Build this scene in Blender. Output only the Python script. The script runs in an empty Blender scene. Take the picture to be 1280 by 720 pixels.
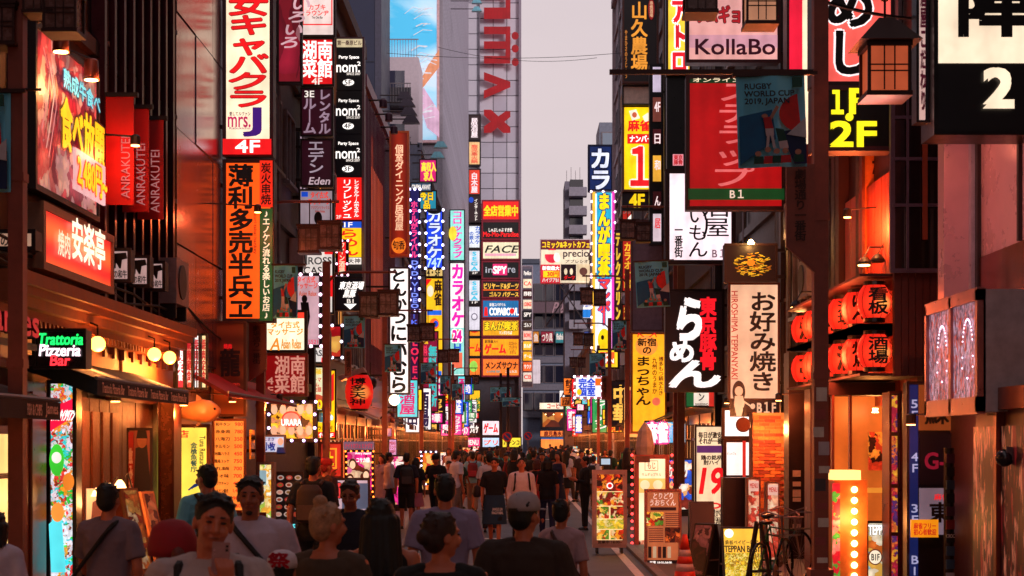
import bpy, math, random
from mathutils import Vector, Matrix
S = bpy.context.scene
COL = S.collection
random.seed(7)
PI = math.pi
# ---------------------------------------------------------------- camera
F = 2000.0; VX = 650.0; VY = 553.0; CZ = 2.0
cd = bpy.data.cameras.new('camera'); cam = bpy.data.objects.new('camera', cd); COL.objects.link(cam)
cam.location = (0, 0, CZ); cam.rotation_euler = (PI / 2, 0, 0)
cd.lens = 36 * F / 1280; cd.shift_x = (640 - VX) / 1280; cd.shift_y = (VY - 360) / 1280
cd.clip_start = 0.1; cd.clip_end = 3000
cd.dof.use_dof = True; cd.dof.focus_distance = 36; cd.dof.aperture_fstop = 5.6
S.camera = cam
# ---------------------------------------------------------------- world: dusk sky
w = bpy.data.worlds.new('World'); S.world = w; w.use_nodes = True
nt = w.node_tree; nt.nodes.clear()
sky = nt.nodes.new('ShaderNodeTexSky'); sky.sky_type = 'NISHITA'; sky.sun_disc = False
SUN_EL, SUN_AZ = math.radians(11), math.radians(148)
sky.sun_elevation = SUN_EL; sky.sun_rotation = SUN_AZ; sky.air_density = 1.5; sky.dust_density = 3
b1 = nt.nodes.new('ShaderNodeBackground'); b1.inputs[1].default_value = 0.05
nt.links.new(sky.outputs[0], b1.inputs[0])
# thin dusk overcast over the clear sky: an even pink-grey, a little paler to the horizon
tc = nt.nodes.new('ShaderNodeTexCoord'); sx = nt.nodes.new('ShaderNodeSeparateXYZ')
nt.links.new(tc.outputs['Generated'], sx.inputs[0])
cr = nt.nodes.new('ShaderNodeValToRGB')
cr.color_ramp.elements[0].position = 0.0; cr.color_ramp.elements[0].color = (0.79, 0.655, 0.66, 1)
cr.color_ramp.elements[1].position = 0.5; cr.color_ramp.elements[1].color = (0.74, 0.64, 0.69, 1)
nt.links.new(sx.outputs[2], cr.inputs[0])
nz = nt.nodes.new('ShaderNodeTexNoise'); nz.inputs['Scale'].default_value = 2.2; nz.inputs['Detail'].default_value = 5
mp = nt.nodes.new('ShaderNodeMapping'); mp.inputs['Scale'].default_value = (1, 1, 3.5)
nt.links.new(tc.outputs['Generated'], mp.inputs[0]); nt.links.new(mp.outputs[0], nz.inputs[0])
mr = nt.nodes.new('ShaderNodeMapRange'); mr.inputs[1].default_value = .3; mr.inputs[2].default_value = .7
mr.inputs[3].default_value = .93; mr.inputs[4].default_value = 1.06
nt.links.new(nz.outputs[0], mr.inputs[0])
b2 = nt.nodes.new('ShaderNodeBackground')
nt.links.new(cr.outputs[0], b2.inputs[0]); nt.links.new(mr.outputs[0], b2.inputs[1])
mxs = nt.nodes.new('ShaderNodeMixShader'); mxs.inputs[0].default_value = 0.93
nt.links.new(b1.outputs[0], mxs.inputs[1]); nt.links.new(b2.outputs[0], mxs.inputs[2])
ow = nt.nodes.new('ShaderNodeOutputWorld'); nt.links.new(mxs.outputs[0], ow.inputs[0])
sl = bpy.data.lights.new('sun', 'SUN'); sl.energy = 1.5; sl.angle = math.radians(12); sl.color = (1, .86, .86)
so = bpy.data.objects.new('sun', sl); COL.objects.link(so); so.rotation_euler = (PI / 2 - SUN_EL, 0, PI - SUN_AZ)
S.view_settings.view_transform = 'Standard'; S.view_settings.look = 'None'; S.view_settings.exposure = 0; S.view_settings.gamma = 1
S.cycles.max_bounces = 5; S.cycles.diffuse_bounces = 3; S.cycles.glossy_bounces = 3; S.cycles.transmission_bounces = 3
S.cycles.transparent_max_bounces = 6; S.cycles.caustics_reflective = False; S.cycles.caustics_refractive = False
S.cycles.sample_clamp_indirect = 4; S.cycles.use_denoising = True
# ---------------------------------------------------------------- colours and materials
W = (250, 238, 228); C = (252, 226, 188); R = (228, 22, 26); DR = (140, 10, 20); K = (14, 9, 12); Y = (252, 205, 20)
O = (250, 100, 22); B = (20, 70, 190); GN = (20, 110, 50); CY = (90, 215, 225); PK = (238, 40, 150); N = (14, 28, 84)
GR = (120, 112, 120); BR = (70, 32, 20); GD = (200, 140, 50)
def lin(c):
    return tuple(((v / 255) / 12.92 if v / 255 <= .04045 else ((v / 255 + .055) / 1.055) ** 2.4) for v in c[:3])
_M = {}
def _new(name):
    m = bpy.data.materials.new(name); m.use_nodes = True; n = m.node_tree
    p = n.nodes['Principled BSDF']; return m, n, p
def em(c, s=1.15):
    """backlit plastic: emission with the slight unevenness of the tubes behind"""
    k = ('em', tuple(c), s)
    if k in _M: return _M[k]
    m, n, p = _new('backlit_face'); l = lin(c)
    p.inputs['Base Color'].default_value = (*[v * .25 for v in l], 1); p.inputs['Roughness'].default_value = .35
    p.inputs['Emission Color'].default_value = (*l, 1)
    t = n.nodes.new('ShaderNodeTexCoord'); z = n.nodes.new('ShaderNodeTexNoise'); z.inputs['Scale'].default_value = 1.3; z.inputs['Detail'].default_value = 3
    r = n.nodes.new('ShaderNodeMapRange'); r.inputs[1].default_value = .3; r.inputs[2].default_value = .7
    r.inputs[3].default_value = s * .72; r.inputs[4].default_value = s * 1.12
    n.links.new(t.outputs['Object'], z.inputs[0]); n.links.new(z.outputs[0], r.inputs[0])
    wv = n.nodes.new('ShaderNodeTexWave'); wv.bands_direction = 'X'; wv.inputs['Scale'].default_value = 1.1; wv.inputs['Distortion'].default_value = .6
    z2 = n.nodes.new('ShaderNodeTexNoise'); z2.inputs['Scale'].default_value = 11; z2.inputs['Detail'].default_value = 6
    mm = n.nodes.new('ShaderNodeMath'); mm.operation = 'MULTIPLY_ADD'; mm.inputs[1].default_value = .13; mm.inputs[2].default_value = .84
    m2 = n.nodes.new('ShaderNodeMath'); m2.operation = 'MULTIPLY_ADD'; m2.inputs[1].default_value = .3; n.links.new(z2.outputs[0], m2.inputs[0]); n.links.new(mm.outputs[0], m2.inputs[2])
    m3 = n.nodes.new('ShaderNodeMath'); m3.operation = 'MULTIPLY'
    n.links.new(t.outputs['Object'], wv.inputs[0]); n.links.new(t.outputs['Object'], z2.inputs[0]); n.links.new(wv.outputs['Fac'], mm.inputs[0]); n.links.new(m2.outputs[0], m3.inputs[0]); n.links.new(r.outputs[0], m3.inputs[1]); n.links.new(m3.outputs[0], p.inputs['Emission Strength'])
    _M[k] = m; return m
def glow(c, s):
    k = ('gl', tuple(c), s)
    if k in _M: return _M[k]
    m, n, p = _new('glowing_lamp'); l = lin(c)
    p.inputs['Base Color'].default_value = (*l, 1); p.inputs['Emission Color'].default_value = (*l, 1); p.inputs['Emission Strength'].default_value = s
    _M[k] = m; return m
def pt(c, rough=.6, metal=0, var=.25, sc=6, bump=0):
    k = ('pt', tuple(c), rough, metal, var, sc, bump)
    if k in _M: return _M[k]
    m, n, p = _new('painted_surface'); l = lin(c)
    t = n.nodes.new('ShaderNodeTexCoord'); z = n.nodes.new('ShaderNodeTexNoise'); z.inputs['Scale'].default_value = sc; z.inputs['Detail'].default_value = 6
    z.inputs['Roughness'].default_value = .65
    r = n.nodes.new('ShaderNodeValToRGB')
    r.color_ramp.elements[0].position = .3; r.color_ramp.elements[0].color = (*[v * (1 - var) for v in l], 1)
    r.color_ramp.elements[1].position = .7; r.color_ramp.elements[1].color = (*[min(1, v * (1 + var * .6)) for v in l], 1)
    n.links.new(t.outputs['Object'], z.inputs[0]); n.links.new(z.outputs[0], r.inputs[0]); n.links.new(r.outputs[0], p.inputs['Base Color'])
    rr = n.nodes.new('ShaderNodeMapRange'); rr.inputs[3].default_value = max(.05, rough - .12); rr.inputs[4].default_value = min(1, rough + .15)
    n.links.new(z.outputs[0], rr.inputs[0]); n.links.new(rr.outputs[0], p.inputs['Roughness'])
    p.inputs['Metallic'].default_value = metal
    if bump:
        bn = n.nodes.new('ShaderNodeBump'); bn.inputs['Strength'].default_value = bump; bn.inputs['Distance'].default_value = .02
        n.links.new(z.outputs[0], bn.inputs['Height']); n.links.new(bn.outputs[0], p.inputs['Normal'])
    _M[k] = m; return m
def stripes(c1, c2, sc, axis='Z', rough=.4, metal=0, lit=0):
    k = ('st', c1, c2, sc, axis, rough, metal, lit)
    if k in _M: return _M[k]
    m, n, p = _new('striped_surface')
    t = n.nodes.new('ShaderNodeTexCoord'); v = n.nodes.new('ShaderNodeTexWave'); v.bands_direction = axis; v.inputs['Scale'].default_value = sc
    v.inputs['Distortion'].default_value = 1.5; v.inputs['Detail'].default_value = 3
    r = n.nodes.new('ShaderNodeValToRGB'); r.color_ramp.elements[0].color = (*lin(c1), 1); r.color_ramp.elements[1].color = (*lin(c2), 1)
    n.links.new(t.outputs['Object'], v.inputs[0]); n.links.new(v.outputs[0], r.inputs[0]); n.links.new(r.outputs[0], p.inputs['Base Color'])
    p.inputs['Roughness'].default_value = rough; p.inputs['Metallic'].default_value = metal
    if lit:
        n.links.new(r.outputs[0], p.inputs['Emission Color']); p.inputs['Emission Strength'].default_value = lit
    _M[k] = m; return m
def prt(cols, sc=6, lit=1.0, seed=0, stretch=(1, 1, 1)):
    """printed picture: irregular patches of the print's colours"""
    k = ('pr', tuple(cols), sc, lit, seed, stretch)
    if k in _M: return _M[k]
    m, n, p = _new('printed_picture')
    t = n.nodes.new('ShaderNodeTexCoord'); mp = n.nodes.new('ShaderNodeMapping'); mp.inputs['Location'].default_value = (seed * 3.7, seed * 1.3, seed * 2.1)
    mp.inputs['Scale'].default_value = stretch
    z = n.nodes.new('ShaderNodeTexNoise'); z.inputs['Scale'].default_value = sc * .8; z.inputs['Detail'].default_value = 4
    ad = n.nodes.new('ShaderNodeMixRGB'); ad.blend_type = 'ADD'; ad.inputs[0].default_value = .35
    v = n.nodes.new('ShaderNodeTexVoronoi'); v.inputs['Scale'].default_value = sc
    n.links.new(t.outputs['Object'], mp.inputs[0]); n.links.new(mp.outputs[0], z.inputs[0]); n.links.new(mp.outputs[0], ad.inputs[1]); n.links.new(z.outputs[1], ad.inputs[2])
    n.links.new(ad.outputs[0], v.inputs[0])
    bw = n.nodes.new('ShaderNodeSeparateColor'); n.links.new(v.outputs['Color'], bw.inputs[0])
    r = n.nodes.new('ShaderNodeValToRGB'); r.color_ramp.interpolation = 'CONSTANT'
    while len(r.color_ramp.elements) < len(cols): r.color_ramp.elements.new(.5)
    for i, cc in enumerate(cols):
        r.color_ramp.elements[i].position = i / len(cols)
    for i, cc in enumerate(cols): r.color_ramp.elements[i].color = (*lin(cc), 1)
    n.links.new(bw.outputs[0], r.inputs[0])
    mu = n.nodes.new('ShaderNodeMixRGB'); mu.blend_type = 'MULTIPLY'; mu.inputs[0].default_value = .7
    rm = n.nodes.new('ShaderNodeMapRange'); rm.inputs[1].default_value = 0; rm.inputs[2].default_value = .55; rm.inputs[3].default_value = 1.15; rm.inputs[4].default_value = .35
    n.links.new(v.outputs['Distance'], rm.inputs[0])
    n.links.new(r.outputs[0], mu.inputs[1]); n.links.new(rm.outputs[0], mu.inputs[2])
    n.links.new(mu.outputs[0], p.inputs['Base Color']); p.inputs['Roughness'].default_value = .4
    if lit:
        n.links.new(mu.outputs[0], p.inputs['Emission Color']); p.inputs['Emission Strength'].default_value = lit
    _M[k] = m; return m
def glass(c=(40, 40, 50), rough=.08):
    k = ('glass', c, rough)
    if k in _M: return _M[k]
    m, n, p = _new('window_glass'); p.inputs['Base Color'].default_value = (*lin(c), 1); p.inputs['Roughness'].default_value = rough
    p.inputs['Specular IOR Level'].default_value = .9; p.inputs['Coat Weight'].default_value = .6
    z = n.nodes.new('ShaderNodeTexNoise'); z.inputs['Scale'].default_value = .8; bn = n.nodes.new('ShaderNodeBump'); bn.inputs['Strength'].default_value = .08
    n.links.new(z.outputs[0], bn.inputs['Height']); n.links.new(bn.outputs[0], p.inputs['Normal'])
    _M[k] = m; return m
FRM = pt((46, 34, 36), .45, .3)
FRR = pt((96, 30, 28), .5, .3)
STEEL = pt((120, 112, 118), .4, .7)
# ---------------------------------------------------------------- mesh helpers
class G:
    def __init__(s): s.v = []; s.f = []; s.m = []; s.k = 0
    def add(s, vs, fs, k=None):
        o = len(s.v); s.v += [tuple(a) for a in vs]; s.f += [tuple(i + o for i in f) for f in fs]; s.m += [s.k if k is None else k] * len(fs); return s
    def box(s, x0, x1, y0, y1, z0, z1, k=None):
        return s.add([(x, y, z) for z in (z0, z1) for y in (y0, y1) for x in (x0, x1)],
                     [(0, 2, 3, 1), (4, 5, 7, 6), (0, 1, 5, 4), (2, 6, 7, 3), (0, 4, 6, 2), (1, 3, 7, 5)], k)
    def quad(s, a, b, c, d, k=None): return s.add([a, b, c, d], [(0, 1, 2, 3)], k)
    def ring_tube(s, pts, rad, n=8, k=None, cap=True):
        """tube through points; rad a number or list"""
        P = [Vector(p) for p in pts]; rings = []
        for i, p in enumerate(P):
            t = (P[min(i + 1, len(P) - 1)] - P[max(i - 1, 0)]).normalized()
            up = Vector((0, 0, 1)) if abs(t.z) < .95 else Vector((1, 0, 0))
            a = t.cross(up).normalized(); b = t.cross(a).normalized(); r = rad[i] if isinstance(rad, (list, tuple)) else rad
            rings.append([p + a * math.cos(q * 2 * PI / n) * r + b * math.sin(q * 2 * PI / n) * r for q in range(n)])
        vs = [q for r_ in rings for q in r_]; fs = []
        for i in range(len(P) - 1):
            for q in range(n):
                fs.append((i * n + q, i * n + (q + 1) % n, (i + 1) * n + (q + 1) % n, (i + 1) * n + q))
        if cap: fs += [tuple(range(n))[::-1], tuple(range((len(P) - 1) * n, len(P) * n))]
        return s.add(vs, fs, k)
    def lathe(s, prof, n=16, c=(0, 0, 0), axis='z', k=None):
        vs = []; fs = []
        for r, h in prof:
            for q in range(n):
                x, y = r * math.cos(q * 2 * PI / n), r * math.sin(q * 2 * PI / n)
                p = (x, y, h) if axis == 'z' else ((h, x, y) if axis == 'x' else (x, h, y))
                vs.append((p[0] + c[0], p[1] + c[1], p[2] + c[2]))
        for i in range(len(prof) - 1):
            for q in range(n): fs.append((i * n + q, i * n + (q + 1) % n, (i + 1) * n + (q + 1) % n, (i + 1) * n + q))
        fs.append(tuple(range(n))[::-1]); fs.append(tuple(range((len(prof) - 1) * n, len(prof) * n)))
        return s.add(vs, fs, k)
    def ell(s, c, r, n=14, m=9, k=None):
        vs = []; fs = []
        for i in range(m + 1):
            t = PI * i / m
            for q in range(n):
                a = 2 * PI * q / n
                vs.append((c[0] + r[0] * math.sin(t) * math.cos(a), c[1] + r[1] * math.sin(t) * math.sin(a), c[2] - r[2] * math.cos(t)))
        for i in range(m):
            for q in range(n): fs.append((i * n + q, i * n + (q + 1) % n, (i + 1) * n + (q + 1) % n, (i + 1) * n + q))
        return s.add(vs, fs, k)
    def prism(s, pts, y0, y1, k=None):
        """outline in x,z pushed from y0 (front) to y1"""
        n = len(pts); vs = [(x, y0, z) for x, z in pts] + [(x, y1, z) for x, z in pts]
        return s.add(vs, [tuple(range(n)), tuple(range(n, 2 * n))[::-1]] + [(i, i + n, (i + 1) % n + n, (i + 1) % n) for i in range(n)], k)
    def mesh(s, name, mats, smooth=False):
        me = bpy.data.meshes.new(name); me.from_pydata(s.v, [], s.f)
        for m in (mats if isinstance(mats, (list, tuple)) else [mats]): me.materials.append(m)
        if isinstance(mats, (list, tuple)) and len(mats) > 1: me.polygons.foreach_set('material_index', s.m)
        if smooth: me.polygons.foreach_set('use_smooth', [True] * len(me.polygons))
        me.update(); return me
    def build(s, name, mats, parent=None, smooth=False, **kw):
        return link(name, s.mesh(name, mats, smooth), parent, **kw)
def link(name, me, parent=None, loc=None, rz=0, **kw):
    o = bpy.data.objects.new(name, me); COL.objects.link(o)
    if parent is not None: o.parent = parent
    if loc: o.location = loc
    if rz: o.rotation_euler.z = rz
    for a, b in kw.items(): o[a] = b
    return o
def thing(name, label, cat, loc=(0, 0, 0), rz=0, group=None):
    o = bpy.data.objects.new(name, None); COL.objects.link(o); o.empty_display_size = .2
    o.location = loc; o.rotation_euler.z = rz; o['label'] = label; o['category'] = cat
    if group: o['group'] = group
    return o
def dup(root, loc, rz=None, label=None, group=None):
    r = root.copy(); COL.objects.link(r); r.location = loc
    if rz is not None: r.rotation_euler.z = rz
    if label: r['label'] = label
    if group: r['group'] = group
    for ch in root.children:
        c = ch.copy(); COL.objects.link(c); c.parent = r
        for g in ch.children:
            d = g.copy(); COL.objects.link(d); d.parent = c
    return r
def lamp(kind_pos, e, c=(1, .55, .2), r=.08, name='lamp_light', parent=None):
    l = bpy.data.lights.new(name, 'POINT'); l.energy = e * 1.5; l.color = (c[0], c[1] * .66, c[2] * .4); l.shadow_soft_size = r
    o = bpy.data.objects.new(name, l); COL.objects.link(o); o.location = kind_pos
    if parent is not None: o.parent = parent
    return o
# ---------------------------------------------------------------- lettering
TXQ = []
def vert(t): return '\n'.join({'ー': '｜', '・': '・', '-': '｜'}.get(ch, ch) for ch in t)
def flush_text():
    items = []
    for q in TXQ:
        cu = bpy.data.curves.new('lettering', 'FONT'); cu.body = q['t']; cu.align_x = q.get('al', 'CENTER'); cu.resolution_u = 3
        cu.space_line = q.get('ls', .95); cu.space_character = q.get('sp', 1.0)
        o = bpy.data.objects.new('lettering', cu); COL.objects.link(o); items.append((q, o, cu))
    bpy.context.view_layer.update(); dg = bpy.context.evaluated_depsgraph_get()
    for q, o, cu in items:
        me = bpy.data.meshes.new_from_object(o.evaluated_get(dg))
        n = len(me.vertices); co = [0.0] * (3 * n); me.vertices.foreach_get('co', co)
        if n == 0: continue
        P = [(co[i * 3], co[i * 3 + 1]) for i in range(n)]
        fs = [tuple(p.vertices) for p in me.polygons]; bpy.data.meshes.remove(me)
        if q.get('rot') == 1: P = [(y, -x) for x, y in P]      # reads downwards
        if q.get('rot') == -1: P = [(-y, x) for x, y in P]     # reads upwards
        x0 = min(p[0] for p in P); x1 = max(p[0] for p in P); y0 = min(p[1] for p in P); y1 = max(p[1] for p in P)
        a0, b0, a1, b1 = q['box']; sh = q.get('slant', 0)
        sx_ = (a1 - a0) / max(x1 - x0, .01); sz_ = (b1 - b0) / max(y1 - y0, .01)
        P = [(a0 + (x - x0) * sx_, b0 + (y - y0) * sz_) for x, y in P]
        if sh: P = [(x + (z - b0) * sh, z) for x, z in P]
        nl = q['t'].count('\n') + 1
        em_ = (b1 - b0) / nl * .9 if not q.get('rot') else (a1 - a0)
        def layer(wd, dirs, y, th=0):
            g = G()
            offs = [(0, 0)] + ([(math.cos(2 * PI * k / dirs + .785) * wd, math.sin(2 * PI * k / dirs + .785) * wd) for k in range(dirs)] if wd > 0 else [])
            for k, (dx, dz) in enumerate(offs):
                yy = y - k * .0004
                f2 = fs
                g.add([(x + dx, yy, z + dz) for x, z in P], f2)
            if th:
                m2 = G(); m2.v = g.v; m2.f = g.f; m2.m = g.m
                g2 = G(); ec = {}
                for k, (dx, dz) in enumerate(offs[:1]):
                    for f in fs:
                        for i in range(len(f)):
                            e = (f[i], f[(i + 1) % len(f)]); kk = tuple(sorted(e)); ec[kk] = ec.get(kk, 0) + 1
                    for (i, j), cnt in ec.items():
                        if cnt == 1: g.add([(P[i][0], y, P[i][1]), (P[j][0], y, P[j][1]), (P[j][0], y + th, P[j][1]), (P[i][0], y + th, P[i][1])], [(0, 1, 2, 3)], 1)
            return g
        y = q['y']; bw = q.get('bold', .03) * em_
        if q.get('out'):
            oc, ow_ = q['out']
            layer(bw + ow_ * em_, 8, y).build('lettering_outline', oc, q['parent'])
            y -= .006 * q.get('ds', 1)
        g = layer(bw, 4 if bw > 0 else 0, y, q.get('th', 0))
        g.build('lettering', [q['mat'], q.get('side', q['mat'])] if q.get('th') else q['mat'], q['parent'])
    for q, o, cu in items: bpy.data.objects.remove(o); bpy.data.curves.remove(cu)
    TXQ.clear()
# ---------------------------------------------------------------- sign boards
SIDE_X = 5.0
class Board:
    """an upright board somewhere along the street; face towards local -Y"""
    def __init__(s, name, label, cat, x0, y0, x1, y1, d=None, wall=None, wx=None, th=.22, group=None, tilt=0):
        s.wall = wall
        if wall is None:
            if d is None: d = 9700 / ((VX - x0) if (x0 + x1) / 2 < VX else (x1 - VX))
            s.P0 = Vector(((x0 - VX) * d / F, d)); s.e = Vector((1, 0)); rz = 0
        elif wall == 'L':
            X = -(wx or SIDE_X - .03); d = X * F / (x0 - VX); s.P0 = Vector((X, d)); s.e = Vector((0, 1)); rz = PI / 2
        elif wall == 'R':
            X = (wx or SIDE_X - .03); d = X * F / (x0 - VX); s.P0 = Vector((X, d)); s.e = Vector((0, -1)); rz = -PI / 2
        s.d = d; s.wd = 0; s.n = Vector((s.e.y, -s.e.x))
        s.zt = CZ + (VY - y0) * d / F; s.zb = CZ + (VY - y1) * d / F
        s.wd = s.sx(x1); s.h = s.zt - s.zb; s.k = 0; s.ds = 1 + d / 40
        c = s.P0 + s.e * (s.wd / 2)
        s.o = thing(name, label, cat, (c.x, c.y, s.zb), rz, group); s.th = th
        if tilt: s.o.rotation_euler.y = tilt
    def sx(s, px):   # distance along the face of the picture column px
        t = (px - VX) / F
        # intersect ray (t,1)*r with P0+e*a
        if s.wall is None: return t * s.P0.y - s.P0.x
        return (s.P0.x / t - s.P0.y) * s.e.y
    def loc(s, px, py):
        a = s.sx(px); P = s.P0 + s.e * a
        z = CZ + (VY - py) * P.y / F
        if s.wall: z = CZ + (VY - py) * P.y / F
        return a - s.wd / 2, z - s.zb
    def yk(s):
        s.k += 1; return -(.010 + .005 * s.k) * s.ds
    def cabinet(s, face, frame=None, fw=.05, name='face'):
        w2 = s.wd / 2; fr = frame or FRM
        G().box(-w2, w2, .012, s.th, 0, s.h).build('cabinet', fr, s.o)
        G().box(-w2 + fw * .4, w2 - fw * .4, .0, .011, fw * .4, s.h - fw * .4).build(name, face, s.o)
        g = G(); y0, y1 = -.02 - .004 * s.ds, .02
        g.box(-w2 - .01, -w2 + fw, y0, y1, -.01, s.h + .01); g.box(w2 - fw, w2 + .01, y0, y1, -.01, s.h + .01)
        g.box(-w2 + fw, w2 - fw, y0, y1, -.01, fw); g.box(-w2 + fw, w2 - fw, y0, y1, s.h - fw, s.h + .01)
        g.build('frame', fr, s.o)
        return s
    def bracket(s, side=None):
        if s.wall: return s
        w2 = s.wd / 2; cx = s.P0.x + w2
        sd = side or (-1 if cx < 0 else 1)
        gap = SIDE_X - abs(cx) - w2
        if gap > .03 and gap < 3:
            for z in (s.h * .15, s.h * .85):
                a, b = (-w2 - gap - .05, -w2) if sd < 0 else (w2, w2 + gap + .05)
                G().box(a, b, s.th * .3, s.th * .3 + .06, z - .03, z + .03).build('bracket', FRM, s.o)
        return s
    def rect(s, x0, y0, x1, y1, mat, name='panel', proud=.004):
        a, b = s.loc(x0, y1) ; c, d_ = s.loc(x1, y0); y = s.yk()
        a2, t = s.loc(x0, y0)
        if s.wall:   # along a wall the picture rows are not level: take the left edge's heights
            b = s.loc(x0, y1)[1]; d_ = t
        G().box(a, c, y, min(y + .02 * s.ds, -.0005), b, d_).build(name, mat, s.o); return s
    def disc(s, x, y, rx, ry, mat, name='emblem', n=24):
        a, b = s.loc(x, y); c, _ = s.loc(x + rx, y); _, e = s.loc(x, y - ry); yy = s.yk()
        G().prism([(a + (c - a) * math.cos(2 * PI * i / n), b + (e - b) * math.sin(2 * PI * i / n)) for i in range(n)], yy, min(yy + .01, -.0005)).build(name, mat, s.o); return s
    def poly(s, pts, mat, name='emblem'):
        yy = s.yk(); G().prism([s.loc(*p) for p in pts], yy, min(yy + .01, -.0005)).build(name, mat, s.o); return s
    def line(s, pts, wpx, mat, name='emblem'):
        yy = s.yk(); L = [s.loc(*p) for p in pts]; g = G(); h = wpx * s.d / F / 2
        for i in range(len(L) - 1):
            a, b = Vector(L[i]), Vector(L[i + 1]); t = (b - a).normalized() * h; nn = Vector((-t.y, t.x))
            g.prism([tuple(a - t - nn), tuple(b + t - nn), tuple(b + t + nn), tuple(a - t + nn)], yy - i * .0003, yy + .004)
        g.build(name, mat, s.o); return s
    def text(s, t, x0, y0, x1, y1, mat, v=False, **kw):
        a, b = s.loc(x0, y1); c, _ = s.loc(x1, y1); _, e = s.loc(x0, y0)
        if s.wall: b = s.loc(x0, y1)[1]
        y = s.yk()
        if kw.get('out'): s.k += 2
        if v: kw.setdefault('bold', .04)
        TXQ.append(dict(t=vert(t) if v else t, box=(a, b, c, e), y=y, mat=mat, parent=s.o, ds=s.ds, **kw)); return s
    def bulbs(s, step=.16, c=(255, 215, 235), st=4, r=.035, name='bulb_row'):
        w2 = s.wd / 2; g = G(); n1 = max(2, int(s.wd / step)); n2 = max(2, int(s.h / step)); y = -.03 - .004 * s.ds
        for i in range(n1 + 1):
            for z in (.02, s.h - .02): g.ell((-w2 + s.wd * i / n1, y, z), (r, r, r), 6, 4)
        for i in range(1, n2):
            for x in (-w2 + .02, w2 - .02): g.ell((x, y, s.h * i / n2), (r, r, r), 6, 4)
        g.build(name, glow(c, st), s.o, kind='stuff'); return s
def sign(label, x0, y0, x1, y1, face, frame=None, fw=.05, cat='sign', name='shop_sign', br=True, **kw):
    s = Board(name, label, cat, x0, y0, x1, y1, **kw).cabinet(face, frame, fw)
    if br and s.wall is None and s.zb < 1.5 and s.zb > .1:
        for a in (-s.wd / 2 + .06, s.wd / 2 - .06): G().box(a - .03, a + .03, .05, .11, -s.zb + .05, -.012).build('leg', FRM, s.o)
    elif br: s.bracket()
    return s
#PART2
# ================================================================ SETTING
def sheet(name, x0, x1, y0, y1, z, m, kind='structure'):
    o = G().quad((x0, y0, z), (x1, y0, z), (x1, y1, z), (x0, y1, z)).build(name, m); o['kind'] = kind; return o
def asphalt():
    m, n, p = _new('asphalt'); t = n.nodes.new('ShaderNodeTexCoord')
    z = n.nodes.new('ShaderNodeTexNoise'); z.inputs['Scale'].default_value = .5; z.inputs['Detail'].default_value = 8; z.inputs['Roughness'].default_value = .7
    z2 = n.nodes.new('ShaderNodeTexNoise'); z2.inputs['Scale'].default_value = 90; z2.inputs['Detail'].default_value = 2
    r = n.nodes.new('ShaderNodeValToRGB'); r.color_ramp.elements[0].position = .3; r.color_ramp.elements[0].color = (.055, .05, .062, 1)
    r.color_ramp.elements[1].position = .72; r.color_ramp.elements[1].color = (.125, .11, .13, 1)
    n.links.new(t.outputs['Object'], z.inputs[0]); n.links.new(t.outputs['Object'], z2.inputs[0]); n.links.new(z.outputs[0], r.inputs[0])
    n.links.new(r.outputs[0], p.inputs['Base Color']); p.inputs['Roughness'].default_value = .62
    b = n.nodes.new('ShaderNodeBump'); b.inputs['Strength'].default_value = .4; b.inputs['Distance'].default_value = .01
    n.links.new(z2.outputs[0], b.inputs['Height']); n.links.new(b.outputs[0], p.inputs['Normal']); return m
ASPH = asphalt()
sheet('ground', -900, 900, -200, 1500, -.03, pt((70, 66, 70)))
sheet('road', -2.2, 2.0, -45, 152, 0, ASPH)
sheet('cross_road', -90, 90, 152.02, 163.5, 0.0, ASPH)
PAVE = stripes((74, 60, 62), (98, 80, 78), 1.6, 'Y', .6)
for nm, a, b in (('pavement_left', -5.6, -2.35), ('pavement_right', 2.15, 5.6)):
    G().box(a, b, -45, 151.6, -.02, .05).build(nm, PAVE, kind='structure')
for nm, xa in (('kerb_left', -2.35), ('kerb_right', 2.0)):
    k = G().box(xa + .002, xa + .148, -45, 24, -.02, .06).build(nm, pt((120, 108, 108), .7), kind='structure')
    st = G().box(xa + .002, xa + .148, 0, .985, -.02, .062).mesh('kerb_stone', pt((124, 112, 112), .7, var=.3))
    for i in range(70): link('kerb_stone', st, k, (0, 24 + i * 1.0, random.uniform(0, .004)))
    G().box(xa + .002, xa + .148, 94, 151.6, -.02, .06).build('kerb_far', pt((120, 108, 108), .7), k)
PW = pt((215, 205, 205), .6, var=.35, sc=14)
# painted white edge line and lane marks
sheet('edge_line', 1.72, 1.86, 12, 60, .006, PW)
mk = G()
for i in range(9): mk.quad((-.9 + .02 * i, 33 + i * 8.2, .007), (.9, 33 + i * 8.2, .007), (.9, 33.35 + i * 8.2, .007), (-.9 + .02 * i, 33.35 + i * 8.2, .007))
mk.build('road_marking', PW, kind='structure')
for (x, y) in ((.35, 26), (-.8, 43), (.9, 61)):
    t = thing('manhole_cover', {26: 'round iron manhole cover in the road nearest the viewer', 43: 'round iron manhole cover in mid road beside left kerb', 61: 'round iron manhole cover far up the crowded road'}[y], 'manhole', (x, y, .003))
    G().lathe([(.36, 0), (.36, .006), (.33, .008)], 24).build('rim', pt((60, 55, 58), .4, .8), t); G().lathe([(.31, 0), (.31, .007)], 24).build('lid', stripes((40, 36, 40), (80, 74, 78), 9, 'X', .4, .8), t)
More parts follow.
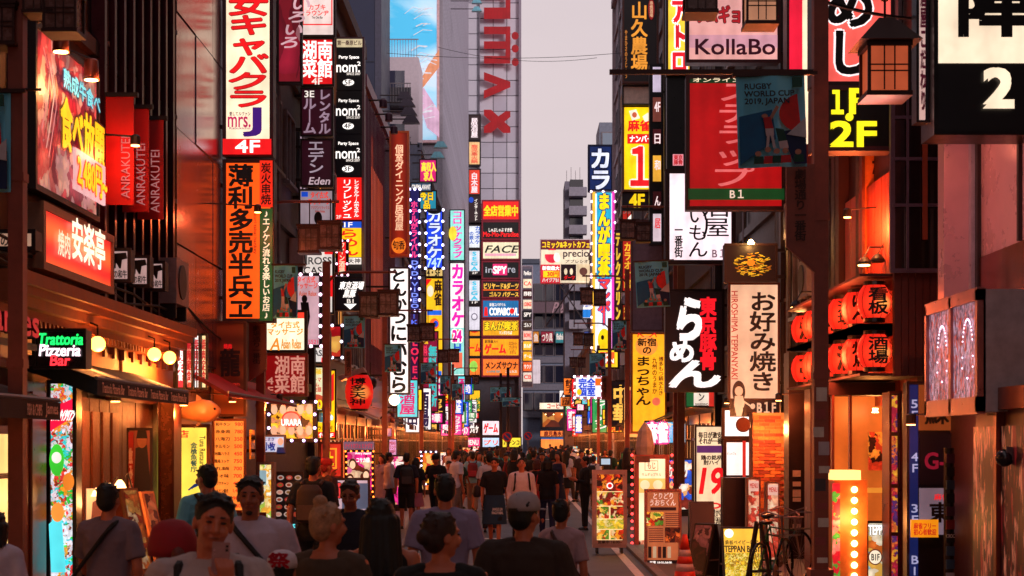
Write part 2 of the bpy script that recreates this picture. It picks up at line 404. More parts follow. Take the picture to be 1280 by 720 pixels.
# ---------------------------------------------------------------- buildings
_wf = {}
def window_meshes(wd, h, lit):
    k = (wd, h, lit)
    if k not in _wf:
        g = G(); f = .06   # local: x along wall, front at y=-.06
        g.box(-wd / 2, -wd / 2 + f, -.07, .05, 0, h); g.box(wd / 2 - f, wd / 2, -.07, .05, 0, h)
        g.box(-wd / 2 + f, wd / 2 - f, -.07, .05, 0, f); g.box(-wd / 2 + f, wd / 2 - f, -.07, .05, h - f, h)
        g.box(-.025, .025, -.06, .05, f, h - f); g.box(-wd / 2 - .05, wd / 2 + .05, -.14, .04, -.07, -.002)
        pm = em((255, 170, 80), .9) if lit == 1 else (em((230, 200, 220), .55) if lit == 2 else glass())
        _wf[k] = (g.mesh('window', STEEL), G().box(-wd / 2 + f, wd / 2 - f, -.02, .03, f, h - f).mesh('pane', pm))
    return _wf[k]
_nwin = [0]
def building(label, side, d0, d1, H, wall, depth=9, X=5.0, floor=3.3, win=(1.3, 1.5, 2.0), lit=.2, trim=None, name='shop_building', shop=True, first=1, front_win=False, base=0):
    sg = -1 if side == 'L' else 1
    t = thing(name, label, 'building', (sg * X, (d0 + d1) / 2, base), -sg * PI / 2 if sg > 0 else PI / 2)
    L = (d1 - d0) / 2 - .01; trim = trim or wall
    G().box(-L, L, 0, depth, 0, H).build('wall', wall, t)
    n = int(H / floor)
    lm = G().box(-L, L, -.10, -.001, -.12, .06).mesh('ledge', trim)
    for i in range(1, n + 1): link('ledge', lm, t, (0, 0, i * floor))
    G().box(-L, L, -.22, -.001, H - .25, H + .12).build('cornice', trim, t)
    for s_ in () if d0 in (12, 18.5, 22.6) else (-L + .15, L - .15): G().box(s_ - .13, s_ + .13, -.16, -.002, 0, H - .3).build('pilaster', trim, t)
    if win:
        ww, wh, sp = win; m = max(1, int((2 * L - .8) / sp))
        for i in range(first, n):
            for j in range(m):
                if i * floor > 24 or _nwin[0] > 290: continue
                _nwin[0] += 1
                k = 1 if random.random() < lit else (2 if random.random() < .12 else 0)
                a, b = window_meshes(ww, wh, k); x = (j - (m - 1) / 2) * sp
                o = link('window', a, t, (x, 0, i * floor + .95)); link('pane', b, o)
    for q in range(0 if d0 in (12, 18.5, 22.6) and side == 'L' else 2):   # downpipes
        x = random.uniform(-L + .5, L - .5); G().ring_tube([(x, -.08, 3.2), (x, -.08, H - .4)], .05, 6).build('downpipe', STEEL, t)
    if shop:
        m = max(1, int(2 * L / 2.6)); sp = 2 * L / m
        for j in range(m):
            x = (j - (m - 1) / 2) * sp; hw = sp / 2 - .18
            c = random.choice([(255, 150, 60), (255, 190, 120), (250, 110, 50), (255, 214, 170)])
            f = G().box(x - hw, x + hw, -.05, -.004, .1, 2.5).build('shop_window', em(c, random.uniform(.5, 1.1) if d0 > 12 else .3), t)  # interior glow put into a flat emissive pane
            g = G()
            for a in (-hw - .05, -hw / 3, hw / 3, hw - .01): g.box(x + a, x + a + .06, -.12, -.052, 0, 2.6)
            g.box(x - hw, x + hw, -.115, -.052, .05, .16); g.box(x - hw, x + hw, -.115, -.052, 2.05, 2.12); g.box(x - hw, x + hw, -.2, -.052, 2.5, 2.75)
            g.build('shop_frame', pt(random.choice([(60, 30, 24), (40, 36, 40), (90, 60, 46)]), .5), f)
            if 28 < d0 < 140 or d0 < 5: lamp((x, -.55, 2.4), (50 if d0 < 80 else 30) if d0 > 5 else 7, (1, .36, .12), .1, 'shop_lamp', t)  # bare light without a fixture, added to warm the street
            if random.random() < .45: G().quad((x - hw, -.06, 3.0), (x + hw, -.06, 3.0), (x + hw, -.9, 2.65), (x - hw, -.9, 2.65)).quad((x - hw, -.9, 2.65), (x + hw, -.9, 2.65), (x + hw, -.9, 2.48), (x - hw, -.9, 2.48)).build('awning', pt(random.choice([(120, 20, 24), (30, 34, 60), (60, 40, 36), (150, 80, 40)]), .8), t)
    return t
dark = pt((30, 20, 24), .7, bump=.2); darkr = pt((48, 18, 20), .6, bump=.2); tan = pt((150, 120, 104), .7, bump=.2); greyw = pt((130, 122, 132), .7, bump=.2)
BL = {}
# unseen blocks added behind the viewer to cut skylight; shopfronts add warm fill
for i, (a, b) in enumerate(((-36, -18), (-18, 0), (0, 11.9))):
    building(['dark office block behind the viewer, far left end', 'dark brick block behind the viewer on the left', 'dark block beside the viewer on the left pavement'][i], 'L', a, b, 27, dark, win=(1.4, 1.6, 2.6), shop=True)
    building(['dark office block behind the viewer, far right end', 'dark brick block behind the viewer on the right', 'dark block beside the viewer on the right pavement'][i], 'R', a, b, 27, darkr, win=(1.4, 1.6, 2.6), shop=True)
_nwin[0] = 0
BL[1] = building('brown timber-clad restaurant building at the left edge', 'L', 12, 18.5, 24, pt((60, 26, 18), .6, bump=.3), win=None, shop=False)
BL[2] = building('black narrow building with upright ribs behind the three red banners', 'L', 18.5, 22.6, 24, pt((16, 10, 14), .35), win=None, shop=False)
BL[3] = building('grey building clad in shiny metal panels on the left', 'L', 22.6, 27, 24, pt((104, 84, 96), .3, .6), win=None, shop=False)
BL[4] = building('dark building behind the tall cream nightclub sign', 'L', 27, 38, 21, pt((44, 22, 26), .6, bump=.2), lit=.25, shop=False)
building('brown tiled building behind the black stacked sign tower', 'L', 38, 50, 14.2, pt((78, 46, 50), .6, bump=.2), lit=.3)
BL[6] = building('mauve metal-clad building with spotlights along its sloping roofline', 'L', 50, 62, 13.4, pt((150, 96, 120), .4, .3), win=(1.0, 1.2, 2.6), lit=.3)
building('grey low building behind the orange upright dining sign', 'L', 62, 78, 12.2, greyw, lit=.4)
building('blue-grey building with rooftop clutter before the ribbed tower', 'L', 78, 100, 16.5, pt((96, 100, 120), .6), lit=.4)
building('grey office building standing tallest at the left street end', 'L', 100.02, 150, 50, pt((150, 146, 158), .5, .2), win=None, shop=True, depth=3.99, name='ribbed_tower')
t = BL[3]    # metal panels, each a piece
pm = G().box(-.66, .66, -.05, -.003, 0, 1.62).mesh('metal_panel', pt((150, 118, 136), .22, .75, var=.2, sc=1.5))
for i in range(3):
    for j in range(9): link('metal_panel', pm, t, ((i - 1) * 1.36, -.05 - .02 * random.random(), 3.2 + j * 1.65))
t = BL[2]
sm = G().box(-.05, .05, -.16, -.003, 3.0, 17.5).mesh('slat', pt((70, 26, 40), .3, .6))
for i in range(9): link('slat', sm, t, (-1.85 + i * .46, -.001, 0))
t = BL[6]    # corrugated cladding ribs + orange lit strip
sm = G().box(-.03, .03, -.09, -.003, 4.2, 12.9).mesh('cladding_rib', pt((120, 70, 92), .35, .5))
for i in range(24): link('cladding_rib', sm, t, (-5.7 + i * .49, -.101, 0))
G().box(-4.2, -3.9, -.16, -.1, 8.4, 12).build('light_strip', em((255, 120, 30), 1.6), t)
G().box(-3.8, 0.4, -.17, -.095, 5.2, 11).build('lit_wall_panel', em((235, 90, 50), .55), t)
def wallp(X, d): return 0
# far towers and the end of the street
t = thing('office_tower', 'dark navy windowless tower wall above the black sign tower', 'building', (-11.6, 88, 0))
G().box(-4.2, 4.2, -3, 3, 0, 46).build('wall', pt((26, 32, 62), .5, var=.12, sc=1.5), t); G().box(3.9, 4.24, -3.05, -2.99, 0, 46).build('corner_trim', pt((60, 58, 78), .5), t)
for j in range(12): G().box(-4.2, 3.88, -3.03, -3.001, 3.7 * j, 3.7 * j + .05).build('panel_joint', pt((16, 20, 42)), t)
t = thing('apartment_block', 'white narrow apartment block with stacked dark balconies', 'building', (-7.0, 94, 0))
wt = pt((210, 196, 206), .7, var=.1)
G().box(-1.1, 1.1, -1, 3, 0, 24.4).build('wall', wt, t)
for j in range(5):
    z = 24.4 - 3.1 * j - 2.9
    b = G().box(-1.1, .75, -2.3, -1.01, z - .18, z).add([(-1.1, -2.3, z), (.75, -2.3, z), (.75, -2.3, z + .85), (-1.1, -2.3, z + .85)], [(0, 1, 2, 3)]).build('balcony', pt((40, 36, 48), .5), t)
    g = G()
    for q in range(12): g.box(-1.08 + q * .16, -1.05 + q * .16, -2.33, -2.30, z, z + 1.05)
    g.box(-1.1, .75, -2.35, -2.31, z + 1.05, z + 1.1); g.build('railing', STEEL, b)
    G().box(-.8, .3, -1.05, -1.001, z + .05, z + 2.1).build('balcony_door', glass((60, 60, 80)), t)
g = G()
for q in range(14): g.box(-1.1 + q * .16, -1.07 + q * .16, -1, -.97, 24.4, 25.4)
g.box(-1.1, 1.1, -1.02, -.97, 25.4, 25.46); g.build('roof_railing', pt((150, 150, 170)), t)
def cloudprint():
    m, n, p = _new('printed_sky'); t = n.nodes.new('ShaderNodeTexCoord'); mp = n.nodes.new('ShaderNodeMapping'); mp.inputs['Rotation'].default_value = (0, .8, 0); mp.inputs['Scale'].default_value = (.5, 1, 1.6)
    z = n.nodes.new('ShaderNodeTexNoise'); z.inputs['Scale'].default_value = .17; z.inputs['Detail'].default_value = 7; z.inputs['Distortion'].default_value = 1.2
    r = n.nodes.new('ShaderNodeValToRGB'); e = r.color_ramp.elements; e[0].position = .34; e[0].color = (*lin((70, 178, 222)), 1); e[1].position = .66; e[1].color = (*lin((226, 222, 238)), 1)
    q = e.new(.48); q.color = (*lin((168, 212, 235)), 1)
    n.links.new(t.outputs['Object'], mp.inputs[0]); n.links.new(mp.outputs[0], z.inputs[0]); n.links.new(z.outputs[0], r.inputs[0]); n.links.new(r.outputs[0], p.inputs['Base Color']); n.links.new(r.outputs[0], p.inputs['Emission Color']); p.inputs['Emission Strength'].default_value = .62; return m
# giant blue picture billboard on the end wall of the ribbed tower
s = Board('giant_billboard', 'giant sky blue picture billboard of a white figure and feathers', 'billboard', 476, -60, 549, 178, d=99.6, th=.3)
s.cabinet(cloudprint(), pt((230, 190, 196)), .15)
s.poly([(549, 62), (536, 80), (520, 112), (524, 116), (549, 84)], em((236, 150, 110), .75), 'picture_shape')
s.poly([(520, 116), (530, 110), (549, 140), (549, 172), (534, 160)], em((240, 190, 222), .7), 'picture_shape')
rf = random.Random(3)
for i in range(30):
    x, y = rf.uniform(526, 546), rf.uniform(10, 150); L_ = rf.uniform(8, 26); q = rf.uniform(2.5, 3.4)
    s.line([(x, y), (x + L_ * .5 * math.cos(q), y - L_ * .5 * math.sin(q) * .6), (max(480, x + L_ * math.cos(q)), y + L_ * .25)], rf.uniform(.5, 1.6), em((236, 234, 244), .72), 'feather_print')
t = thing('ribbed_wall', 'vertical metal ribs facing the street on the tall grey tower', 'wall', (-4.97, 125, 0), PI / 2)
rb = G().box(-.09, .09, -.16, 0, 4, 50).mesh('rib', pt((170, 166, 182), .4, .4))
for i in range(50): link('rib', rb, t, (-24.5 + i * 1.0, 0, 0))
# curved-front entertainment tower closing the view
T = thing('entertainment_tower', 'tall grey tiled entertainment tower with red roof lettering closing the street', 'building', (-2.5, 152, 0))
G().box(-2.55, 2.5, .25, 18, 0, 62).build('wall', pt((70, 66, 78), .5), T)
tl = pt((214, 212, 226), .35, .1, var=.1, sc=.6); tl2 = pt((196, 194, 210), .35, .1, var=.1, sc=.6)
m1 = G().box(-.62, .62, -.02, .29, 0, 1.40).mesh('tile_panel', [tl]); m2 = G().box(-.62, .62, -.02, .29, 0, 1.40).mesh('tile_panel', [tl2])
for j in range(27):
    for i in range(4):
        if j % 1 == 0: link('tile_panel', m1 if random.random() < .6 else m2, T, (-2.0 + i * 1.3 - (.05 if i == 0 else 0), 0 if i else -.02, 23.2 + j * 1.47))
G().box(-1.42, -1.30, -.35, .28, 23, 62).build('fin', pt((130, 124, 140)), T); G().box(2.38, 2.62, -.5, .28, 0, 62).build('corner_fin', pt((150, 140, 156)), T)
for i, px in enumerate((611, 627, 641)):   # uplights
    x = (px - 652) * 152 / F + 2.5
    b = G().lathe([(.10, 0), (.2, .3), (.2, .34)], 10, (x, -.6, 21.4)).build('uplight', glow((255, 220, 170), 7), T)
    lamp((x, -.9, 22.2), 70, (1, .8, .6), .2, 'uplight_light', T)
# red letters of the roof sign, read downwards
s = Board('roof_lettering', 'huge red raised letters running down the grey tiled tower', 'sign', 603, -60, 648, 170, d=151.2, th=.01)
redl = em((200, 4, 24), .42)
for ch, y0, y1 in (('h', -48, -24), ('u', -18, 24), ('m', 34, 80), ('a', 0, 0), ('v', 0, 0), ('x', 136, 168)):
    if y1 == 0: continue
    if ch in 'hum':
        # square block forms: stems joined on the right
        n = 3 if ch == 'm' else 2; st = (y1 - y0) / (n * 2 - 1)
        for i in range(n): s.rect(605, y0 + i * 2 * st, 632 if ch != 'h' or i else 648, y0 + i * 2 * st + st, redl, 'letter', .3)
        s.rect(632, y0, 638, y1, redl, 'letter')
s.poly([(605, 91), (638, 103), (638, 110), (605, 124), (605, 114), (622, 107), (605, 101)], redl, 'letter')
s.poly([(605, 138), (614, 138), (638, 160), (638, 167), (629, 167), (605, 145)], redl, 'letter')
s.poly([(605, 167), (605, 159), (632, 140), (638, 140), (638, 147), (614, 167)], redl, 'letter')
for y in (46, 62, 79): s.disc(644, y, 4.5, 5, redl, 'dot', 12)
# far blocks on the cross street
t = thing('far_office_block', 'blue-grey office block with window rows across the far junction', 'building', (4.9, 170, 0))
G().box(-4.6, 5.6, .2, 14, 0, 21).build('wall', pt((124, 134, 160), .6), t); G().box(-4.7, 5.7, -.1, 14, 21, 21.5).build('parapet', pt((80, 86, 104)), t)
for j in range(5):
    z = 5.4 + j * 2.9
    G().box(-4.6, 5.6, -.15, .19, z - .75, z - .1).build('spandrel', pt((120, 116, 130), .6), t)
    for i in range(9):
        k = 1 if random.random() < .12 else 0
        f = G().box(-4.5 + i * 1.1, -3.5 + i * 1.1, 0, .19, z, z + 1.9).build('window', STEEL, t)
        G().box(-4.42 + i * 1.1, -3.58 + i * 1.1, -.03, .0, z + .08, z + 1.82).build('pane', em((255, 180, 90), .5) if k else glass((26, 28, 48)), f)
G().box(-1.6, .2, .3, 5, 21.5, 22.6).box(1, 1.2, 1, 1.2, 21.5, 24.5).build('roof_unit', greyw, t)
for (x0, x1, H, c, lb, Y_) in ((-60, -10.5, 20, (60, 52, 66), 'dark low block far left across the junction', 168), (11, 70, 24, (70, 60, 74), 'dark wide block far right across the junction', 168)):
    t = thing('far_building', lb, 'building', ((x0 + x1) / 2, Y_, 0)); h = (x1 - x0) / 2
    G().box(-h, h, 0, 12, 0, H).build('wall', pt(c, .7), t)
    for i in range(8): G().box(-h, h, -.1, -.01, 3 * i + 2.6, 3 * i + 3).build('ledge', greyw, t)
# right-hand row
BR_ = {}
BR_[1] = building('dark building with pale metal wall panels at the right edge', 'R', 12, 19.2, 24, pt((60, 30, 34), .5), win=None, shop=False)
BR_[2] = building('reddish timber-fronted building carrying the red paper lanterns', 'R', 19.2, 24.6, 24, pt((74, 26, 18), .6, bump=.3), win=None, shop=False)
BR_[3] = building('dark granite building behind the right street lamp pole', 'R', 24.6, 30, 24, pt((44, 26, 28), .5, bump=.2), win=(1.2, 1.4, 2.2), shop=False)
building('brown building behind the cream teppanyaki hanging sign', 'R', 30, 40, 22, pt((42, 24, 24), .6, bump=.2), lit=.2, shop=False)
building('dark building behind the white tavern signboard', 'R', 40, 54, 19, pt((40, 26, 30), .6, bump=.2), lit=.2)
building('grey building holding the black gold-lettered farm sign', 'R', 54, 72, 24, pt((110, 96, 104), .6, bump=.2), lit=.2)
building('narrow pale building behind the yellow mahjong sign', 'R', 72, 84, 25, pt((150, 130, 136), .6), lit=.2)
building('low grey building under the bright comic cafe sign', 'R', 84, 112, 15, greyw, lit=.4)
building('pale shop row building at the far right street end', 'R', 112, 150, 9, tan, lit=.5)
t = thing('stairwell_block', 'grey block with open stair landings against the sky', 'building', (5.1, 144, 0))
G().box(-1.05, .6, .6, 6, 0, 25.6).build('wall', pt((120, 116, 132), .6), t)
for j in range(8):
    G().box(-.7, .9, -.6, .59, 25.2 - j * 1.7 - 1.1, 25.2 - j * 1.7 - .3).build('landing', pt((150, 146, 160), .6), t)
    G().box(-.6, .6, .54, .598, 25.2 - j * 1.7 - .3, 25.2 - j * 1.7 + .55).build('opening', glass((22, 22, 34)), t)
for i in range(4): G().box(-.9 + i * .4, -.86 + i * .4, .8, .84, 25.6, 26.6 + .3 * (i % 2)).build('antenna', STEEL, t)
t = thing('glass_block', 'small pale glass-topped block beyond the blue karaoke sign', 'building', (6.6, 118, 0))
G().box(-.75, .9, 0, 5, 0, 25.6).build('wall', pt((120, 126, 144), .4), t)
for j in range(6):
    f = G().box(-.6, .75, -.08, -.003, 14 + j * 1.9, 15.4 + j * 1.9).build('window', STEEL, t); G().box(-.52, .67, -.1, -.081, 14.1 + j * 1.9, 15.3 + j * 1.9).build('pane', glass((120, 140, 160)), f)
# ================================================================ SIGNS, LEFT SIDE
eW = em(W); eC = em(C); eR = em(R, 1.25); eY = em(Y, 1.2); eO = em(O, 1.25); eK = em(K, .6); eB = em(B, 1.1); eG = em(GN); eCY = em(CY); ePK = em(PK, 1.2)
eDR = em(DR); eN = em(N); eWL = em((255, 246, 240), 1.5)
pK = pt(K, .4); pW = pt(W); pR = pt(R, .5); pDR = pt(DR, .5); pC = pt(C)
# food poster on the wall at an angle
s = sign('large red barbecue buffet poster with price, lit by two spotlights', 42, 25, 122, 235, prt(((180, 30, 60), (235, 120, 120), (245, 190, 190), (150, 20, 50), (230, 80, 90), (250, 200, 180)), 6, .4, 2), fw=.05, wall='L', wx=4.75, cat='poster', name='food_poster', th=.1)
for i in range(5): s.line([(52 + i * 3, 60 + i * 9), (60 + i * 2, 90 + i * 14), (56 + i, 130 + i * 16), (50 + i * 2, 160 + i * 12)], 2.2, em(((240, 150, 150), (200, 50, 60), (250, 190, 180))[i % 3], .7), 'meat_slice')
s.text('熟成牛食べ', 72, 84, 118, 108, em((130, 225, 235)), bold=.04, out=(em((20, 60, 110), .7), .05))
s.text('食べ放題', 66, 118, 121, 182, em((255, 190, 20), 1.3), bold=.05, out=(em((60, 10, 20), .6), .05), ls=.8)
s.rect(83, 184, 121, 236, em((250, 190, 190), .9), 'price_panel')
s.text('2,480円~', 84, 192, 121, 232, em((255, 190, 20), 1.3), bold=.05, out=(em(R), .05))
s = sign('orange barbecue restaurant signboard with cream lettering on the left wall', 52, 252, 140, 335, stripes((248, 106, 50), (226, 44, 38), .8, 'Z', .4, 0, .95), frame=pt((150, 110, 90), .5), fw=.07, wall='L', wx=4.75)
s.text('焼肉', 70, 286, 85, 318, em((255, 225, 190), 1.4), bold=.02); s.text('安楽亭', 87, 270, 128, 322, em((255, 235, 205), 1.5), bold=.035)
for i, (x0, x1, y0, y1, lb) in enumerate(((131, 167, 121, 256, 'nearest and largest of the three hanging red banners with upright white name'), (153, 186, 136, 265, 'middle one of the three hanging red banners on the black wall'), (172, 204, 150, 274, 'farthest of the three hanging red banners beside the metal-clad wall'))):
    d = 9700 / (VX - x0)
    b = Board('hanging_banner', lb, 'banner', x0, y0, x1, y1, d=d, th=.02, group='red banners on the left wall')
    G().box(-b.wd / 2, b.wd / 2, 0, .02, 0, b.h).build('cloth', pt((205, 22, 26), .6, var=.12), b.o)
    G().box(-b.wd / 2 - .1, b.wd / 2 + .05, -.02, .05, b.h, b.h + .05).build('rod', FRM, b.o)
    b.text('ANRAKUTEI', x1 - 15, y0 + 50 - i * 6, x1 - 4, y1 - 8, em((240, 150, 150), .45), rot=-1, bold=0)
for i, (x0, x1, y0, y1, lb) in enumerate(((138, 163, 311, 352, 'nearest of three small white boxes with a black bull'), (163, 187, 320, 358, 'middle one of three small white boxes with a black bull'), (186, 206, 327, 363, 'farthest of three small white boxes with a black bull'))):
    s = sign(lb, x0, y0, x1, y1, em((236, 190, 185), .55), group='small bull signs on the left wall', fw=.03)
    w_ = x1 - x0; h_ = y1 - y0
    s.poly([(x0 + w_ * .2, y0 + h_ * .15), (x0 + w_ * .8, y0 + h_ * .12), (x0 + w_ * .86, y0 + h_ * .3), (x0 + w_ * .6, y0 + h_ * .34), (x0 + w_ * .54, y0 + h_ * .6), (x0 + w_ * .46, y0 + h_ * .6), (x0 + w_ * .3, y0 + h_ * .42), (x0 + w_ * .28, y0 + h_ * .6), (x0 + w_ * .2, y0 + h_ * .6)], pK, 'bull_shape')
    s.text('の和牛', x0 + w_ * .2, y0 + h_ * .66, x0 + w_ * .85, y0 + h_ * .9, pK)
s = sign('small white beef sign at the far left edge under the pole', -8, 288, 44, 312, em((236, 180, 150), .5), fw=.03, d=15.3); s.text('の和牛', 2, 294, 34, 308, pK)
# neon sign board
s = sign('black neon sign with green white and red handwriting above the door', 42, 412, 107, 460, pt((8, 6, 8), .25), frame=pt((14, 10, 12), .3), fw=.02, d=15.6)
s.text('Trattoria', 48, 417, 104, 431, glow((30, 250, 110), 1.6), bold=.045, slant=.12); s.text('Pizzeria', 50, 431, 101, 445, glow((255, 225, 235), 2.2), bold=.045, slant=.1); s.text('Bar', 64, 444, 88, 457, glow((255, 50, 60), 2), bold=.045, slant=.1)
s = Board('wall_lettering', 'raised red metal pub letters on the wall at the left edge', 'sign', -30, 366, 48, 424, wall='L', wx=4.4, th=.03)
G().box(-s.wd / 2, s.wd / 2, .01, .03, 0, .06).build('rail', FRM, s.o)
s.text('James', -22, 370, 46, 420, em((190, 24, 34), .8), th=.12, side=pt((90, 14, 20), .3, .5), bold=.03)
# tall LED food panel
s = sign('tall glowing LED food panel beside the pub doorway', 60, 476, 95, 738, prt(((250, 240, 250), (40, 200, 70), (250, 60, 60), (255, 160, 40), (250, 235, 250), (130, 50, 20), (60, 220, 230), (245, 245, 255)), 17, 1.25, 5), fw=.03, cat='display panel', name='led_panel')
s.poly([(62, 512), (94, 497), (94, 520), (62, 540)], em((230, 20, 60), 1.3), 'banner_print'); s.text('インスタイタリアン', 64, 512, 92, 526, eWL, slant=.3)
s.disc(72, 575, 9, 20, em((60, 200, 50), 1.2), 'picture_shape'); s.disc(72, 572, 6, 7, eW, 'picture_shape'); s.disc(87, 602, 7, 11, em((240, 130, 40), 1.2), 'picture_shape')
s.poly([(63, 655), (78, 640), (84, 715), (66, 715)], em((90, 225, 235), 1.2), 'picture_shape'); s.disc(74, 640, 8, 12, em((250, 150, 60), 1.2), 'picture_shape')
# tall cream nightclub sign
s = sign('tall cream backlit club sign with bold red vertical lettering and 4F foot', 279, -60, 341, 195, em((255, 232, 196), 1.25), frame=pt((60, 30, 44), .4), fw=.05, th=.35)
s.text('熟女キャバ', 287, -30, 336, 91, eR, True, bold=.045, out=(em((120, 10, 10), .9), .03), ls=.9)
s.text('クラ', 287, 92, 333, 134, eR, True, bold=.045, out=(em((120, 10, 10), .9), .03), ls=.9)
s.text('mrs.', 286, 147, 314, 160, em((190, 40, 90))); s.text('愛してルヴァン', 288, 141, 314, 146, em((90, 40, 60))); s.text('Kabukicho', 288, 160, 314, 163, em((150, 80, 110)))
s.text('J', 306, 137, 327, 171, em((60, 20, 110)), bold=.06)
s.rect(280, 175, 340, 194, eR, 'foot_band'); s.text('4F', 296, 177, 326, 192, eWL, bold=.05)
# orange sign beneath
s = sign('tall orange backlit tavern sign with black brush lettering', 279, 200, 342, 402, em((255, 88, 18), 1.2), frame=pt((50, 26, 30), .4), fw=.05, th=.35)
s.text('薄利多売半兵ヱ', 286, 206, 316, 396, em(K, .3), True, bold=.05)
s.rect(325, 201, 341, 259, em((225, 40, 20)), 'side_band'); s.text('炭火串焼', 327, 204, 339, 256, em(K, .3), True, bold=.03)
s.rect(325, 261, 341, 401, em((16, 90, 40), .6), 'side_band'); s.text('♪エノケン流れる楽しいお店♪', 329, 265, 338, 398, eC, True)
s.text('Hakuri tabai hanbey', 317, 260, 322, 318, em((160, 30, 10)), rot=1)
# building opening sign with circle black behind
s = sign('narrow bright red light box behind the tall cream sign', 262, 118, 280, 196, em((235, 24, 20), 1.0), d=27.6, fw=.02); s.disc(272, 173, 8, 17, pK); s.text('食', 267, 160, 278, 185, eWL)
# right of it
s = sign('faded red and white menu banner behind the tall cream sign', 347, -40, 377, 104, prt(((200, 40, 70), (190, 40, 60), (230, 150, 160), (150, 30, 50)), 2.5, .5, 8, (1, 1, .5)), fw=.03)
s.text('いろいろ', 350, 0, 372, 60, em((240, 190, 200), .8), True, slant=.3)
s = sign('white lounge sign framed in red at the top of its stack', 376, -30, 419, 46, em((250, 226, 220), .95), fw=.04); s.line([(379, -20), (379, 31), (415, 31), (415, -20)], 1.5, eR); s.text('カブキ\nラウンヂ', 383, 6, 411, 20, eR, bold=.03)
s.text('The One Bar', 390, 21, 404, 24, em((60, 30, 30)))
s = sign('red restaurant sign with four white brush characters and 4F', 376, 48, 417, 107, em((222, 18, 24), 1.1), fw=.03); s.text('湖南\n菜館', 378, 51, 415, 97, eWL, bold=.03); s.text('4F', 390, 98, 403, 106, eW)
s = sign('dark maroon sign for rental rooms with grey lettering', 376, 110, 416, 170, em((60, 14, 30), .6), fw=.03); s.text('レンタル', 399, 113, 413, 167, em((170, 140, 160), .8), True, bold=.05); s.text('ルーム', 380, 124, 395, 167, em((170, 140, 160), .8), True, bold=.05); s.text('3E', 381, 114, 393, 122, eW)
s = sign('dark maroon sign with the word for Eden in grey', 376, 174, 416, 233, em((52, 12, 26), .6), fw=.03); s.text('エデン', 386, 178, 405, 216, em((180, 160, 175), .8), True, bold=.04); s.text('Eden', 386, 222, 412, 231, em((220, 190, 200), .8), slant=.2)
s = sign('pale massage poster sign with a reclining woman and pink price', 374, 237, 417, 296, em((170, 150, 160), .75), fw=.03); s.rect(377, 240, 385, 246, eB, 'flag'); s.text('タイ古式\nマッサージ', 386, 240, 413, 256, em((225, 50, 30)), bold=.04)
s.text('アジアンリラックス\nAsian Relax', 389, 258, 412, 266, em((180, 60, 40), .8)); s.disc(398, 273, 5, 8, pt((30, 12, 12)), 'picture_shape'); s.poly([(390, 284), (404, 276), (412, 281), (407, 296), (388, 296)], em((230, 150, 110), .8), 'picture_shape')
s = sign('white bar and steak sign with black cow and red corners', 373, 301, 417, 392, em((248, 234, 226), .95), fw=.03)
s.rect(375, 301, 386, 318, em((12, 90, 50), .9)); s.text('肉\nバル', 376, 303, 385, 317, eW); s.rect(406, 301, 416, 318, eR); s.text('イタリ\nアン', 407, 304, 415, 315, eW)
s.poly([(388, 307), (404, 306), (405, 312), (402, 311), (401, 316), (399, 311), (393, 311), (392, 316), (390, 311)], pK, 'cow_shape'); s.text('XROSS\nCASA', 376, 322, 415, 343, em((30, 14, 20), .5), bold=.02); s.rect(405, 345, 416, 371, eR)
# stacked black sign tower
s = sign('tall black sign tower stacking three party space boards over red and yellow', 419, 47, 455, 388, eK, frame=pt((120, 92, 100), .4, .5), fw=.05, th=.4)
s.rect(421, 49, 453, 59, em((220, 200, 160), .9)); s.text('第一桑原ビル', 422, 51, 452, 57, em((90, 50, 50), .6), bold=.03)
for i, y in enumerate((61, 116, 170)):
    s.rect(421, y, 453, y + 52, em((8, 6, 10), .5)); s.text('Party Space', 424, y + 9, 449, y + 14, eWL, bold=.03); s.text('nom.', 421, y + 21, 450, y + 30, eWL, bold=.03); s.text('2', 447, y + 17, 451, y + 22, eWL)
    s.disc(436, y + 43, 7, 4, eWL); s.text(f'{5 - i}F', 431, y + 40, 440, y + 46, pK, bold=.04); s.text('SINCE 2007', 434, y + 31, 451, y + 34, eW)
s.rect(421, 224, 453, 276, em((235, 26, 22), 1.2)); s.text('リフレッシュ', 430, 227, 441, 274, eWL, True, bold=.03); s.text('レンタルルームホステル', 444, 227, 450, 273, eWL, True); s.text('2F', 422, 271, 428, 275, eW)
s.rect(421, 279, 453, 287, em((24, 80, 200), 1.1)); s.text('1F', 432, 280, 442, 286, eWL); s.rect(421, 287, 453, 323, em((255, 200, 20), 1.2)); s.text('らめん', 427, 289, 449, 321, eR, True, bold=.05)
s.rect(421, 324, 453, 332, eW); s.text('天神', 437, 325, 452, 331, pK)
s = sign('small red and black sign with chasing bulb border before the tower', 420, 300, 435, 345, em((230, 30, 30), 1.2), frame=pK, fw=.05, d=40); s.text('ワイン酒場', 424, 304, 431, 342, eC, True, bold=.03); s.bulbs(.25, (255, 200, 240), 4, .03)
s = sign('black slanted-lettering sign with a white B1 arrow', 419, 347, 453, 388, em((16, 10, 16), .6), fw=.03, d=41); s.text('東京酒場\n黒豚', 421, 352, 451, 372, eWL, slant=.25, bold=.03); s.text('B1', 434, 374, 442, 379, eW); s.poly([(430, 380), (446, 380), (438, 387)], eWL, 'arrow')
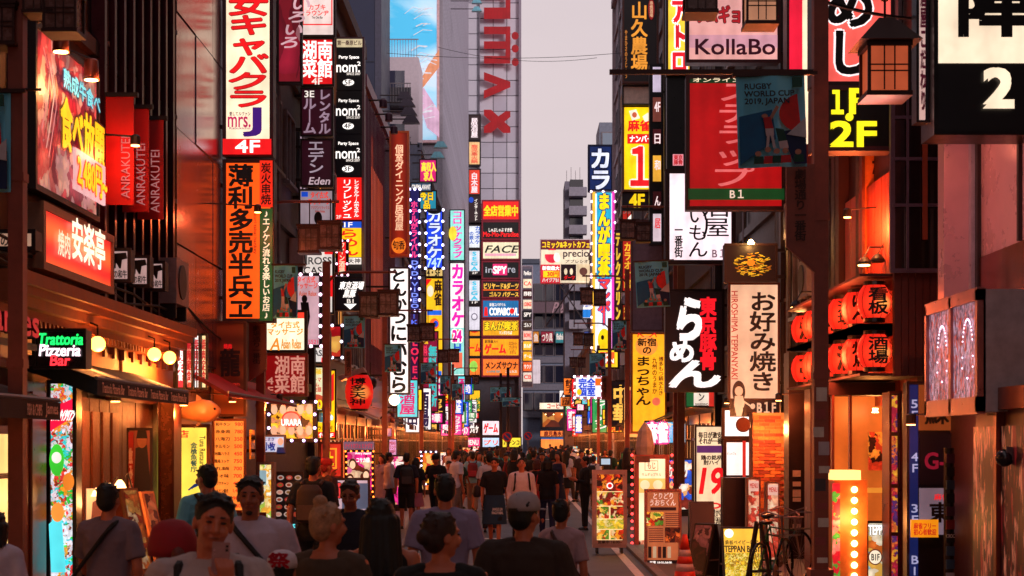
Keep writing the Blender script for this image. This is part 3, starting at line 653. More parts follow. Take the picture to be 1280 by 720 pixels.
# massage bulb-framed vertical board and neighbours
s = sign('pale massage board with standing woman in black and a bulb border', 363, 342, 402, 434, em((222, 176, 186), .85), fw=.05, d=32.5); s.text('タイ古式\nマッサージ', 369, 346, 397, 361, em((225, 60, 40)), bold=.04); s.text('Asian Relax', 374, 364, 396, 370, em((200, 80, 50)))
s.poly([(376, 378), (386, 378), (388, 396), (385, 412), (382, 412), (378, 398)], pt((20, 10, 16)), 'picture_shape'); s.disc(381, 374, 3.5, 5, pt((40, 16, 16)), 'picture_shape'); s.poly([(379, 411), (386, 411), (385, 426), (380, 426)], em((235, 170, 140), .8), 'picture_shape'); s.text('5521', 386, 425, 398, 430, em((220, 40, 90))); s.bulbs(.2, (255, 200, 235), 5, .035)
s = sign('cream massage box sign with red 2F strip and yellow lettering', 330, 388, 383, 440, em((255, 240, 205), 1.35), fw=.04); s.rect(331, 389, 382, 398, em((235, 60, 40), 1.2)); s.text('2F', 350, 390, 362, 397, eWL, bold=.03)
s.text('タイ古式\nマッサージ', 335, 402, 379, 419, em((240, 150, 40), 1.1), bold=.045); s.text('Asian Relax', 352, 424, 377, 436, em((230, 150, 60))); s.text('A', 338, 423, 350, 438, em((235, 140, 40)), slant=.2)
s = sign('dark red square restaurant sign with engraved pale characters and 4F', 330, 442, 384, 495, em((150, 14, 16), .75), frame=pt((150, 60, 40), .4), fw=.04); s.text('湖南\n菜館', 344, 445, 381, 491, em((230, 150, 130), .8), bold=.03); s.text('4\nF', 334, 472, 342, 492, em((230, 150, 130), .8))
s = sign('portrait poster sign of smiling women on yellow with bulbs around it', 335, 501, 395, 552, prt(((250, 200, 40), (225, 160, 110), (240, 190, 150), (60, 30, 16), (250, 215, 60)), 8, 1.0, 4), fw=.06, d=30.5, cat='poster')
for i in range(10): s.disc(343 + (i % 5) * 11, 512 + (i // 5) * 26, 4, 6, em((245, 190, 150), 1), 'portrait'); 
s.disc(365, 524, 12, 10, em((236, 60, 50), 1)); s.disc(365, 524, 10, 8, em((250, 150, 130), 1)); s.text('URARA', 353, 524, 378, 532, eWL, bold=.05); s.bulbs(.2, (220, 190, 255), 5, .03)
s = sign('white steak sign with grey capitals beneath the bulb-framed board', 384, 415, 413, 454, em((245, 236, 230), 1.0), fw=.03, d=38); s.text('S\nCASA', 386, 428, 409, 445, em((60, 40, 50), .5)); s.rect(402, 447, 412, 453, eR); s.rect(402, 416, 412, 426, eR)
s = sign('red flower-photo board with checkered bulb edge', 403, 406, 428, 448, prt(((220, 30, 40), (230, 60, 40), (250, 190, 90), (180, 20, 30)), 3, 1.0, 9), fw=.05, d=41.5, cat='poster'); s.bulbs(.35, (230, 220, 255), 4, .04)
s = sign('green and yellow pub buffet poster with big 900 price', 384, 458, 413, 514, em((245, 236, 190), 1.05), fw=.03, d=38); s.text('開催中', 386, 461, 410, 468, em((240, 190, 20), 1.2), bold=.05); s.text('ヒーマ\nハム\n飲放題', 386, 472, 402, 490, em((210, 40, 30)), bold=.03); s.rect(404, 459, 413, 508, em((110, 150, 40), 1)); s.disc(396, 500, 10, 7, em((220, 90, 60), 1), 'picture_shape'); s.text('900', 390, 500, 410, 511, em((255, 210, 30), 1.3), bold=.06, out=(em((150, 30, 20)), .05))
s = sign('tall yellow shop sign with teal pill and red 3F corner', 396, 462, 420, 549, em((255, 196, 20), 1.25), fw=.03, d=38.8); s.disc(404, 522, 13, 6, em((40, 180, 200), 1.1)); s.text('まるで保険', 393, 519, 416, 525, eWL, bold=.04); s.text('カラオケ付', 393, 532, 416, 538, pK, bold=.04); s.rect(398, 540, 419, 547, eR); s.text('付3F', 399, 541, 417, 547, eWL, bold=.04)
s.poly([(409, 476), (418, 466), (418, 500), (411, 504)], em((225, 30, 30), 1.2))
# orange vertical dining sign
s = sign('tall brown and orange upright dining sign with a round gold seal', 487, 164, 511, 320, stripes((150, 36, 14), (96, 18, 10), .5, 'X', .4, 0, .8), frame=pt((230, 110, 50), .4), fw=.06, d=57, th=.5)
s.text('個室ダイニング居酒屋', 494, 181, 504, 288, em((255, 200, 160), 1.1), True, bold=.03); s.disc(498.5, 307, 9, 10, em((240, 120, 30), 1.1)); s.text('旬香', 491, 301, 506, 312, em((60, 16, 10), .6), bold=.03)
# white brush-letter tall sign
s = sign('tall white light box sign with thick black brush hiragana', 486, 334, 512, 493, em((255, 240, 236), 1.3), frame=pt((90, 60, 70), .4), fw=.05, d=50, th=.45)
s.text('とんかつ', 489, 337, 508, 404, em(K, .2), True, bold=.055); s.text('にいむら', 489, 408, 508, 490, em(K, .2), True, bold=.055)
s = sign('tall blue DVD shop sign with pink lettering and bulb border', 512, 236, 525, 389, em((30, 26, 90), .9), fw=.04, d=66, th=.4); s.text('ホテルがライバル', 514, 252, 522, 322, em((240, 60, 130), 1.4), True, bold=.06); s.text('DVD・VIDEO', 514, 326, 523, 385, em((130, 150, 255), 1.3), True, bold=.05); s.bulbs(.45, (200, 190, 255), 5, .06)
s = sign('lower blue and red sign reading love downwards', 512, 391, 524, 480, em((50, 20, 60), .9), fw=.04, d=67, th=.4); s.text('IKUK', 514, 393, 522, 420, em((90, 110, 240), 1.3), True, bold=.05); s.text('LOVE+', 514, 424, 523, 476, em((230, 40, 80), 1.3), True, bold=.06)
s = sign('bright blue karaoke 747 sign with rounded black top and bulbs', 532, 262, 554, 336, em((26, 66, 226), 1.25), fw=.06, d=80, th=.5); s.text('カラオケ', 535, 264, 551, 322, em((215, 225, 255), 1.3), True, bold=.055, out=(em((10, 20, 110), .8), .04)); s.text('747', 534, 323, 552, 334, em((190, 225, 255), 1.3), bold=.04); s.bulbs(.5, (225, 215, 255), 5, .07)
s.disc(543, 262, 10, 6, pK, 'rounded_top')
s = sign('cream 4F and 5F plate beneath the karaoke 747 sign', 532, 336, 554, 346, em((240, 200, 120), 1), fw=.04, d=80.2); s.text('4・5F', 534, 337, 550, 345, pK, bold=.05)
s = sign('tall yellow mahjong sign with a cartoon girl face and blue foot', 532, 347, 554, 470, em((252, 190, 30), 1.2), fw=.05, d=80.4); s.text('麻雀', 543, 350, 552, 382, em((60, 20, 14), .5), True, bold=.05); s.disc(538, 364, 4, 7, em((250, 220, 190)), 'picture_shape'); s.poly([(533, 349), (540, 349), (533, 358)], eR); s.rect(534, 388, 552, 394, em((30, 100, 220))); s.disc(543, 405, 6, 7, em((240, 90, 30), 1.2)); s.disc(545, 405, 3, 4, em((30, 70, 190))); s.rect(534, 464, 552, 469, em((30, 100, 220)))
s = sign('tall cyan and yellow club sign with magenta bubble lettering', 562, 262, 581, 326, em((150, 235, 225), 1.15), fw=.06, d=108, th=.6); s.text('コロッケクラブ', 566, 265, 578, 322, em((238, 40, 170), 1.2), True, bold=.07); s.disc(566, 292, 5, 9, em((250, 220, 60), 1.1))
s = sign('tall white karaoke sign with magenta letters over 24H box', 562, 328, 581, 470, em((250, 244, 240), 1.2), fw=.06, d=108.3, th=.6); s.text('カラオケ', 565, 331, 579, 408, em((240, 30, 170), 1.25), True, bold=.065); s.rect(563, 410, 580, 468, em((150, 225, 215), 1.1)); s.rect(565, 412, 578, 428, em((245, 110, 80), 1.2)); s.text('24', 566, 413, 577, 427, em((236, 30, 150), 1.2), bold=.08, out=(eWL, .08)); s.text('H', 568, 430, 576, 439, em((40, 90, 200)), bold=.08); s.rect(565, 441, 578, 460, em((245, 110, 80), 1.2))
s = sign('maroon and pink tall fence-like sign with stacked teal lettering', 526, 414, 548, 515, em((150, 20, 60), .9), fw=.05, d=77); s.text('無料案内所', 536, 432, 546, 508, em((60, 190, 190), 1.1), True, bold=.05); s.text('無', 529, 418, 535, 430, eY, bold=.03); s.text('料案内', 529, 432, 534, 470, em((225, 50, 80)), True)
s = sign('small magenta recruitment poster on the building corner', 524, 199, 546, 228, em((225, 26, 120), 1), fw=.05, d=75, cat='poster'); s.text('高収入\n求人', 527, 203, 545, 226, em((255, 220, 60), 1.2), bold=.05)
s = sign('teal and yellow shop board below the magenta poster', 523, 238, 546, 262, em((30, 150, 180), .9), fw=.05, d=76); s.text('今日\n品', 525, 240, 541, 261, eY, bold=.06, out=(em((20, 20, 60)), .05))
s = sign('small striped film-print board above the teal shop board', 513, 228, 540, 240, em((60, 90, 120), .8), fw=.05, d=75.6); s.text('CINEMA AVANT', 515, 231, 538, 237, eW, bold=.03)
s = sign('small lit red and yellow price board beside the drum lantern', 502, 508, 522, 530, em((200, 50, 30), 1.2), fw=.05, d=70); s.text('焼肉\n200円', 504, 510, 520, 528, em((255, 210, 60), 1.4), bold=.07)
s = sign('purple and white notice board over the far left shopfront', 548, 520, 562, 540, prt(((240, 200, 225), (200, 150, 210), (120, 160, 230), (250, 90, 150)), 2, 1, 3), fw=.05, d=98)
# entertainment tower sign stack
def stackrow(lb, x0, y0, x1, y1, face, d=150.6, **k): return sign(lb, x0, y0, x1, y1, face, fw=.14, th=.8, br=False, d=d, frame=pt((150, 20, 50), .4), **k)
s = stackrow('red board with bold yellow open for business lettering on the tower', 602, 250, 650, 276, em((226, 22, 20), 1.15)); s.text('全店営業中', 605, 257, 647, 270, eY, bold=.06)
s = stackrow('black board with red script line under the red board', 602, 276, 650, 300, eK); s.text('しゃぶしゃぶ すき焼', 611, 285, 640, 290, eW); s.text('Mo-Mo-Paradise', 604, 290, 648, 296, eR, bold=.06)
s = stackrow('cream board with slanted black FACE lettering on the tower', 602, 301, 650, 325, em((240, 224, 186), 1.1)); s.text('FACE', 606, 307, 646, 316, em(K, .3), slant=.4, bold=.04); s.rect(606, 317, 645, 320, em((235, 160, 180)))
s = stackrow('black board with pink spy box between grey letters', 602, 326, 650, 349, eK); s.text('in', 607, 334, 616, 341, em((170, 170, 180))); s.rect(616, 330, 634, 344, em((226, 40, 110), 1.1)); s.text('SPY', 617, 333, 633, 342, eWL, bold=.06); s.text('re', 635, 335, 644, 341, em((170, 170, 180)))
s = stackrow('black billiards and golf board with yellow lettering', 602, 350, 650, 373, em((30, 14, 14), .7)); s.text('ビリヤード&ダーツ', 605, 354, 648, 361, em((250, 190, 70), 1.1), bold=.05); s.rect(604, 362, 648, 363, eO); s.text('ゴルフ パグース', 612, 365, 648, 371, em((250, 190, 70), 1.1), bold=.05)
s = stackrow('blue bowling board with red ball emblem', 602, 374, 650, 398, em((20, 110, 170), 1)); s.text('COPABOWL', 612, 385, 648, 394, eWL, bold=.05); s.disc(640, 389, 3, 3.5, eR); s.poly([(606, 384), (609, 384), (610, 395), (605, 395)], eR, 'pin'); s.text('新宿コパボウル', 612, 379, 632, 383, eW)
s = stackrow('golden manga cafe board with yellow outlined letters', 602, 399, 650, 421, em((240, 166, 20), 1.1)); s.text('まんが喫茶', 606, 402, 647, 413, eY, bold=.05, out=(em((30, 70, 30), .8), .07)); s.text('マンガひろば', 624, 414, 640, 418, eW)
s = stackrow('amber game board with thick red lettering on the tower', 602, 422, 650, 446, em((250, 160, 20), 1.15)); s.text('ゲーム', 606, 430, 632, 442, eR, bold=.07); s.text('超得最大!!', 606, 425, 622, 429, em((80, 30, 20), .6)); s.text('スロット\nプリクラ\nメダル', 636, 427, 646, 443, em((150, 70, 20)))
s = stackrow('orange mens sauna board with black lettering', 602, 447, 650, 471, em((250, 120, 40), 1.15)); s.text('メンズサウナ', 607, 452, 647, 461, em(K, .3), bold=.05); s.text('24時間', 608, 463, 625, 466, em((30, 150, 150))); s.text('エルカス', 632, 463, 646, 466, eW)
for (y0, y1, c, tx, lb) in ((143, 175, (46, 26, 30), '居酒屋', 'small black board highest on the narrow tower column'), (176, 207, (240, 190, 130), '鹿児島火鍋', 'cream hotpot board with orange glow on the narrow column'), (211, 244, (226, 60, 40), '白木屋', 'small orange red tavern board on the narrow column'), (245, 278, (40, 20, 24), 'インターネット', 'black internet cafe board with white vertical letters'), (281, 311, (236, 240, 246), 'カラオケ', 'white board for karaoke with blue vertical letters'), (312, 344, (226, 226, 236), '2F', 'white arcade board with cyan letters over 2F strip'), (349, 381, (226, 226, 236), '1F', 'white arcade board with cyan letters over 1F strip'), (382, 414, (226, 220, 232), '◎', 'white board with a grey round crest on the narrow column')):
    s = sign(lb, 585, y0, 601, y1, em(c, 1.0), fw=.12, d=150.2 if y0 > 240 else 151.3, th=.5, br=False, group='boards on the narrow tower column')
    if y0 in (312, 349): s.text('SEGA', 589, y0 + 3, 597, y1 - 6, em((60, 190, 220), 1.1), True, bold=.08); s.rect(586, y1 - 5, 600, y1 - 1, pK); s.text(tx, 590, y1 - 4, 597, y1 - 1.5, eW)
    elif y0 == 382: s.disc(593, 396, 4, 4.5, em((120, 110, 130), .8)); s.disc(593, 396, 2.8, 3.2, em((226, 220, 232)))
    elif y0 == 281: s.text('カラオケ', 594, 283, 600, 305, em((20, 80, 180)), True, bold=.05); s.text('の鉄人', 587, 290, 592, 305, em((20, 80, 180)), True, bold=.04)
    elif y0 == 245: s.disc(589, 250, 3, 3.5, eB); s.text('インターネット', 593, 249, 597, 276, eW, True, bold=.04)
    else: s.text(tx, 589, y0 + 5, 597, y1 - 3, em((240, 220, 225)) if y0 != 176 else em((220, 80, 60)), True, bold=.05)
for (y0, y1, c, lb) in ((389, 421, (250, 150, 30), 'yellow panel with red crescent left of the manga board'), (422, 446, (250, 160, 20), 'amber panel left of the game board'), (447, 471, (250, 120, 40), 'orange panel with green drink left of the sauna board'), (487, 515, (250, 190, 30), 'yellow manga panel lowest on the tower corner')):
    s = sign(lb, 586, y0, 601, y1, em(c, 1.1), fw=.1, d=150.8, th=.5, br=False)
    if y0 == 447: s.disc(592, 458, 5, 7, em((150, 210, 80)))
    elif y0 == 487: s.text('んが\n喫茶', 587, 497, 600, 512, em((30, 110, 60)), bold=.06)
    elif y0 == 389: s.disc(593, 411, 7, 5, em((220, 30, 30))); s.disc(593, 409, 6, 4, eY)
    else: s.text('ーム', 587, 430, 600, 440, eR, bold=.07)
# slim rounded sign column right of the stack
s = sign('slim grey sign column with a rounded top and eight small lit plates', 652, 332, 666, 484, pt((120, 110, 126), .4, .4), fw=.06, d=140, br=False, name='sign_column', frame=pt((190, 176, 190)))
for i, (c, tx) in enumerate((((70, 66, 80), 'Pavilion'), ((246, 226, 190), 'CA'), ((60, 8, 14), '開'), ((240, 220, 190), 'LOUNGE'), ((14, 8, 12), 'SPY'), ((60, 40, 30), 'ゴルフ'), ((236, 190, 170), 'BOWL'), ((250, 180, 40), 'まんが'), ((252, 170, 20), 'ゲーム'), ((240, 100, 40), 'サウナ'), ((240, 220, 200), 'CB'))):
    y = 336 + i * 13; s.rect(654, y, 664.5, y + 11, em(c, 1.05), 'plate'); s.text(tx, 655, y + 3, 664, y + 8, eR if sum(c) > 500 else eW, bold=.04)
# ground storey shops of the tower
for (x0, y0, x1, y1, c, tx, lb, tc_) in ((580, 528, 601, 545, (40, 10, 20), 'カラオケ', 'dark karaoke board over the tower entrance', W), (602, 525, 625, 545, (250, 230, 236), 'ゲーム', 'white game board with red letters over the tower entrance', R), (580, 546, 601, 560, (236, 40, 130), 'MENU', 'pink strip board at the tower foot', W), (602, 546, 625, 560, (190, 220, 250), 'プリ', 'pale blue photo booth board at the tower foot', O), (627, 546, 652, 560, (250, 220, 60), 'パチンコ', 'yellow and black picture board at the tower foot', K)):
    s = sign(lb, x0, y0, x1, y1, em(c, 1.2), fw=.1, d=150.2, br=False); s.text(tx, x0 + 3, y0 + 4, x1 - 3, y1 - 4, em(tc_, 1.1), bold=.06)
# ================================================================ SIGNS, RIGHT SIDE
# far end
s = sign('comic and net cafe billboard with red bowl logo on a roof frame', 675, 299, 738, 355, em((244, 222, 190), 1.05), fw=.08, d=112, cat='billboard', name='roof_billboard', frame=pt((230, 215, 215)))
s.rect(676, 300, 737, 312, em((96, 14, 34), 1)); s.text('コミック&ネットカフェ', 678, 302, 737, 310, eY, bold=.05); s.disc(690, 320, 9, 9, em((225, 30, 60), 1.1)); s.rect(680, 313, 704, 318, em((244, 222, 190), 1.05)); s.text('precio', 704, 313, 736, 324, em((70, 40, 50), .7)); s.disc(696, 322, 4, 6, eW)
s.text('アプレシオ', 707, 325, 735, 329, em((60, 30, 40), .7)); s.rect(676, 331, 700, 354, em((210, 30, 50), 1.1)); s.text('新宿最大', 678, 333, 699, 338, eWL, bold=.05); s.rect(679, 339, 699, 347, eY); s.text('30円', 684, 340, 698, 346, eR, bold=.06); s.text('ハイジアB1', 678, 348, 698, 353, eW, bold=.03); s.rect(701, 331, 720, 351, em((40, 14, 20), .8)); s.disc(707, 340, 2, 4, eC); s.disc(714, 340, 2, 4, eC); s.text('ダーツ', 705, 345, 718, 350, eR, bold=.05); s.rect(721, 331, 737, 352, em((230, 200, 160))); s.disc(729, 340, 5, 5, em((120, 70, 60), .8))
g = G(); 
for x in (-1.4, -.4, .6, 1.6): g.box(x, x + .08, .3, .4, -3, 0)
g.ring_tube([(-1.4, .35, -3), (.6, .35, 0)], .05, 5); g.ring_tube([(1.6, .35, -3), (-.4, .35, 0)], .05, 5); g.build('roof_frame', STEEL, s.o)
s = sign('faded shop name board on the far block beneath the billboard', 664, 376, 727, 392, pt((110, 84, 96), .5), fw=.08, d=168, br=False); s.text('P & C', 690, 378, 718, 391, pt((190, 150, 160)), slant=.3)
s = sign('green white and blue convenience store light box', 728, 366, 739, 398, eW, fw=.03, d=108); s.rect(728.6, 367, 738.6, 377, em((20, 160, 70), 1.1)); s.rect(728.6, 387, 738.6, 397, em((40, 130, 220), 1.1)); s.text('Fam', 729, 379, 738, 384, em((30, 90, 190)), bold=.03)
for (x0, x1, c, tx) in ((666, 674, (220, 130, 30), '魚'), (676, 692, (150, 24, 50), 'つり具'), (694, 710, (40, 130, 140), 'fishing'), (712, 728, (20, 90, 60), '釣具'), (730, 741, (50, 70, 150), '釣')):
    s = sign({666: 'orange fishing window panel on the far block', 676: 'maroon tackle shop window panel on the far block', 694: 'teal fishing window panel on the far block', 712: 'green tackle shop window panel on the far block', 730: 'blue fishing window panel at the right on the far block'}[x0], x0, 414, x1, 429, em(c, .75), fw=.05, d=168.5, br=False, group='fishing shop window panels'); s.text(tx, x0 + 1.5, 417, x1 - 1.5, 427, em((240, 220, 210), .9), bold=.03)
s = sign('cream and red coffee shop fascia on the far block', 674, 503, 739, 512, em((250, 226, 196), 1.2), fw=.05, d=167.6, br=False); s.text('コーヒー ショップ', 684, 504, 729, 511, em((200, 40, 40), 1), bold=.05)
s = Board('cafe_front', 'warmly lit upper cafe window beneath the coffee fascia', 'shopfront', 676, 513, 738, 536, d=167.8); s.cabinet(prt(((220, 110, 40), (110, 40, 20), (250, 170, 80), (60, 20, 20)), .9, .8, 2), fw=.2, name='lit_window')
for i in range(6): s.disc(682 + i * 10, 518, .8, .8, glow((255, 210, 140), 5), 'pendant_lamp', 8)
s = sign('red and orange fascia with dark kanji at the far junction', 675, 538, 740, 546, em((252, 130, 60), 1.3), fw=.05, d=166.5, br=False); s.text('鹿児島水道 激安の殿堂', 680, 539, 737, 545, em((110, 14, 20), .8), bold=.06)
s = Board('street_shop_front', 'orange lit street level shopfront with blue awning at the junction', 'shopfront', 675, 547, 741, 562, d=166.9); s.cabinet(em((255, 140, 60), 1.2), fw=.1, name='lit_window')
s.rect(676, 547, 740, 549, em((60, 110, 190), .7), 'awning_strip')
s = sign('white building plate on the far block left side', 664, 449, 676, 480, em((226, 206, 214), .8), fw=.05, d=166, br=False)
# right row, far to near
s = sign('navy karaoke sign with white outlined characters against the sky', 735, 181, 766, 239, em((18, 40, 96), .9), fw=.1, d=84, th=.5, frame=pt((30, 40, 80))); s.text('カ\nラ', 740, 187, 761, 236, em((225, 228, 250), 1.2), bold=.06, out=(em((10, 18, 60), .6), .06))
s = sign('bright comic cafe sign column with rainbow rim and yellow vertical letters', 739, 239, 769, 344, em((235, 245, 250), 1.2), fw=.12, d=81, th=.5, frame=pt((200, 190, 200))); s.rect(740.5, 240, 744, 458, em((255, 190, 60), 1.2)); s.rect(765, 240, 768, 458, em((250, 60, 190), 1.2)); s.rect(746, 241, 764, 348, em((40, 180, 220), 1.1)); s.text('まんが喫茶', 748, 243, 762, 346, em((255, 214, 10), 1.3), True, bold=.07, out=(em((20, 50, 130), .9), .06))
s.bulbs(.5, (255, 210, 240), 4, .06)
s = sign('lower half of the comic cafe column with red outlined katakana on white', 739, 346, 769, 460, em((240, 242, 250), 1.2), fw=.12, d=81.2, th=.5, frame=pt((200, 190, 200))); s.rect(740.5, 348, 744, 458, em((250, 120, 60), 1.2)); s.rect(764.5, 348, 768, 458, em((236, 60, 200), 1.2)); s.text('マンボー', 748, 350, 762, 406, em((245, 60, 60), 1.25), True, bold=.07, out=(em((30, 60, 160), 1), .07)); s.disc(755, 425, 8, 14, eY); s.disc(753, 422, 2, 3, pK); s.bulbs(.5, (255, 210, 240), 4, .06)
s = sign('yellow 24h open box sign under the comic cafe column', 746, 436, 774, 461, em((255, 210, 40), 1.2), fw=.08, d=76); s.rect(750, 440, 768, 455, em((240, 90, 40), 1.2)); s.text('24h\nOPEN', 752, 441, 767, 454, eWL, bold=.05)
s = sign('bulb-bordered blue and yellow private room sign over the crowd', 718, 470, 753, 498, em((236, 240, 250), 1.25), fw=.06, d=62, br=False, frame=pt((230, 170, 190))); s.text('完全\n個室', 723, 473, 744, 495, em((24, 70, 210), 1.1), bold=.065); s.rect(744, 473, 751, 482, eO); s.disc(724, 490, 3, 4, eY); s.bulbs(.24, (255, 225, 245), 6, .045)
G().box(s.wd / 2, s.wd / 2 + 1.85, .05, .1, s.h * .5, s.h * .5 + .06).build('bracket', FRM, s.o)
s = sign('slim yellow and black sign beside the farm signboard', 768, 288, 776, 440, em((70, 30, 44), .7), fw=.05, d=74); s.text('テレクラリンリン', 770, 292, 775, 436, em((250, 200, 60), 1), True, bold=.05)
s = sign('narrow red and orange chevron sign near the grey board', 777, 258, 790, 365, em((190, 40, 30), .9), fw=.05, d=66); s.poly([(778, 280), (789, 268), (789, 300), (778, 290)], eW); s.text('36', 779, 261, 788, 267, pW); s.text('カラオケ館', 780, 304, 788, 360, em((250, 190, 50)), True, bold=.04)
s = sign('narrow dark red sign under the chevron sign', 777, 380, 789, 425, em((150, 40, 20), .8), fw=.05, d=66); s.text('焼鳥居酒屋', 780, 383, 787, 422, em((250, 180, 60)), True, bold=.04)
s = sign('black signboard with gold brush kanji at the skyline', 778, -40, 823, 104, em((18, 10, 12), .7), frame=pt((90, 40, 30), .4), fw=.06, d=55, th=.5); s.text('山久農場', 789, 3, 809, 90, em((236, 150, 50), 1.1), True, bold=.035); s.text('やまひさのうじょう', 781, 38, 784, 98, em((200, 120, 50), .8), True); s.disc(814, 12, 4, 13, em((150, 24, 26), .8)); s.text('串焼酒場', 812, 2, 816, 22, em((240, 180, 140), .8), True)
s = sign('plain cream back-lit panel between the farm and mahjong signs', 778, 107, 823, 131, pt((226, 200, 186), .4), fw=.04, d=55.2)
s = sign('big yellow mahjong sign with tiles and a giant red number one', 778, 132, 823, 239, em((255, 206, 16), 1.25), frame=pt((120, 80, 60), .4), fw=.06, d=55.4, th=.5); s.text('麻雀', 785, 150, 813, 164, eR, bold=.06); s.poly([(786, 139), (795, 137), (800, 148), (790, 151)], em((250, 236, 210))); s.disc(793, 144, 3, 3.5, em((200, 90, 60))); s.poly([(803, 146), (810, 141), (815, 150), (806, 153)], em((250, 236, 210))); s.rect(784, 168, 822, 180, em((226, 30, 30))); s.text('ナンバー', 787, 170, 815, 178, eWL, bold=.05); s.text('１', 789, 185, 811, 232, em((236, 30, 36), 1.2), bold=.045, out=(em((255, 245, 225), 1.2), .03))
s = sign('black 4F plate with yellow numerals under the mahjong sign', 778, 240, 823, 263, em((20, 10, 14), .6), fw=.04, d=55.6); s.text('4F', 787, 243, 805, 259, eY, bold=.07)
s = Board('sign_column', 'black steel sign column with small plates right of the mahjong sign', 'sign column', 812, 80, 829, 306, d=52.5, th=.4); s.cabinet(pt((16, 8, 12), .3), pt((26, 12, 18), .3), .06); s.bracket()
for (y0, y1, c, tx) in ((84, 115, (220, 200, 225), ''), (122, 152, (120, 60, 50), '4F'), (162, 180, (70, 20, 24), '日'), (195, 227, (250, 180, 60), '和'), (240, 262, (50, 10, 14), 'ん'), (268, 302, (236, 210, 220), '居')):
    s.rect(816, y0, 826, y1, em(c, .9), 'plate')
    if tx: s.text(tx, 818, y0 + 6, 825, y0 + 18, em((250, 220, 220)) if y0 < 260 else eR, bold=.03)
s = sign('yellow light box with red outlined katakana beside the column', 833, -50, 864, 93, em((255, 206, 60), 1.25), frame=pt((60, 20, 26), .4), fw=.05, d=44, th=.4); s.text('メアトロ', 841, -30, 858, 90, em((228, 30, 44), 1.2), True, bold=.07, out=(eWL, .05))
s = sign('black board with a tiny white and red crest under the yellow box', 834, 94, 862, 215, pt((12, 6, 10), .3), frame=pt((20, 8, 12), .3), fw=.04, d=44.2, th=.4); s.rect(841, 193, 854, 207, em((240, 150, 160), 1)); s.text('東京\n豚骨', 842, 194, 853, 206, em((200, 20, 30), 1), bold=.05)
s = sign('white backlit tavern sign with black calligraphy and B1', 832, 212, 919, 330, em((255, 228, 236), 1.3), frame=pt((40, 10, 20), .4), fw=.09, d=36, th=.3); s.text('居酒屋', 878, 224, 911, 296, em(K, .2), True, bold=.01); s.text('よいもん', 861, 240, 884, 321, em(K, .2), True, bold=.015); s.text('一番街', 843, 287, 853, 322, em(K, .2), True); s.text('B１', 890, 312, 906, 322, em((120, 90, 100)))
s = sign('pink lit signboard with dark slab lettering at the top centre right', 858, -40, 975, 78, em((248, 176, 170), .92), frame=pt((60, 14, 24), .4), fw=.05, d=29.5, th=.3); s.rect(859, 44, 974, 60, em((225, 160, 175), .9)); s.text('サムギョプサル', 868, 8, 972, 29, em((190, 30, 40), .8), bold=.05, out=(em((60, 10, 20), .5), .03)); s.text('KollaBo', 869, 50, 968, 69, em((70, 14, 36), .5), bold=.035)
s = sign('large red signboard with green band and outlined diagonal katakana B1', 858, 95, 981, 262, em((186, 14, 18), .8), frame=pt((50, 10, 14), .4), fw=.06, d=29.3, th=.3); s.rect(859.5, 98, 979, 104, em((12, 60, 30), .6)); s.text('オンライン', 866, 98, 925, 103, eC); s.rect(860, 236, 980, 250, em((16, 70, 30), .7)); s.text('B１', 912, 238, 929, 248, em((230, 200, 180))); s.text('ステラップ', 890, 106, 940, 233, em((240, 110, 110), .9), True, bold=.03, slant=.1)
s = sign('grey blank board behind a blue banner above the yellow sign', 789, 275, 829, 414, pt((126, 104, 122), .35), frame=pt((100, 60, 60), .4), fw=.05, d=53.5, th=.3)
s = sign('yellow orange lit hotpot sign with black brush letters and pig face', 789, 416, 833, 541, em((255, 168, 30), 1.3), frame=pt((170, 90, 30), .4), fw=.05, d=51.8, th=.3); s.disc(808, 432, 14, 13, em((255, 150, 60), 1.1)); s.text('新宿\nの', 797, 423, 820, 442, em(K, .3), bold=.05); s.text('まっちゃん', 795, 446, 813, 506, em((40, 14, 8), .4), True, bold=.05); s.text('九州のうまか', 815, 447, 821, 492, em((120, 30, 10), .6), True, bold=.03); s.text('博多もつ鍋水たき', 823, 446, 829, 494, em((120, 30, 10), .6), True, bold=.03); s.disc(820, 502, 5, 5, em((250, 110, 80), 1))
s.line([(797, 421), (798, 417), (804, 421)], 1.2, eR); s.line([(812, 421), (818, 417), (820, 421)], 1.2, eR)
s = sign('black ramen signboard with huge white brush hiragana and red kanji', 832, 362, 905, 490, em((20, 8, 10), .6), frame=pt((26, 8, 12), .3), fw=.05, d=37.5, th=.35); s.text('東京豚骨', 875, 372, 895, 462, em((240, 24, 36), 1.2), True, bold=.06)
ww = em((255, 240, 236), 1.35)
s.text('ら', 846, 374, 873, 424, ww, bold=.07, slant=.12); s.text('め', 838, 427, 866, 452, ww, bold=.07); s.text('ん', 837, 452, 898, 483, ww, bold=.09, slant=.1)
s = sign('cream teppanyaki banner sign with black brush hiragana and red capitals', 911, 354, 974, 500, em((248, 196, 158), .88), frame=pt((90, 40, 30), .5), fw=.03, d=29.6, th=.25); s.text('HIROSHIMA TEPPANYAKI', 914, 364, 922, 474, em((200, 40, 30), .9), rot=1, bold=.02)
s.text('お好み焼き', 937, 366, 969, 488, em((30, 12, 12), .3), True, bold=.04)
s.rect(912, 500, 974, 521, em((44, 18, 20), .5)); s.text('B１F', 946, 503, 969, 516, em((240, 190, 150), .9), bold=.05)
s.disc(923, 490, 8, 14, em((44, 18, 20), .5)); s.disc(923, 489, 5, 6, em((246, 190, 150), .9), 'doll_shape'); s.poly([(918, 495), (928, 495), (930, 505), (926, 520), (920, 520), (917, 506)], em((246, 190, 150), .9), 'doll_shape'); s.line([(929, 502), (938, 508)], 2, em((246, 190, 150), .9), 'doll_shape'); s.disc(940, 508, 3, 3.5, em((246, 190, 150), .9), 'doll_shape')
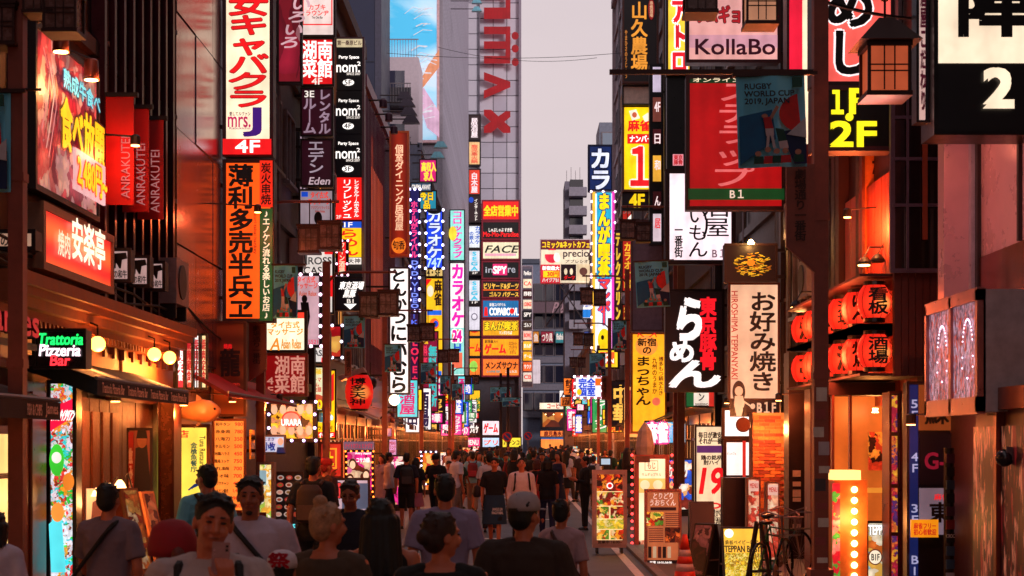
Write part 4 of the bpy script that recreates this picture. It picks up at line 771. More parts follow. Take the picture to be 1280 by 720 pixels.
s = sign('dark photo board of golden noodles above the cream teppanyaki banner', 906, 305, 971, 352, em((34, 14, 16), .5), frame=pt((40, 16, 16), .4), fw=.03, d=29.4, th=.3)
for i in range(130):
    a = random.uniform(0, 2 * PI); r = random.random() ** .6; x, y = 938 + 22 * r * math.cos(a), 331 + 15 * r * math.sin(a); q = random.uniform(-.4, .4)
    if i % 26 == 0: gg = G(); yy = s.yk()
    p, q2 = s.loc(x, y), s.loc(x + 5 * math.cos(q), y + 5 * math.sin(q)); gg.ring_tube([(p[0], yy, p[1]), (q2[0], yy - .004, q2[1])], .006, 4)
    if i % 26 == 25: gg.build('noodle_print', em((250, 190, 40) if i % 52 == 25 else (200, 110, 20), .95), s.o, kind='stuff')
s.disc(938, 329, 5, 4, em((240, 130, 30), 1)); 
G().lathe([(.03, 0), (.06, -.06), (.06, -.08)], 10, (-.02, -.16, s.h + .06)).build('spot_head', glow((255, 200, 110), 40), s.o); lamp((s.o.location.x, s.o.location.y - .3, s.zt + .02), 14, (1, .7, .35), .05, 'sign_spot_light')
s = sign('small italian flag board with red lettering below the ramen sign', 857, 489, 896, 509, em((246, 226, 206), 1.05), frame=pt((40, 16, 16), .4), fw=.04, d=40, th=.25); s.rect(858, 490, 867, 508, em((16, 110, 60), .8)); s.rect(886, 490, 895, 508, em((222, 50, 40), 1)); s.text('ン', 873, 492, 880, 501, pK); s.text('BARBERINO', 869, 504, 885, 507, em((60, 20, 20)))
s = sign('blue and pink mahjong light box above the lit stand boards', 806, 526, 857, 555, em((40, 170, 225), 1.2), fw=.04, d=46, th=.25, frame=pt((40, 60, 90))); s.text('麻雀', 808, 528, 834, 553, eWL, bold=.06, out=(em((240, 40, 140), 1.3), .09)); s.text('フリー', 833, 529, 842, 533, eY, bold=.06); s.rect(842, 530, 856, 553, em((230, 240, 250), 1.2)); s.text('雀', 843, 535, 855, 552, em((236, 40, 120), 1.2), bold=.05)
s = sign('orange framed red picture board with pale capitals under the hotpot sign', 781, 484, 838, 546, em((190, 50, 34), .9), frame=em((255, 176, 90), 1.1), fw=.1, d=54, th=.25); s.text('ONLINE', 788, 522, 826, 530, em((226, 150, 110), .9))
s = sign('white and red yakitori happy hour poster with a big number nineteen', 869, 532, 903, 700, em((252, 214, 170), 1.1), frame=pt((120, 70, 50)), fw=.03, d=38, th=.08, cat='poster'); s.text('毎日が激安\nそれが一番', 873, 540, 902, 555, em((60, 16, 10), .5), bold=.05); s.rect(871, 557, 902, 566, em((110, 50, 110), .8)); s.text('鶏の銘柄\n酎ハイ', 876, 569, 902, 581, em((60, 16, 10), .5), bold=.05); s.text('19', 874, 585, 901, 617, em((226, 24, 30), 1.2), slant=.15, bold=.045); s.disc(892, 632, 9, 4, eR); s.disc(892, 632, 6, 2, em((252, 214, 170), 1.1)); s.text('豊かな\n居酒屋', 890, 636, 902, 656, em((60, 16, 10), .5), bold=.03)
s = sign('white backlit blank shop panel in two halves behind the brick wall', 903, 510, 940, 548, eWL, frame=pt((60, 24, 20)), fw=.05, d=33.5, th=.2); s.rect(904, 549, 940, 552, pt((60, 24, 20)))
s = sign('white backlit panel with small print over the dark cabinet', 905, 550, 940, 597, em((255, 238, 230), 1.3), frame=pt((60, 24, 20)), fw=.05, d=33.3, th=.2); s.text('ビュッフェ', 909, 565, 920, 569, em((150, 110, 110))); s.rect(928, 551, 932, 596, em((200, 40, 30)))
# meshi sign, street corner
s = sign('pink and white backlit rice sign with giant outlined brush hiragana', 1016, -60, 1117, 106, em((250, 96, 86), 1.1), frame=pt((60, 20, 26), .4), fw=.04, d=20.8, th=.4); s.text('めし', 1036, -18, 1088, 92, em((14, 6, 8), .2), True, bold=.055, out=(em((255, 235, 235), 1.4), .035))
s = sign('black square sign with bold yellow floor numerals one and two', 1017, 108, 1117, 188, em((10, 6, 6), .4), frame=pt((80, 40, 50), .4), fw=.05, d=20.7, th=.4); s.text('１', 1040, 112, 1053, 142, em((255, 232, 30), 1.35), bold=.07); s.text('F', 1062, 112, 1084, 142, em((255, 232, 30), 1.35), bold=.07); s.text('2F', 1038, 153, 1094, 183, em((255, 232, 30), 1.35), bold=.07); s.disc(1061, 147, 5, 5, em((255, 232, 30), 1.35))
s = sign('deep pink glowing sign strip with a bright white tube edge', 984, -60, 1014, 94, em((238, 30, 60), 1.1), frame=pt((70, 20, 30), .4), fw=.03, d=25.5, th=.4); s.rect(1003, -50, 1010, 180, em((255, 226, 190), 1.3), 'tube')
s = sign('huge black-framed cream sign with one brush kanji and figure two', 1168, -70, 1300, 168, em((10, 6, 8), .3), frame=pt((14, 6, 10), .3), fw=.03, d=15.1, th=.5); s.rect(1172, -66, 1298, 79, em((255, 228, 196), 1.15)); s.text('陣', 1200, -45, 1288, 44, em((12, 6, 8), .2), bold=.06); s.text('2', 1230, 88, 1264, 134, em((255, 228, 196), 1.2), bold=.09)
s = sign('slim white side strip of the huge black-framed sign with red letters', 1146, -70, 1167, 152, em((14, 8, 12), .3), frame=pt((20, 8, 12), .3), fw=.01, d=15.3, th=.2); s.rect(1149, -60, 1156, 150, em((245, 200, 190), .7)); s.text('居酒屋こだわり', 1150, -40, 1156, 138, em((90, 20, 40), .6), True, bold=.05)
s = sign('wooden upright board with black brush letters lit from below', 1078, 192, 1112, 350, pt((226, 120, 46), .6), frame=pt((120, 50, 24), .5), fw=.03, d=22.6, th=.2, cat='wooden sign'); s.text('かんばん亭', 1090, 196, 1104, 320, pt((60, 20, 10)), True)
# floor directory
s = sign('dark floor directory board with blue strip reading 5F to B1', 1134, 478, 1192, 738, pt((16, 8, 18), .4), frame=pt((40, 16, 20), .4), fw=.02, d=18.6, th=.2, name='floor_directory')
s.rect(1135, 481, 1147, 735, em((22, 34, 92), .7)); s.rect(1148, 481, 1190, 538, em((180, 90, 40), .35)); s.text('蘇', 1155, 508, 1185, 530, pK, bold=.04); s.rect(1148, 542, 1190, 606, em((16, 6, 14), .4)); s.text('G-', 1155, 566, 1180, 586, em((150, 24, 50), .6), bold=.05); s.rect(1148, 610, 1190, 668, em((170, 150, 170), .35)); s.text('麻雀', 1166, 617, 1184, 625, eR); s.text('東', 1160, 628, 1186, 652, pK, bold=.05)
for a, y in (('5\nF', 500), ('4\nF', 566), ('3\nF', 630), ('B\n1', 694)): s.text(a, 1137, y, 1145, y + 24, em((170, 170, 210), .9), bold=.03)
s.rect(1136, 649, 1170, 671, em((250, 150, 20), .9)); s.text('麻雀フリー\n初心者歓迎', 1139, 653, 1167, 668, em((190, 30, 20)), bold=.04)
# extra signs lower left distance, behind crowd
s = sign('magenta idol photo light box with pulsing side bulbs by the crowd', 432, 563, 467, 622, prt(((238, 40, 140), (250, 120, 180), (240, 200, 160), (225, 30, 120), (110, 40, 20)), 5, 1.15, 6), fw=.04, d=36, br=False, th=.3, cat='light box'); s.text('Avery Asami!', 444, 565, 464, 569, eWL); s.text('コサカ嬢', 446, 572, 462, 578, eWL, bold=.04)
for (x, y) in ((441, 579), (438, 598), (458, 592)): s.disc(x, y, 4.5, 6, em((90, 40, 20), .8), 'hair_print'); s.disc(x, y + 2, 3.5, 5, em((250, 200, 160), 1.1), 'face_print')
s.rect(430, 552, 468, 562, em((150, 110, 130), .7)); s.text('ナイトカフェ ヒトヅマ', 432, 554, 466, 560, em((210, 40, 70)), bold=.03); s.bulbs(.12, (255, 120, 40), 5, .022)
s = sign('yellow bulb-bordered picture stand among pedestrians on the left', 526, 564, 545, 606, prt(((255, 190, 60), (250, 120, 40), (255, 220, 120), (220, 50, 40)), 4, 1.2, 7), fw=.05, d=44, br=False, th=.2, cat='light box'); s.bulbs(.12, (210, 200, 255), 5, .025)
s = sign('yellow tuna restaurant light box with blue script and wave crest', 219, 531, 262, 652, em((255, 222, 80), 1.25), frame=pt((120, 60, 30)), fw=.04, d=22.8, th=.2); s.text('店', 223, 538, 236, 547, eR, bold=.05); s.text('Tuna Restaurant', 250, 545, 257, 590, em((120, 90, 40), .8), rot=1); s.text('金槍魚餐庁', 239, 553, 247, 590, em((60, 90, 80), .8), True)
for i in range(3): s.line([(237 + i * 4, 612 - i * 2), (244 + i * 4, 606 - i), (250 + i * 3, 604 + i * 3), (252 + i * 2, 614)], 2, em((20, 50, 110), .9), 'wave_crest')
s = sign('orange lit wall menu of black and red price lines', 266, 524, 307, 640, em((255, 140, 52), 1.15), frame=pt((120, 50, 26)), fw=.03, d=25.4, th=.1, cat='menu board', name='menu_board')
for i, (a, b) in enumerate((('和牛タン', '980'), ('赤身肉', '780'), ('八海刀', '350'), ('ホルモン', '500'), ('地鶏ハラミ', '450'), ('鶏鳥ユッケ', '750'), ('丸鍋', '700'), ('シオ味', '700'), ('コブクチャン', '400'), ('ホルモン盛合', '1,480'), ('らくらぶりッグ', '900'), ('ホルモン', '850'))):
    y = 528 + i * 9.2; s.text(a, 270, y, 288, y + 4.5, em((90, 20, 10), .5), bold=.04); s.text(b, 294, y, 304, y + 4.5, em((225, 30, 20), 1), bold=.05)
for i, (x0, x1, c, lb) in enumerate(((221, 231, (220, 40, 60), 'red strip poster of the row above the tuna sign'), (232, 241, (240, 160, 130), 'pink food strip poster of the row above the tuna sign'), (242, 250, (255, 250, 245), 'plain white strip light left of the yellow strip'), (251, 259, (250, 220, 160), 'cream yellow strip poster nearest the timber wall'))):
    s = sign(lb, x0, 418, x1, 486, em(c, 1.25) if i != 1 else prt(((240, 160, 130), (250, 230, 220), (200, 70, 60)), 8, 1.2, 2), fw=.02, d=22.7 + i * .2, th=.1, group='strip posters above the tuna sign', cat='poster'); s.text('焼肉定食', x0 + 2, 424, x1 - 2, 476, em((200, 30, 40)) if i != 0 else eWL, True, bold=.04)
s = sign('timber panel wall sign with a dark dragon shape and red lettering', 265, 402, 307, 520, stripes((170, 84, 40), (120, 54, 26), .9, 'Z', .6), frame=pt((90, 40, 22)), fw=.03, d=25.8, th=.2, cat='wooden sign'); s.text('龍', 276, 436, 300, 470, pt((50, 16, 14)), bold=.04); s.text('焼肉', 280, 430, 290, 436, eR, bold=.03); s.text('Dragon', 274, 478, 300, 483, em((210, 40, 30), .8))
s = sign('small blue and white portrait name board reading lee komaki', 320, 544, 357, 567, em((205, 215, 240), .85), frame=pt((60, 60, 90)), fw=.03, d=29, th=.1); s.text('李小牧', 323, 553, 344, 563, em((20, 40, 130)), bold=.06); s.text('り こまき', 325, 547, 343, 551, em((20, 40, 130))); s.disc(351, 552, 3.5, 4.5, em((230, 170, 140), .9), 'portrait'); s.poly([(346, 566), (347, 559), (355, 559), (357, 566)], em((30, 40, 90), .7), 'portrait')
s = sign('bright yellow white food display case near the wall menu', 322, 578, 342, 652, prt(((255, 230, 150), (255, 250, 220), (250, 180, 60), (180, 210, 80)), 9, 1.3, 3), frame=pt((150, 120, 110)), fw=.04, d=27.5, th=.3, cat='display case'); s.rect(323, 588, 333, 606, em((150, 180, 190), .9))
s = sign('dark board with rows of white dish photos beside the yellow case', 345, 590, 379, 668, pt((34, 20, 22), .5), frame=pt((50, 26, 24)), fw=.03, d=28.5, th=.08, cat='menu board', name='menu_board')
for i in range(6):
    for j in range(3): s.disc(351 + j * 11, 597 + i * 9, 4.2, 3, em(((220, 200, 190), (200, 60, 50), (230, 190, 170))[(i + j) % 3], .55), 'dish_print', 12); s.disc(351 + j * 11, 597 + i * 9, 2.6, 1.7, em(((170, 70, 40), (230, 150, 130), (150, 110, 50))[(i * 2 + j) % 3], .6), 'dish_print', 10)
s.text('BON BEEF', 349, 654, 372, 662, eCY, bold=.05)
s = sign('pink and white low banner rail behind the seated shop front', 405, 598, 462, 640, em((232, 190, 200), .75), frame=pt((70, 40, 40)), fw=.03, d=24, th=.05, cat='banner board'); s.text('酒場', 411, 604, 426, 622, em((230, 60, 60)), bold=.07, out=(em(K, .3), .05)); s.rect(428, 604, 460, 636, em((110, 120, 150), .5))
s = sign('red and gold crest wall sign behind the pointing hand', 400, 553, 428, 597, em((205, 34, 24), 1), frame=pt((120, 40, 20)), fw=.03, d=31, th=.1); s.rect(404, 560, 421, 586, em((250, 150, 40), 1.1)); s.rect(406, 562, 419, 584, em((205, 34, 24), 1)); s.text('上', 408, 565, 417, 581, eY, bold=.06)
s = sign('small blue hanging plate on the left shop pillar', 481, 535, 490, 546, em((24, 60, 140), .9), fw=.02, d=52, th=.1)
s = sign('lilac shop menu sheet on the left pillar behind pedestrians', 486, 549, 496, 570, em((210, 160, 210), 1), fw=.02, d=52.3, th=.05, cat='poster'); s.text('MENU\nランチ\n500円', 487, 552, 495, 567, em((150, 30, 60)), bold=.04)
# ================================================================ STREET FURNITURE AND SHOPFRONT DETAIL
LB = pt((62, 30, 24), .45, .4); LP = pt((140, 68, 54), .45, .15)
def P3(px, py, d): return ((px - VX) * d / F, d, CZ + (VY - py) * d / F)
def lantern(parent, c, s=.42, lit=.25, roof=True, col=(250, 170, 130)):
    """hanging square lantern: frame, panes, cap"""
    x, y, z = c; h = s * 1.15; g = G(); a = s / 2; f = s * .07
    for sx_ in (-a, a - f):
        for sy in (-a, a - f): g.box(x + sx_, x + sx_ + f, y + sy, y + sy + f, z, z + h)
    for zz, e in ((z - f, f), (z + h - f, f)): g.box(x - a - f * .4, x + a + f * .4, y - a - f * .4, y + a + f * .4, zz, zz + f * 1.6)
    for k in (-.12, .12):
        g.box(x + k * s - f * .2, x + k * s + f * .2, y - a - .004, y - a + .01, z + f, z + h - f)
        g.box(x - a + f, x + a - f, y - a - .004, y - a + .01, z + h * .5 + k * s * .6 - f * .2, z + h * .5 + k * s * .6 + f * .2)
    zt = z + h + f * .6
    if roof:
        o = s * .72; v = [(x - o, y - o, zt), (x + o, y - o, zt), (x + o, y + o, zt), (x - o, y + o, zt), (x - a * .35, y - a * .35, zt + s * .62), (x + a * .35, y - a * .35, zt + s * .62), (x + a * .35, y + a * .35, zt + s * .62), (x - a * .35, y + a * .35, zt + s * .62)]
        g.add(v, [(0, 1, 5, 4), (1, 2, 6, 5), (2, 3, 7, 6), (3, 0, 4, 7), (4, 5, 6, 7), (3, 2, 1, 0)])
    else: g.box(x - a * 1.15, x + a * 1.15, y - a * 1.15, y + a * 1.15, zt, zt + s * .12)
    g.ring_tube([(x, y, zt), (x, y, zt + s * 1.2)], s * .03, 6)
    L = g.build('lantern', LB, parent)
    G().box(x - a + f, x + a - f, y - a + f * .6, y + a - f * .6, z + f, z + h - f).build('lantern_pane', em(col, lit) if lit > .2 else pt((120, 84, 78), .25, var=.5, sc=9), L)
    return L
def street_lamp(label, X, d, arms, H=7.5, lw=.07, plate=None, pc=None):
    t = thing('street_lamp', label, 'street lamp', (X, d, 0), 0, 'brown lantern street lamps along both kerbs')
    g = G().box(-lw, lw, -lw, lw, 0, H); g.box(-lw * 1.6, lw * 1.6, -lw * 1.6, lw * 1.6, 0, .8)
    for z in (2.6, 4.1): g.box(-lw * 1.15, lw * 1.15, -lw * 1.15, lw * 1.15, z, z + .07)
    g.build('pole', pc or LP, t)
    for (sg, z, ln, lits) in arms:
        a = G().ring_tube([(0, 0, z - .22), (sg * .2, 0, z - .03), (sg * .4, 0, z), (sg * ln, 0, z)], .028, 6).build('arm', LP, t)
        for i, lt in enumerate(lits): lantern(t, (sg * (ln - .12 - i * .42), (-.24, .24)[i % 2], z - .85), .36, lt, True if i == 9 else False)
    return t
# near right pole with the big roofed lantern
d = 15.2; X = (1025 - VX) * d / F
t = street_lamp('tall brown lamp pole at the right with sticker-covered foot', X, d, [], 9, .068)
for i in range(13):
    z = .35 + i * .17; a = random.uniform(-.03, .03); G().box(-.05 + a, .05 + a, -.074, -.0685, z, z + random.uniform(.05, .13)).build('sticker', pt(random.choice([(190, 180, 190), (60, 50, 60), (150, 60, 60), (220, 210, 200)]), .5), t)
x, y, z = P3(1106, 121, 15); 
G().ring_tube([(0, 0, 6.45), (.4, 0, 6.5), (x - X, y - d, 6.5), (x - X, y - d, z + .9)], .035, 8).build('arm', LB, t)
lantern(t, (x - X, y - d, z), .40, .62, True, (226, 100, 60)); 
lamp((x, y - .0, z - .22), 3, (1, .45, .2), .1, 'lantern_light')
lantern(t, (P3(950, 32, d)[0] - X, 0, P3(950, 32, d)[2]), .3, .4, False); lantern(t, (P3(875, 18, d)[0] - X, 0, P3(875, 18, d)[2]), .3, .2, False)
G().ring_tube([(0, 0, P3(0, -30, d)[2]), (P3(860, 0, d)[0] - X, 0, P3(0, -30, d)[2])], .04, 8).build('arm', LB, t)
# street name plate on the pole
s = Board('street_name_plate', 'brown street name plate with slanted foot on the right pole', 'street sign', 983, 205, 1019, 308, d=15.1, th=.05)
w2 = s.wd / 2; G().prism([(-w2, 0.0), (w2, -.25), (w2, s.h), (-w2, s.h)], 0, .05).build('plate', LP, s.o); s.text('劇場通り一番街', 993, 212, 1007, 301, pt((60, 26, 20)), True, bold=.04)
# banner
def rugby(label, x0, y0, x1, y1, d, tilt=0, pole=None):
    s = Board('street_banner', label, 'banner', x0, y0, x1, y1, d=d, th=.012, group='blue tournament banners on the lamp poles')
    w2, h = s.wd / 2, s.h; bl = pt((120, 218, 255), .7, var=.08, sc=3)
    g = G(); n = 10
    for i in range(n):
        xa, xb = -w2 + s.wd * i / n, -w2 + s.wd * (i + 1) / n; ya, yb = .02 * math.sin(i * .9), .02 * math.sin((i + 1) * .9)
        g.quad((xa, ya, 0), (xb, yb, 0), (xb, yb, h), (xa, ya, h))
    g.build('cloth', bl, s.o); s.k += 5 + int(d > 25) * 2
    G().box(-w2 - .03, w2 + .12, -.02, .02, h, h + .03).build('rod', LB, s.o)
    W_, H_ = x1 - x0, y1 - y0; u = lambda a, b: (x0 + W_ * a, y0 + H_ * b)
    s.poly([u(.02, .45), u(.5, .38), u(.55, .7), u(.02, .98)], pt((24, 96, 146), .7), 'shade_panel')  # darker blue areas of the banner's print
    s.poly([u(.62, .62), u(.8, .98), u(.98, .98), u(.98, .6)], pt((18, 40, 84), .7), 'shade_panel')
    s.poly([u(.62 + .38 * math.cos(a * .19 + 1.75) * 1.0 + .36, .43 + .22 * math.sin(a * .19 + 1.75)) if u(.62 + .38 * math.cos(a * .19 + 1.75) + .36, 0)[0] < x1 - W_ * .02 else u(.98, .43 + .22 * math.sin(a * .19 + 1.75)) for a in range(15)], pt((222, 34, 34), .6), 'red_disc')
    s.poly([u(.7, .66), u(.98, .48), u(.98, .7)], pt((200, 196, 206), .6), 'white_wedge')
    s.text('RUGBY\nWORLD CUP\n2019, JAPAN', x0 + W_ * .1, y0 + H_ * .1, x0 + W_ * .82, y0 + H_ * .34, pt((14, 24, 50), .6), al='LEFT', bold=.045, ls=.95)
    s.rect(x0 + W_ * .8, y0 + H_ * .04, x0 + W_ * .94, y0 + H_ * .15, pt((20, 84, 70)), 'crest')
    gr = pt((20, 70, 60), .7); wh = pt((210, 190, 196), .7); rd = pt((200, 40, 50), .7); sk = pt((190, 130, 110), .7)
    # lineout figures: jumper held aloft
    s.line([u(.44, .52), u(.52, .42), u(.56, .37)], H_ * .035, sk, 'figure_arm'); s.disc(*u(.38, .46), W_ * .045, H_ * .025, sk, 'figure_head', 12)
    s.poly([u(.36, .48), u(.46, .47), u(.5, .6), u(.38, .6)], rd, 'figure_shirt'); s.poly([u(.38, .6), u(.5, .6), u(.5, .68), u(.39, .68)], wh, 'figure_shorts'); s.line([u(.42, .68), u(.4, .82)], H_ * .03, wh, 'figure_leg'); s.line([u(.47, .68), u(.5, .8)], H_ * .03, wh, 'figure_leg')
    s.poly([u(.52, .6), u(.64, .62), u(.68, .74), u(.56, .75)], gr, 'figure_shirt'); s.poly([u(.56, .75), u(.68, .74), u(.7, .82), u(.58, .83)], wh, 'figure_shorts')
    for i, (a, b) in enumerate(((.26, .88), (.4, .84), (.52, .86), (.64, .86), (.82, .88))): s.disc(*u(a, b), W_ * .045, H_ * .03, sk, 'figure_head', 10); s.poly([u(a - .06, .91), u(a + .07, .91), u(a + .08, .99), u(a - .07, .99)], (gr, rd, gr, rd, gr)[i], 'figure_shirt')
    if tilt: s.o.rotation_euler.y = tilt
    return s
rugby('largest blue rugby banner hanging over the red signboard at right', 923, 95, 1009, 209, 15.0, -.03)
G().box(-2.0, 0, -.02, .02, P3(0, 93, 15.2)[2], P3(0, 93, 15.2)[2] + .045).build('banner_arm', LB, t)
# left near pole, lanterns and banner piece
d = 12.9; X = -(VX - 22) * d / F
t = street_lamp('near brown lamp pole at the left edge with hanging lanterns', X, d, [], 8.5, .06)
for (px, py, sz) in ((4, 58, .26), (52, 18, .24), (80, 42, .27)):
    q = P3(px, py, d); lantern(t, (q[0] - X, 0, q[2]), sz, .12, False, (230, 150, 110))
G().ring_tube([(-.3, 0, P3(0, -30, d)[2]), (.5, 0, P3(0, -30, d)[2])], .03, 6).build('arm', LB, t); G().ring_tube([(-.3, -.03, P3(0, 113, d)[2]), (.2, -.03, P3(0, 113, d)[2])], .012, 6).build('banner_arm', LB, t)
rugby('blue banner cut off by the left picture edge beside the pole', -70, 116, 13, 240, 12.8)
# repeating poles
st = [('brown lamp pole left with name plate beneath the orange sign', 326, 27.6, 1, 252, (.14, .1)), ('brown lamp pole in front of the red square restaurant sign', 408, 31, 1, 340, (.12, .12)), ('brown lamp pole crossing the white hiragana sign', 481, 45, 1, 388, (.1, .1)),
      ('brown lamp pole left of the maroon information sign', 527, 60, 1, 424, (.1, .1)), ('brown lamp pole with two glowing lanterns near the 24 sign', 562, 72, -1, 446, (1.6, 1.9)), ('brown lamp pole farthest on the left before the game board', 566, 86, 1, 460, (.1, .1))]
for lb, px, d, sg, ya, lits in st:
    X = (px - VX) * d / F; z = CZ + (VY - ya) * d / F; street_lamp(lb, X, d, [(sg, z, 1.35, lits)], z + .2, .07)
st = [('brown lamp pole right of the comic cafe column', 845, 40, -1, 258, (.1, .1)), ('brown lamp pole nearer the comic cafe sign holding two lanterns', 784, 48, -1, 345, (.1, .1)), ('brown lamp pole beside the private room sign', 762, 62, -1, 404, (.12, .1)), ('brown lamp pole far right beyond the private room sign', 748, 78, -1, 437, (.12, .12))]
for lb, px, d, sg, ya, lits in st:
    X = (px - VX) * d / F; z = CZ + (VY - ya) * d / F; street_lamp(lb, X, d, [(sg, z, 1.35, lits)], z + .2, .07)
# slim poles in mid distance with banners
for (px, d, lb) in ((626, 104, 'slim dark pole left of two at the junction with banners'), (635, 96, 'slim dark pole right of two at the junction with banners')):
    tt = thing('banner_pole', lb, 'pole', ((px - VX) * d / F, d, 0)); G().ring_tube([(0, 0, 0), (0, 0, 6.5)], .09, 8).build('shaft', pt((50, 44, 60), .5, .5), tt); G().box(-.5, .6, -.04, .04, 5.4, 5.5).build('cross_arm', pt((50, 44, 60)), tt)
rugby('blue banner hanging over the white hiragana sign', 481, 431, 502, 465, 44); rugby('blue banner beside the drum lantern on the left', 430, 395, 456, 435, 31.2)
rugby('blue banner partly behind the bulb-framed massage board', 342, 332, 372, 398, 23.5); rugby('blue banner on the maroon information sign', 526, 454, 545, 480, 59); rugby('blue banner right of the maroon sign', 550, 470, 563, 493, 71); rugby('pale blue banner by the far left pole', 565, 480, 578, 500, 85)
rugby('blue banner left one of the pair over the junction', 613, 484, 626, 502, 103.5); rugby('blue banner right one of the pair over the junction', 626.5, 484, 639, 502, 103.5); rugby('dark blue banner below the pair over the junction', 628, 497, 650, 508, 95.5)
rugby('blue banner on the grey blank board at right', 796, 327, 838, 384, 33.5, -.05); rugby('blue banner low left of the yellow hotpot sign', 765, 401, 783, 436, 47.5); rugby('blue banner beside the private room sign', 737, 442, 757, 470, 61)
s = Board('street_name_plate', 'brown street name plate with slanted foot on the left pole', 'street sign', 311, 404, 333, 462, d=26.9, th=.05); w2 = s.wd / 2
G().prism([(-w2, -.2), (w2, 0), (w2, s.h), (-w2, s.h)], 0, .05).build('plate', LP, s.o); s.text('劇場通り一番街', 316, 407, 326, 455, pt((60, 26, 20)), True, bold=.03)
s = Board('street_name_plate', 'brown street name plate low on the pole by the drum lantern', 'street sign', 431, 437, 439, 470, d=31.1, th=.05); G().box(-s.wd / 2, s.wd / 2, 0, .05, 0, s.h).build('plate', LP, s.o); s.text('劇場通り', 433, 439, 438, 466, pt((60, 26, 20)), True)
s = Board('street_name_plate', 'brown street name plate under the private room sign', 'street sign', 752, 470, 760, 500, d=61.8, th=.05); G().box(-s.wd / 2, s.wd / 2, 0, .05, 0, s.h).build('plate', LP, s.o); s.text('劇場通り', 754, 472, 758, 497, pt((60, 26, 20)), True)
s = Board('wooden_post', 'brown timber post under the black ramen sign', 'post', 847, 330, 856, 605, d=39.4, th=.12); G().box(-s.wd / 2, s.wd / 2, 0, .12, 0, s.h).build('post', pt((140, 84, 56)), s.o)
# ---------------------------------------------------------------- left restaurant front
def awning(label, side, X0, X1, d0, d1, zt, zb, val, col, texts=(), mat=None):
    t = thing('awning', label, 'awning', (0, 0, 0)); m = mat or stripes(col, tuple(int(v * .7) for v in col), 1.2, 'Y', .8)
    n = 12
    for i in range(n):
        a, b = d0 + (d1 - d0) * i / n, d0 + (d1 - d0) * (i + 1) / n
        if i == 0: g = G()
        dz = -.02 * math.sin(PI * ((i % 3) / 3)); g.add([(X0, a, zt), (X0, b, zt), (X1, b, zb + dz), (X1, a, zb + dz), (X0, a, zt - .02), (X0, b, zt - .02), (X1, b, zb - .02), (X1, a, zb - .02)], [(0, 1, 2, 3), (4, 7, 6, 5)])
    g.build('canopy', m, t); sg = 1 if X1 > X0 else -1
    G().box(min(X1, X1 + .015 * sg), max(X1, X1 + .015 * sg), d0, d1, zb - val, zb - .02).build('valance', pt(tuple(int(v * .75) for v in col), .8), t)
    G().add([(X0, d0, zt), (X1, d0, zb), (X1, d0, zb - val), (X0, d0, zt - val)], [(0, 1, 2, 3)]).build('end_panel', pt(tuple(int(v * .6) for v in col), .8), t)
    G().ring_tube([(X1, d0, zb), (X1, d1, zb)], .02, 6).build('front_bar', STEEL, t)
    for (tx, da, db, za, zb_) in texts:
        h = thing('x', 'x', 'x'); bpy.data.objects.remove(h)
        TXQ.append(dict(t=tx, box=(da, za, db, zb_), y=-(X1 + .022 * sg) if sg > 0 else X1, mat=pt((235, 190, 170), .5), parent=pivot(t, PI / 2 if sg > 0 else -PI / 2), bold=.03))
    return t
def pivot(par, rz):
    return PIV.setdefault((par.name, rz), _mkpiv(par, rz))
PIV = {}
def _mkpiv(par, rz):
    o = bpy.data.objects.new('valance_print', None); COL.objects.link(o); o.parent = par; o.rotation_euler.z = rz; return o
awning('dark striped pub awning at the left edge under red letters', 'L', -4.95, -3.95, 11.5, 13.7, 2.66, 2.36, .17, (60, 40, 40), [('FISH & CHIPS', 12.75, 13.15, 2.22, 2.31), ('James', 13.25, 13.6, 2.21, 2.33)])
awning('navy pizzeria awning with pale lettering on its valance', 'L', -4.95, -4.2, 15.85, 20.2, 2.9, 2.64, .17, (40, 42, 66), [('Trattoria Pizzeria Bar', 16.0 + i * 1.05, 16.9 + i * 1.05, 2.5, 2.6) for i in range(4)])
# cornice over the pizzeria
t = thing('plaster_cornice', 'ochre plaster cornice with small blocks above the navy awning', 'cornice', (-5, 17, 0), PI / 2)
oc = pt((150, 74, 38), .6, bump=.3)
g = G(); L = 4.2
for (y, z0, z1) in ((-.10, 2.72, 3.6), (-.2, 3.2, 3.3), (-.30, 3.3, 3.4), (-.38, 3.4, 3.48), (-.44, 3.48, 3.6)): g.box(-2.3, L + 1.4, y, -.004, z0, z1 - .001)
g.build('moulding', oc, t)
dm = G().box(-.035, .035, -.27, -.11, 3.13, 3.199).mesh('dentil', oc)
for i in range(52): link('dentil', dm, t, (-2.2 + i * .145, 0, 0))
for i in range(3): G().box(-2 + i * 2.3, -.1 + i * 2.3, -.13, -.101, 2.8, 3.05).build('relief_panel', pt((190, 110, 60), .6), t)
# ornate shallow board above cornice with cables
g = G()
for i in range(7):
    pts = [(-4.9 + .08 * math.sin(k * .7 + i), 12.2 + k * 1.3, 3.62 + .035 * i + .1 * math.sin(k * 1.1 + i * 2)) for k in range(9)]; g.ring_tube(pts, .018, 5)
g.build('cable_bundle', pt((14, 8, 10), .6), None, label='sagging black cable bundle along the left wall above the cornice', category='cables')
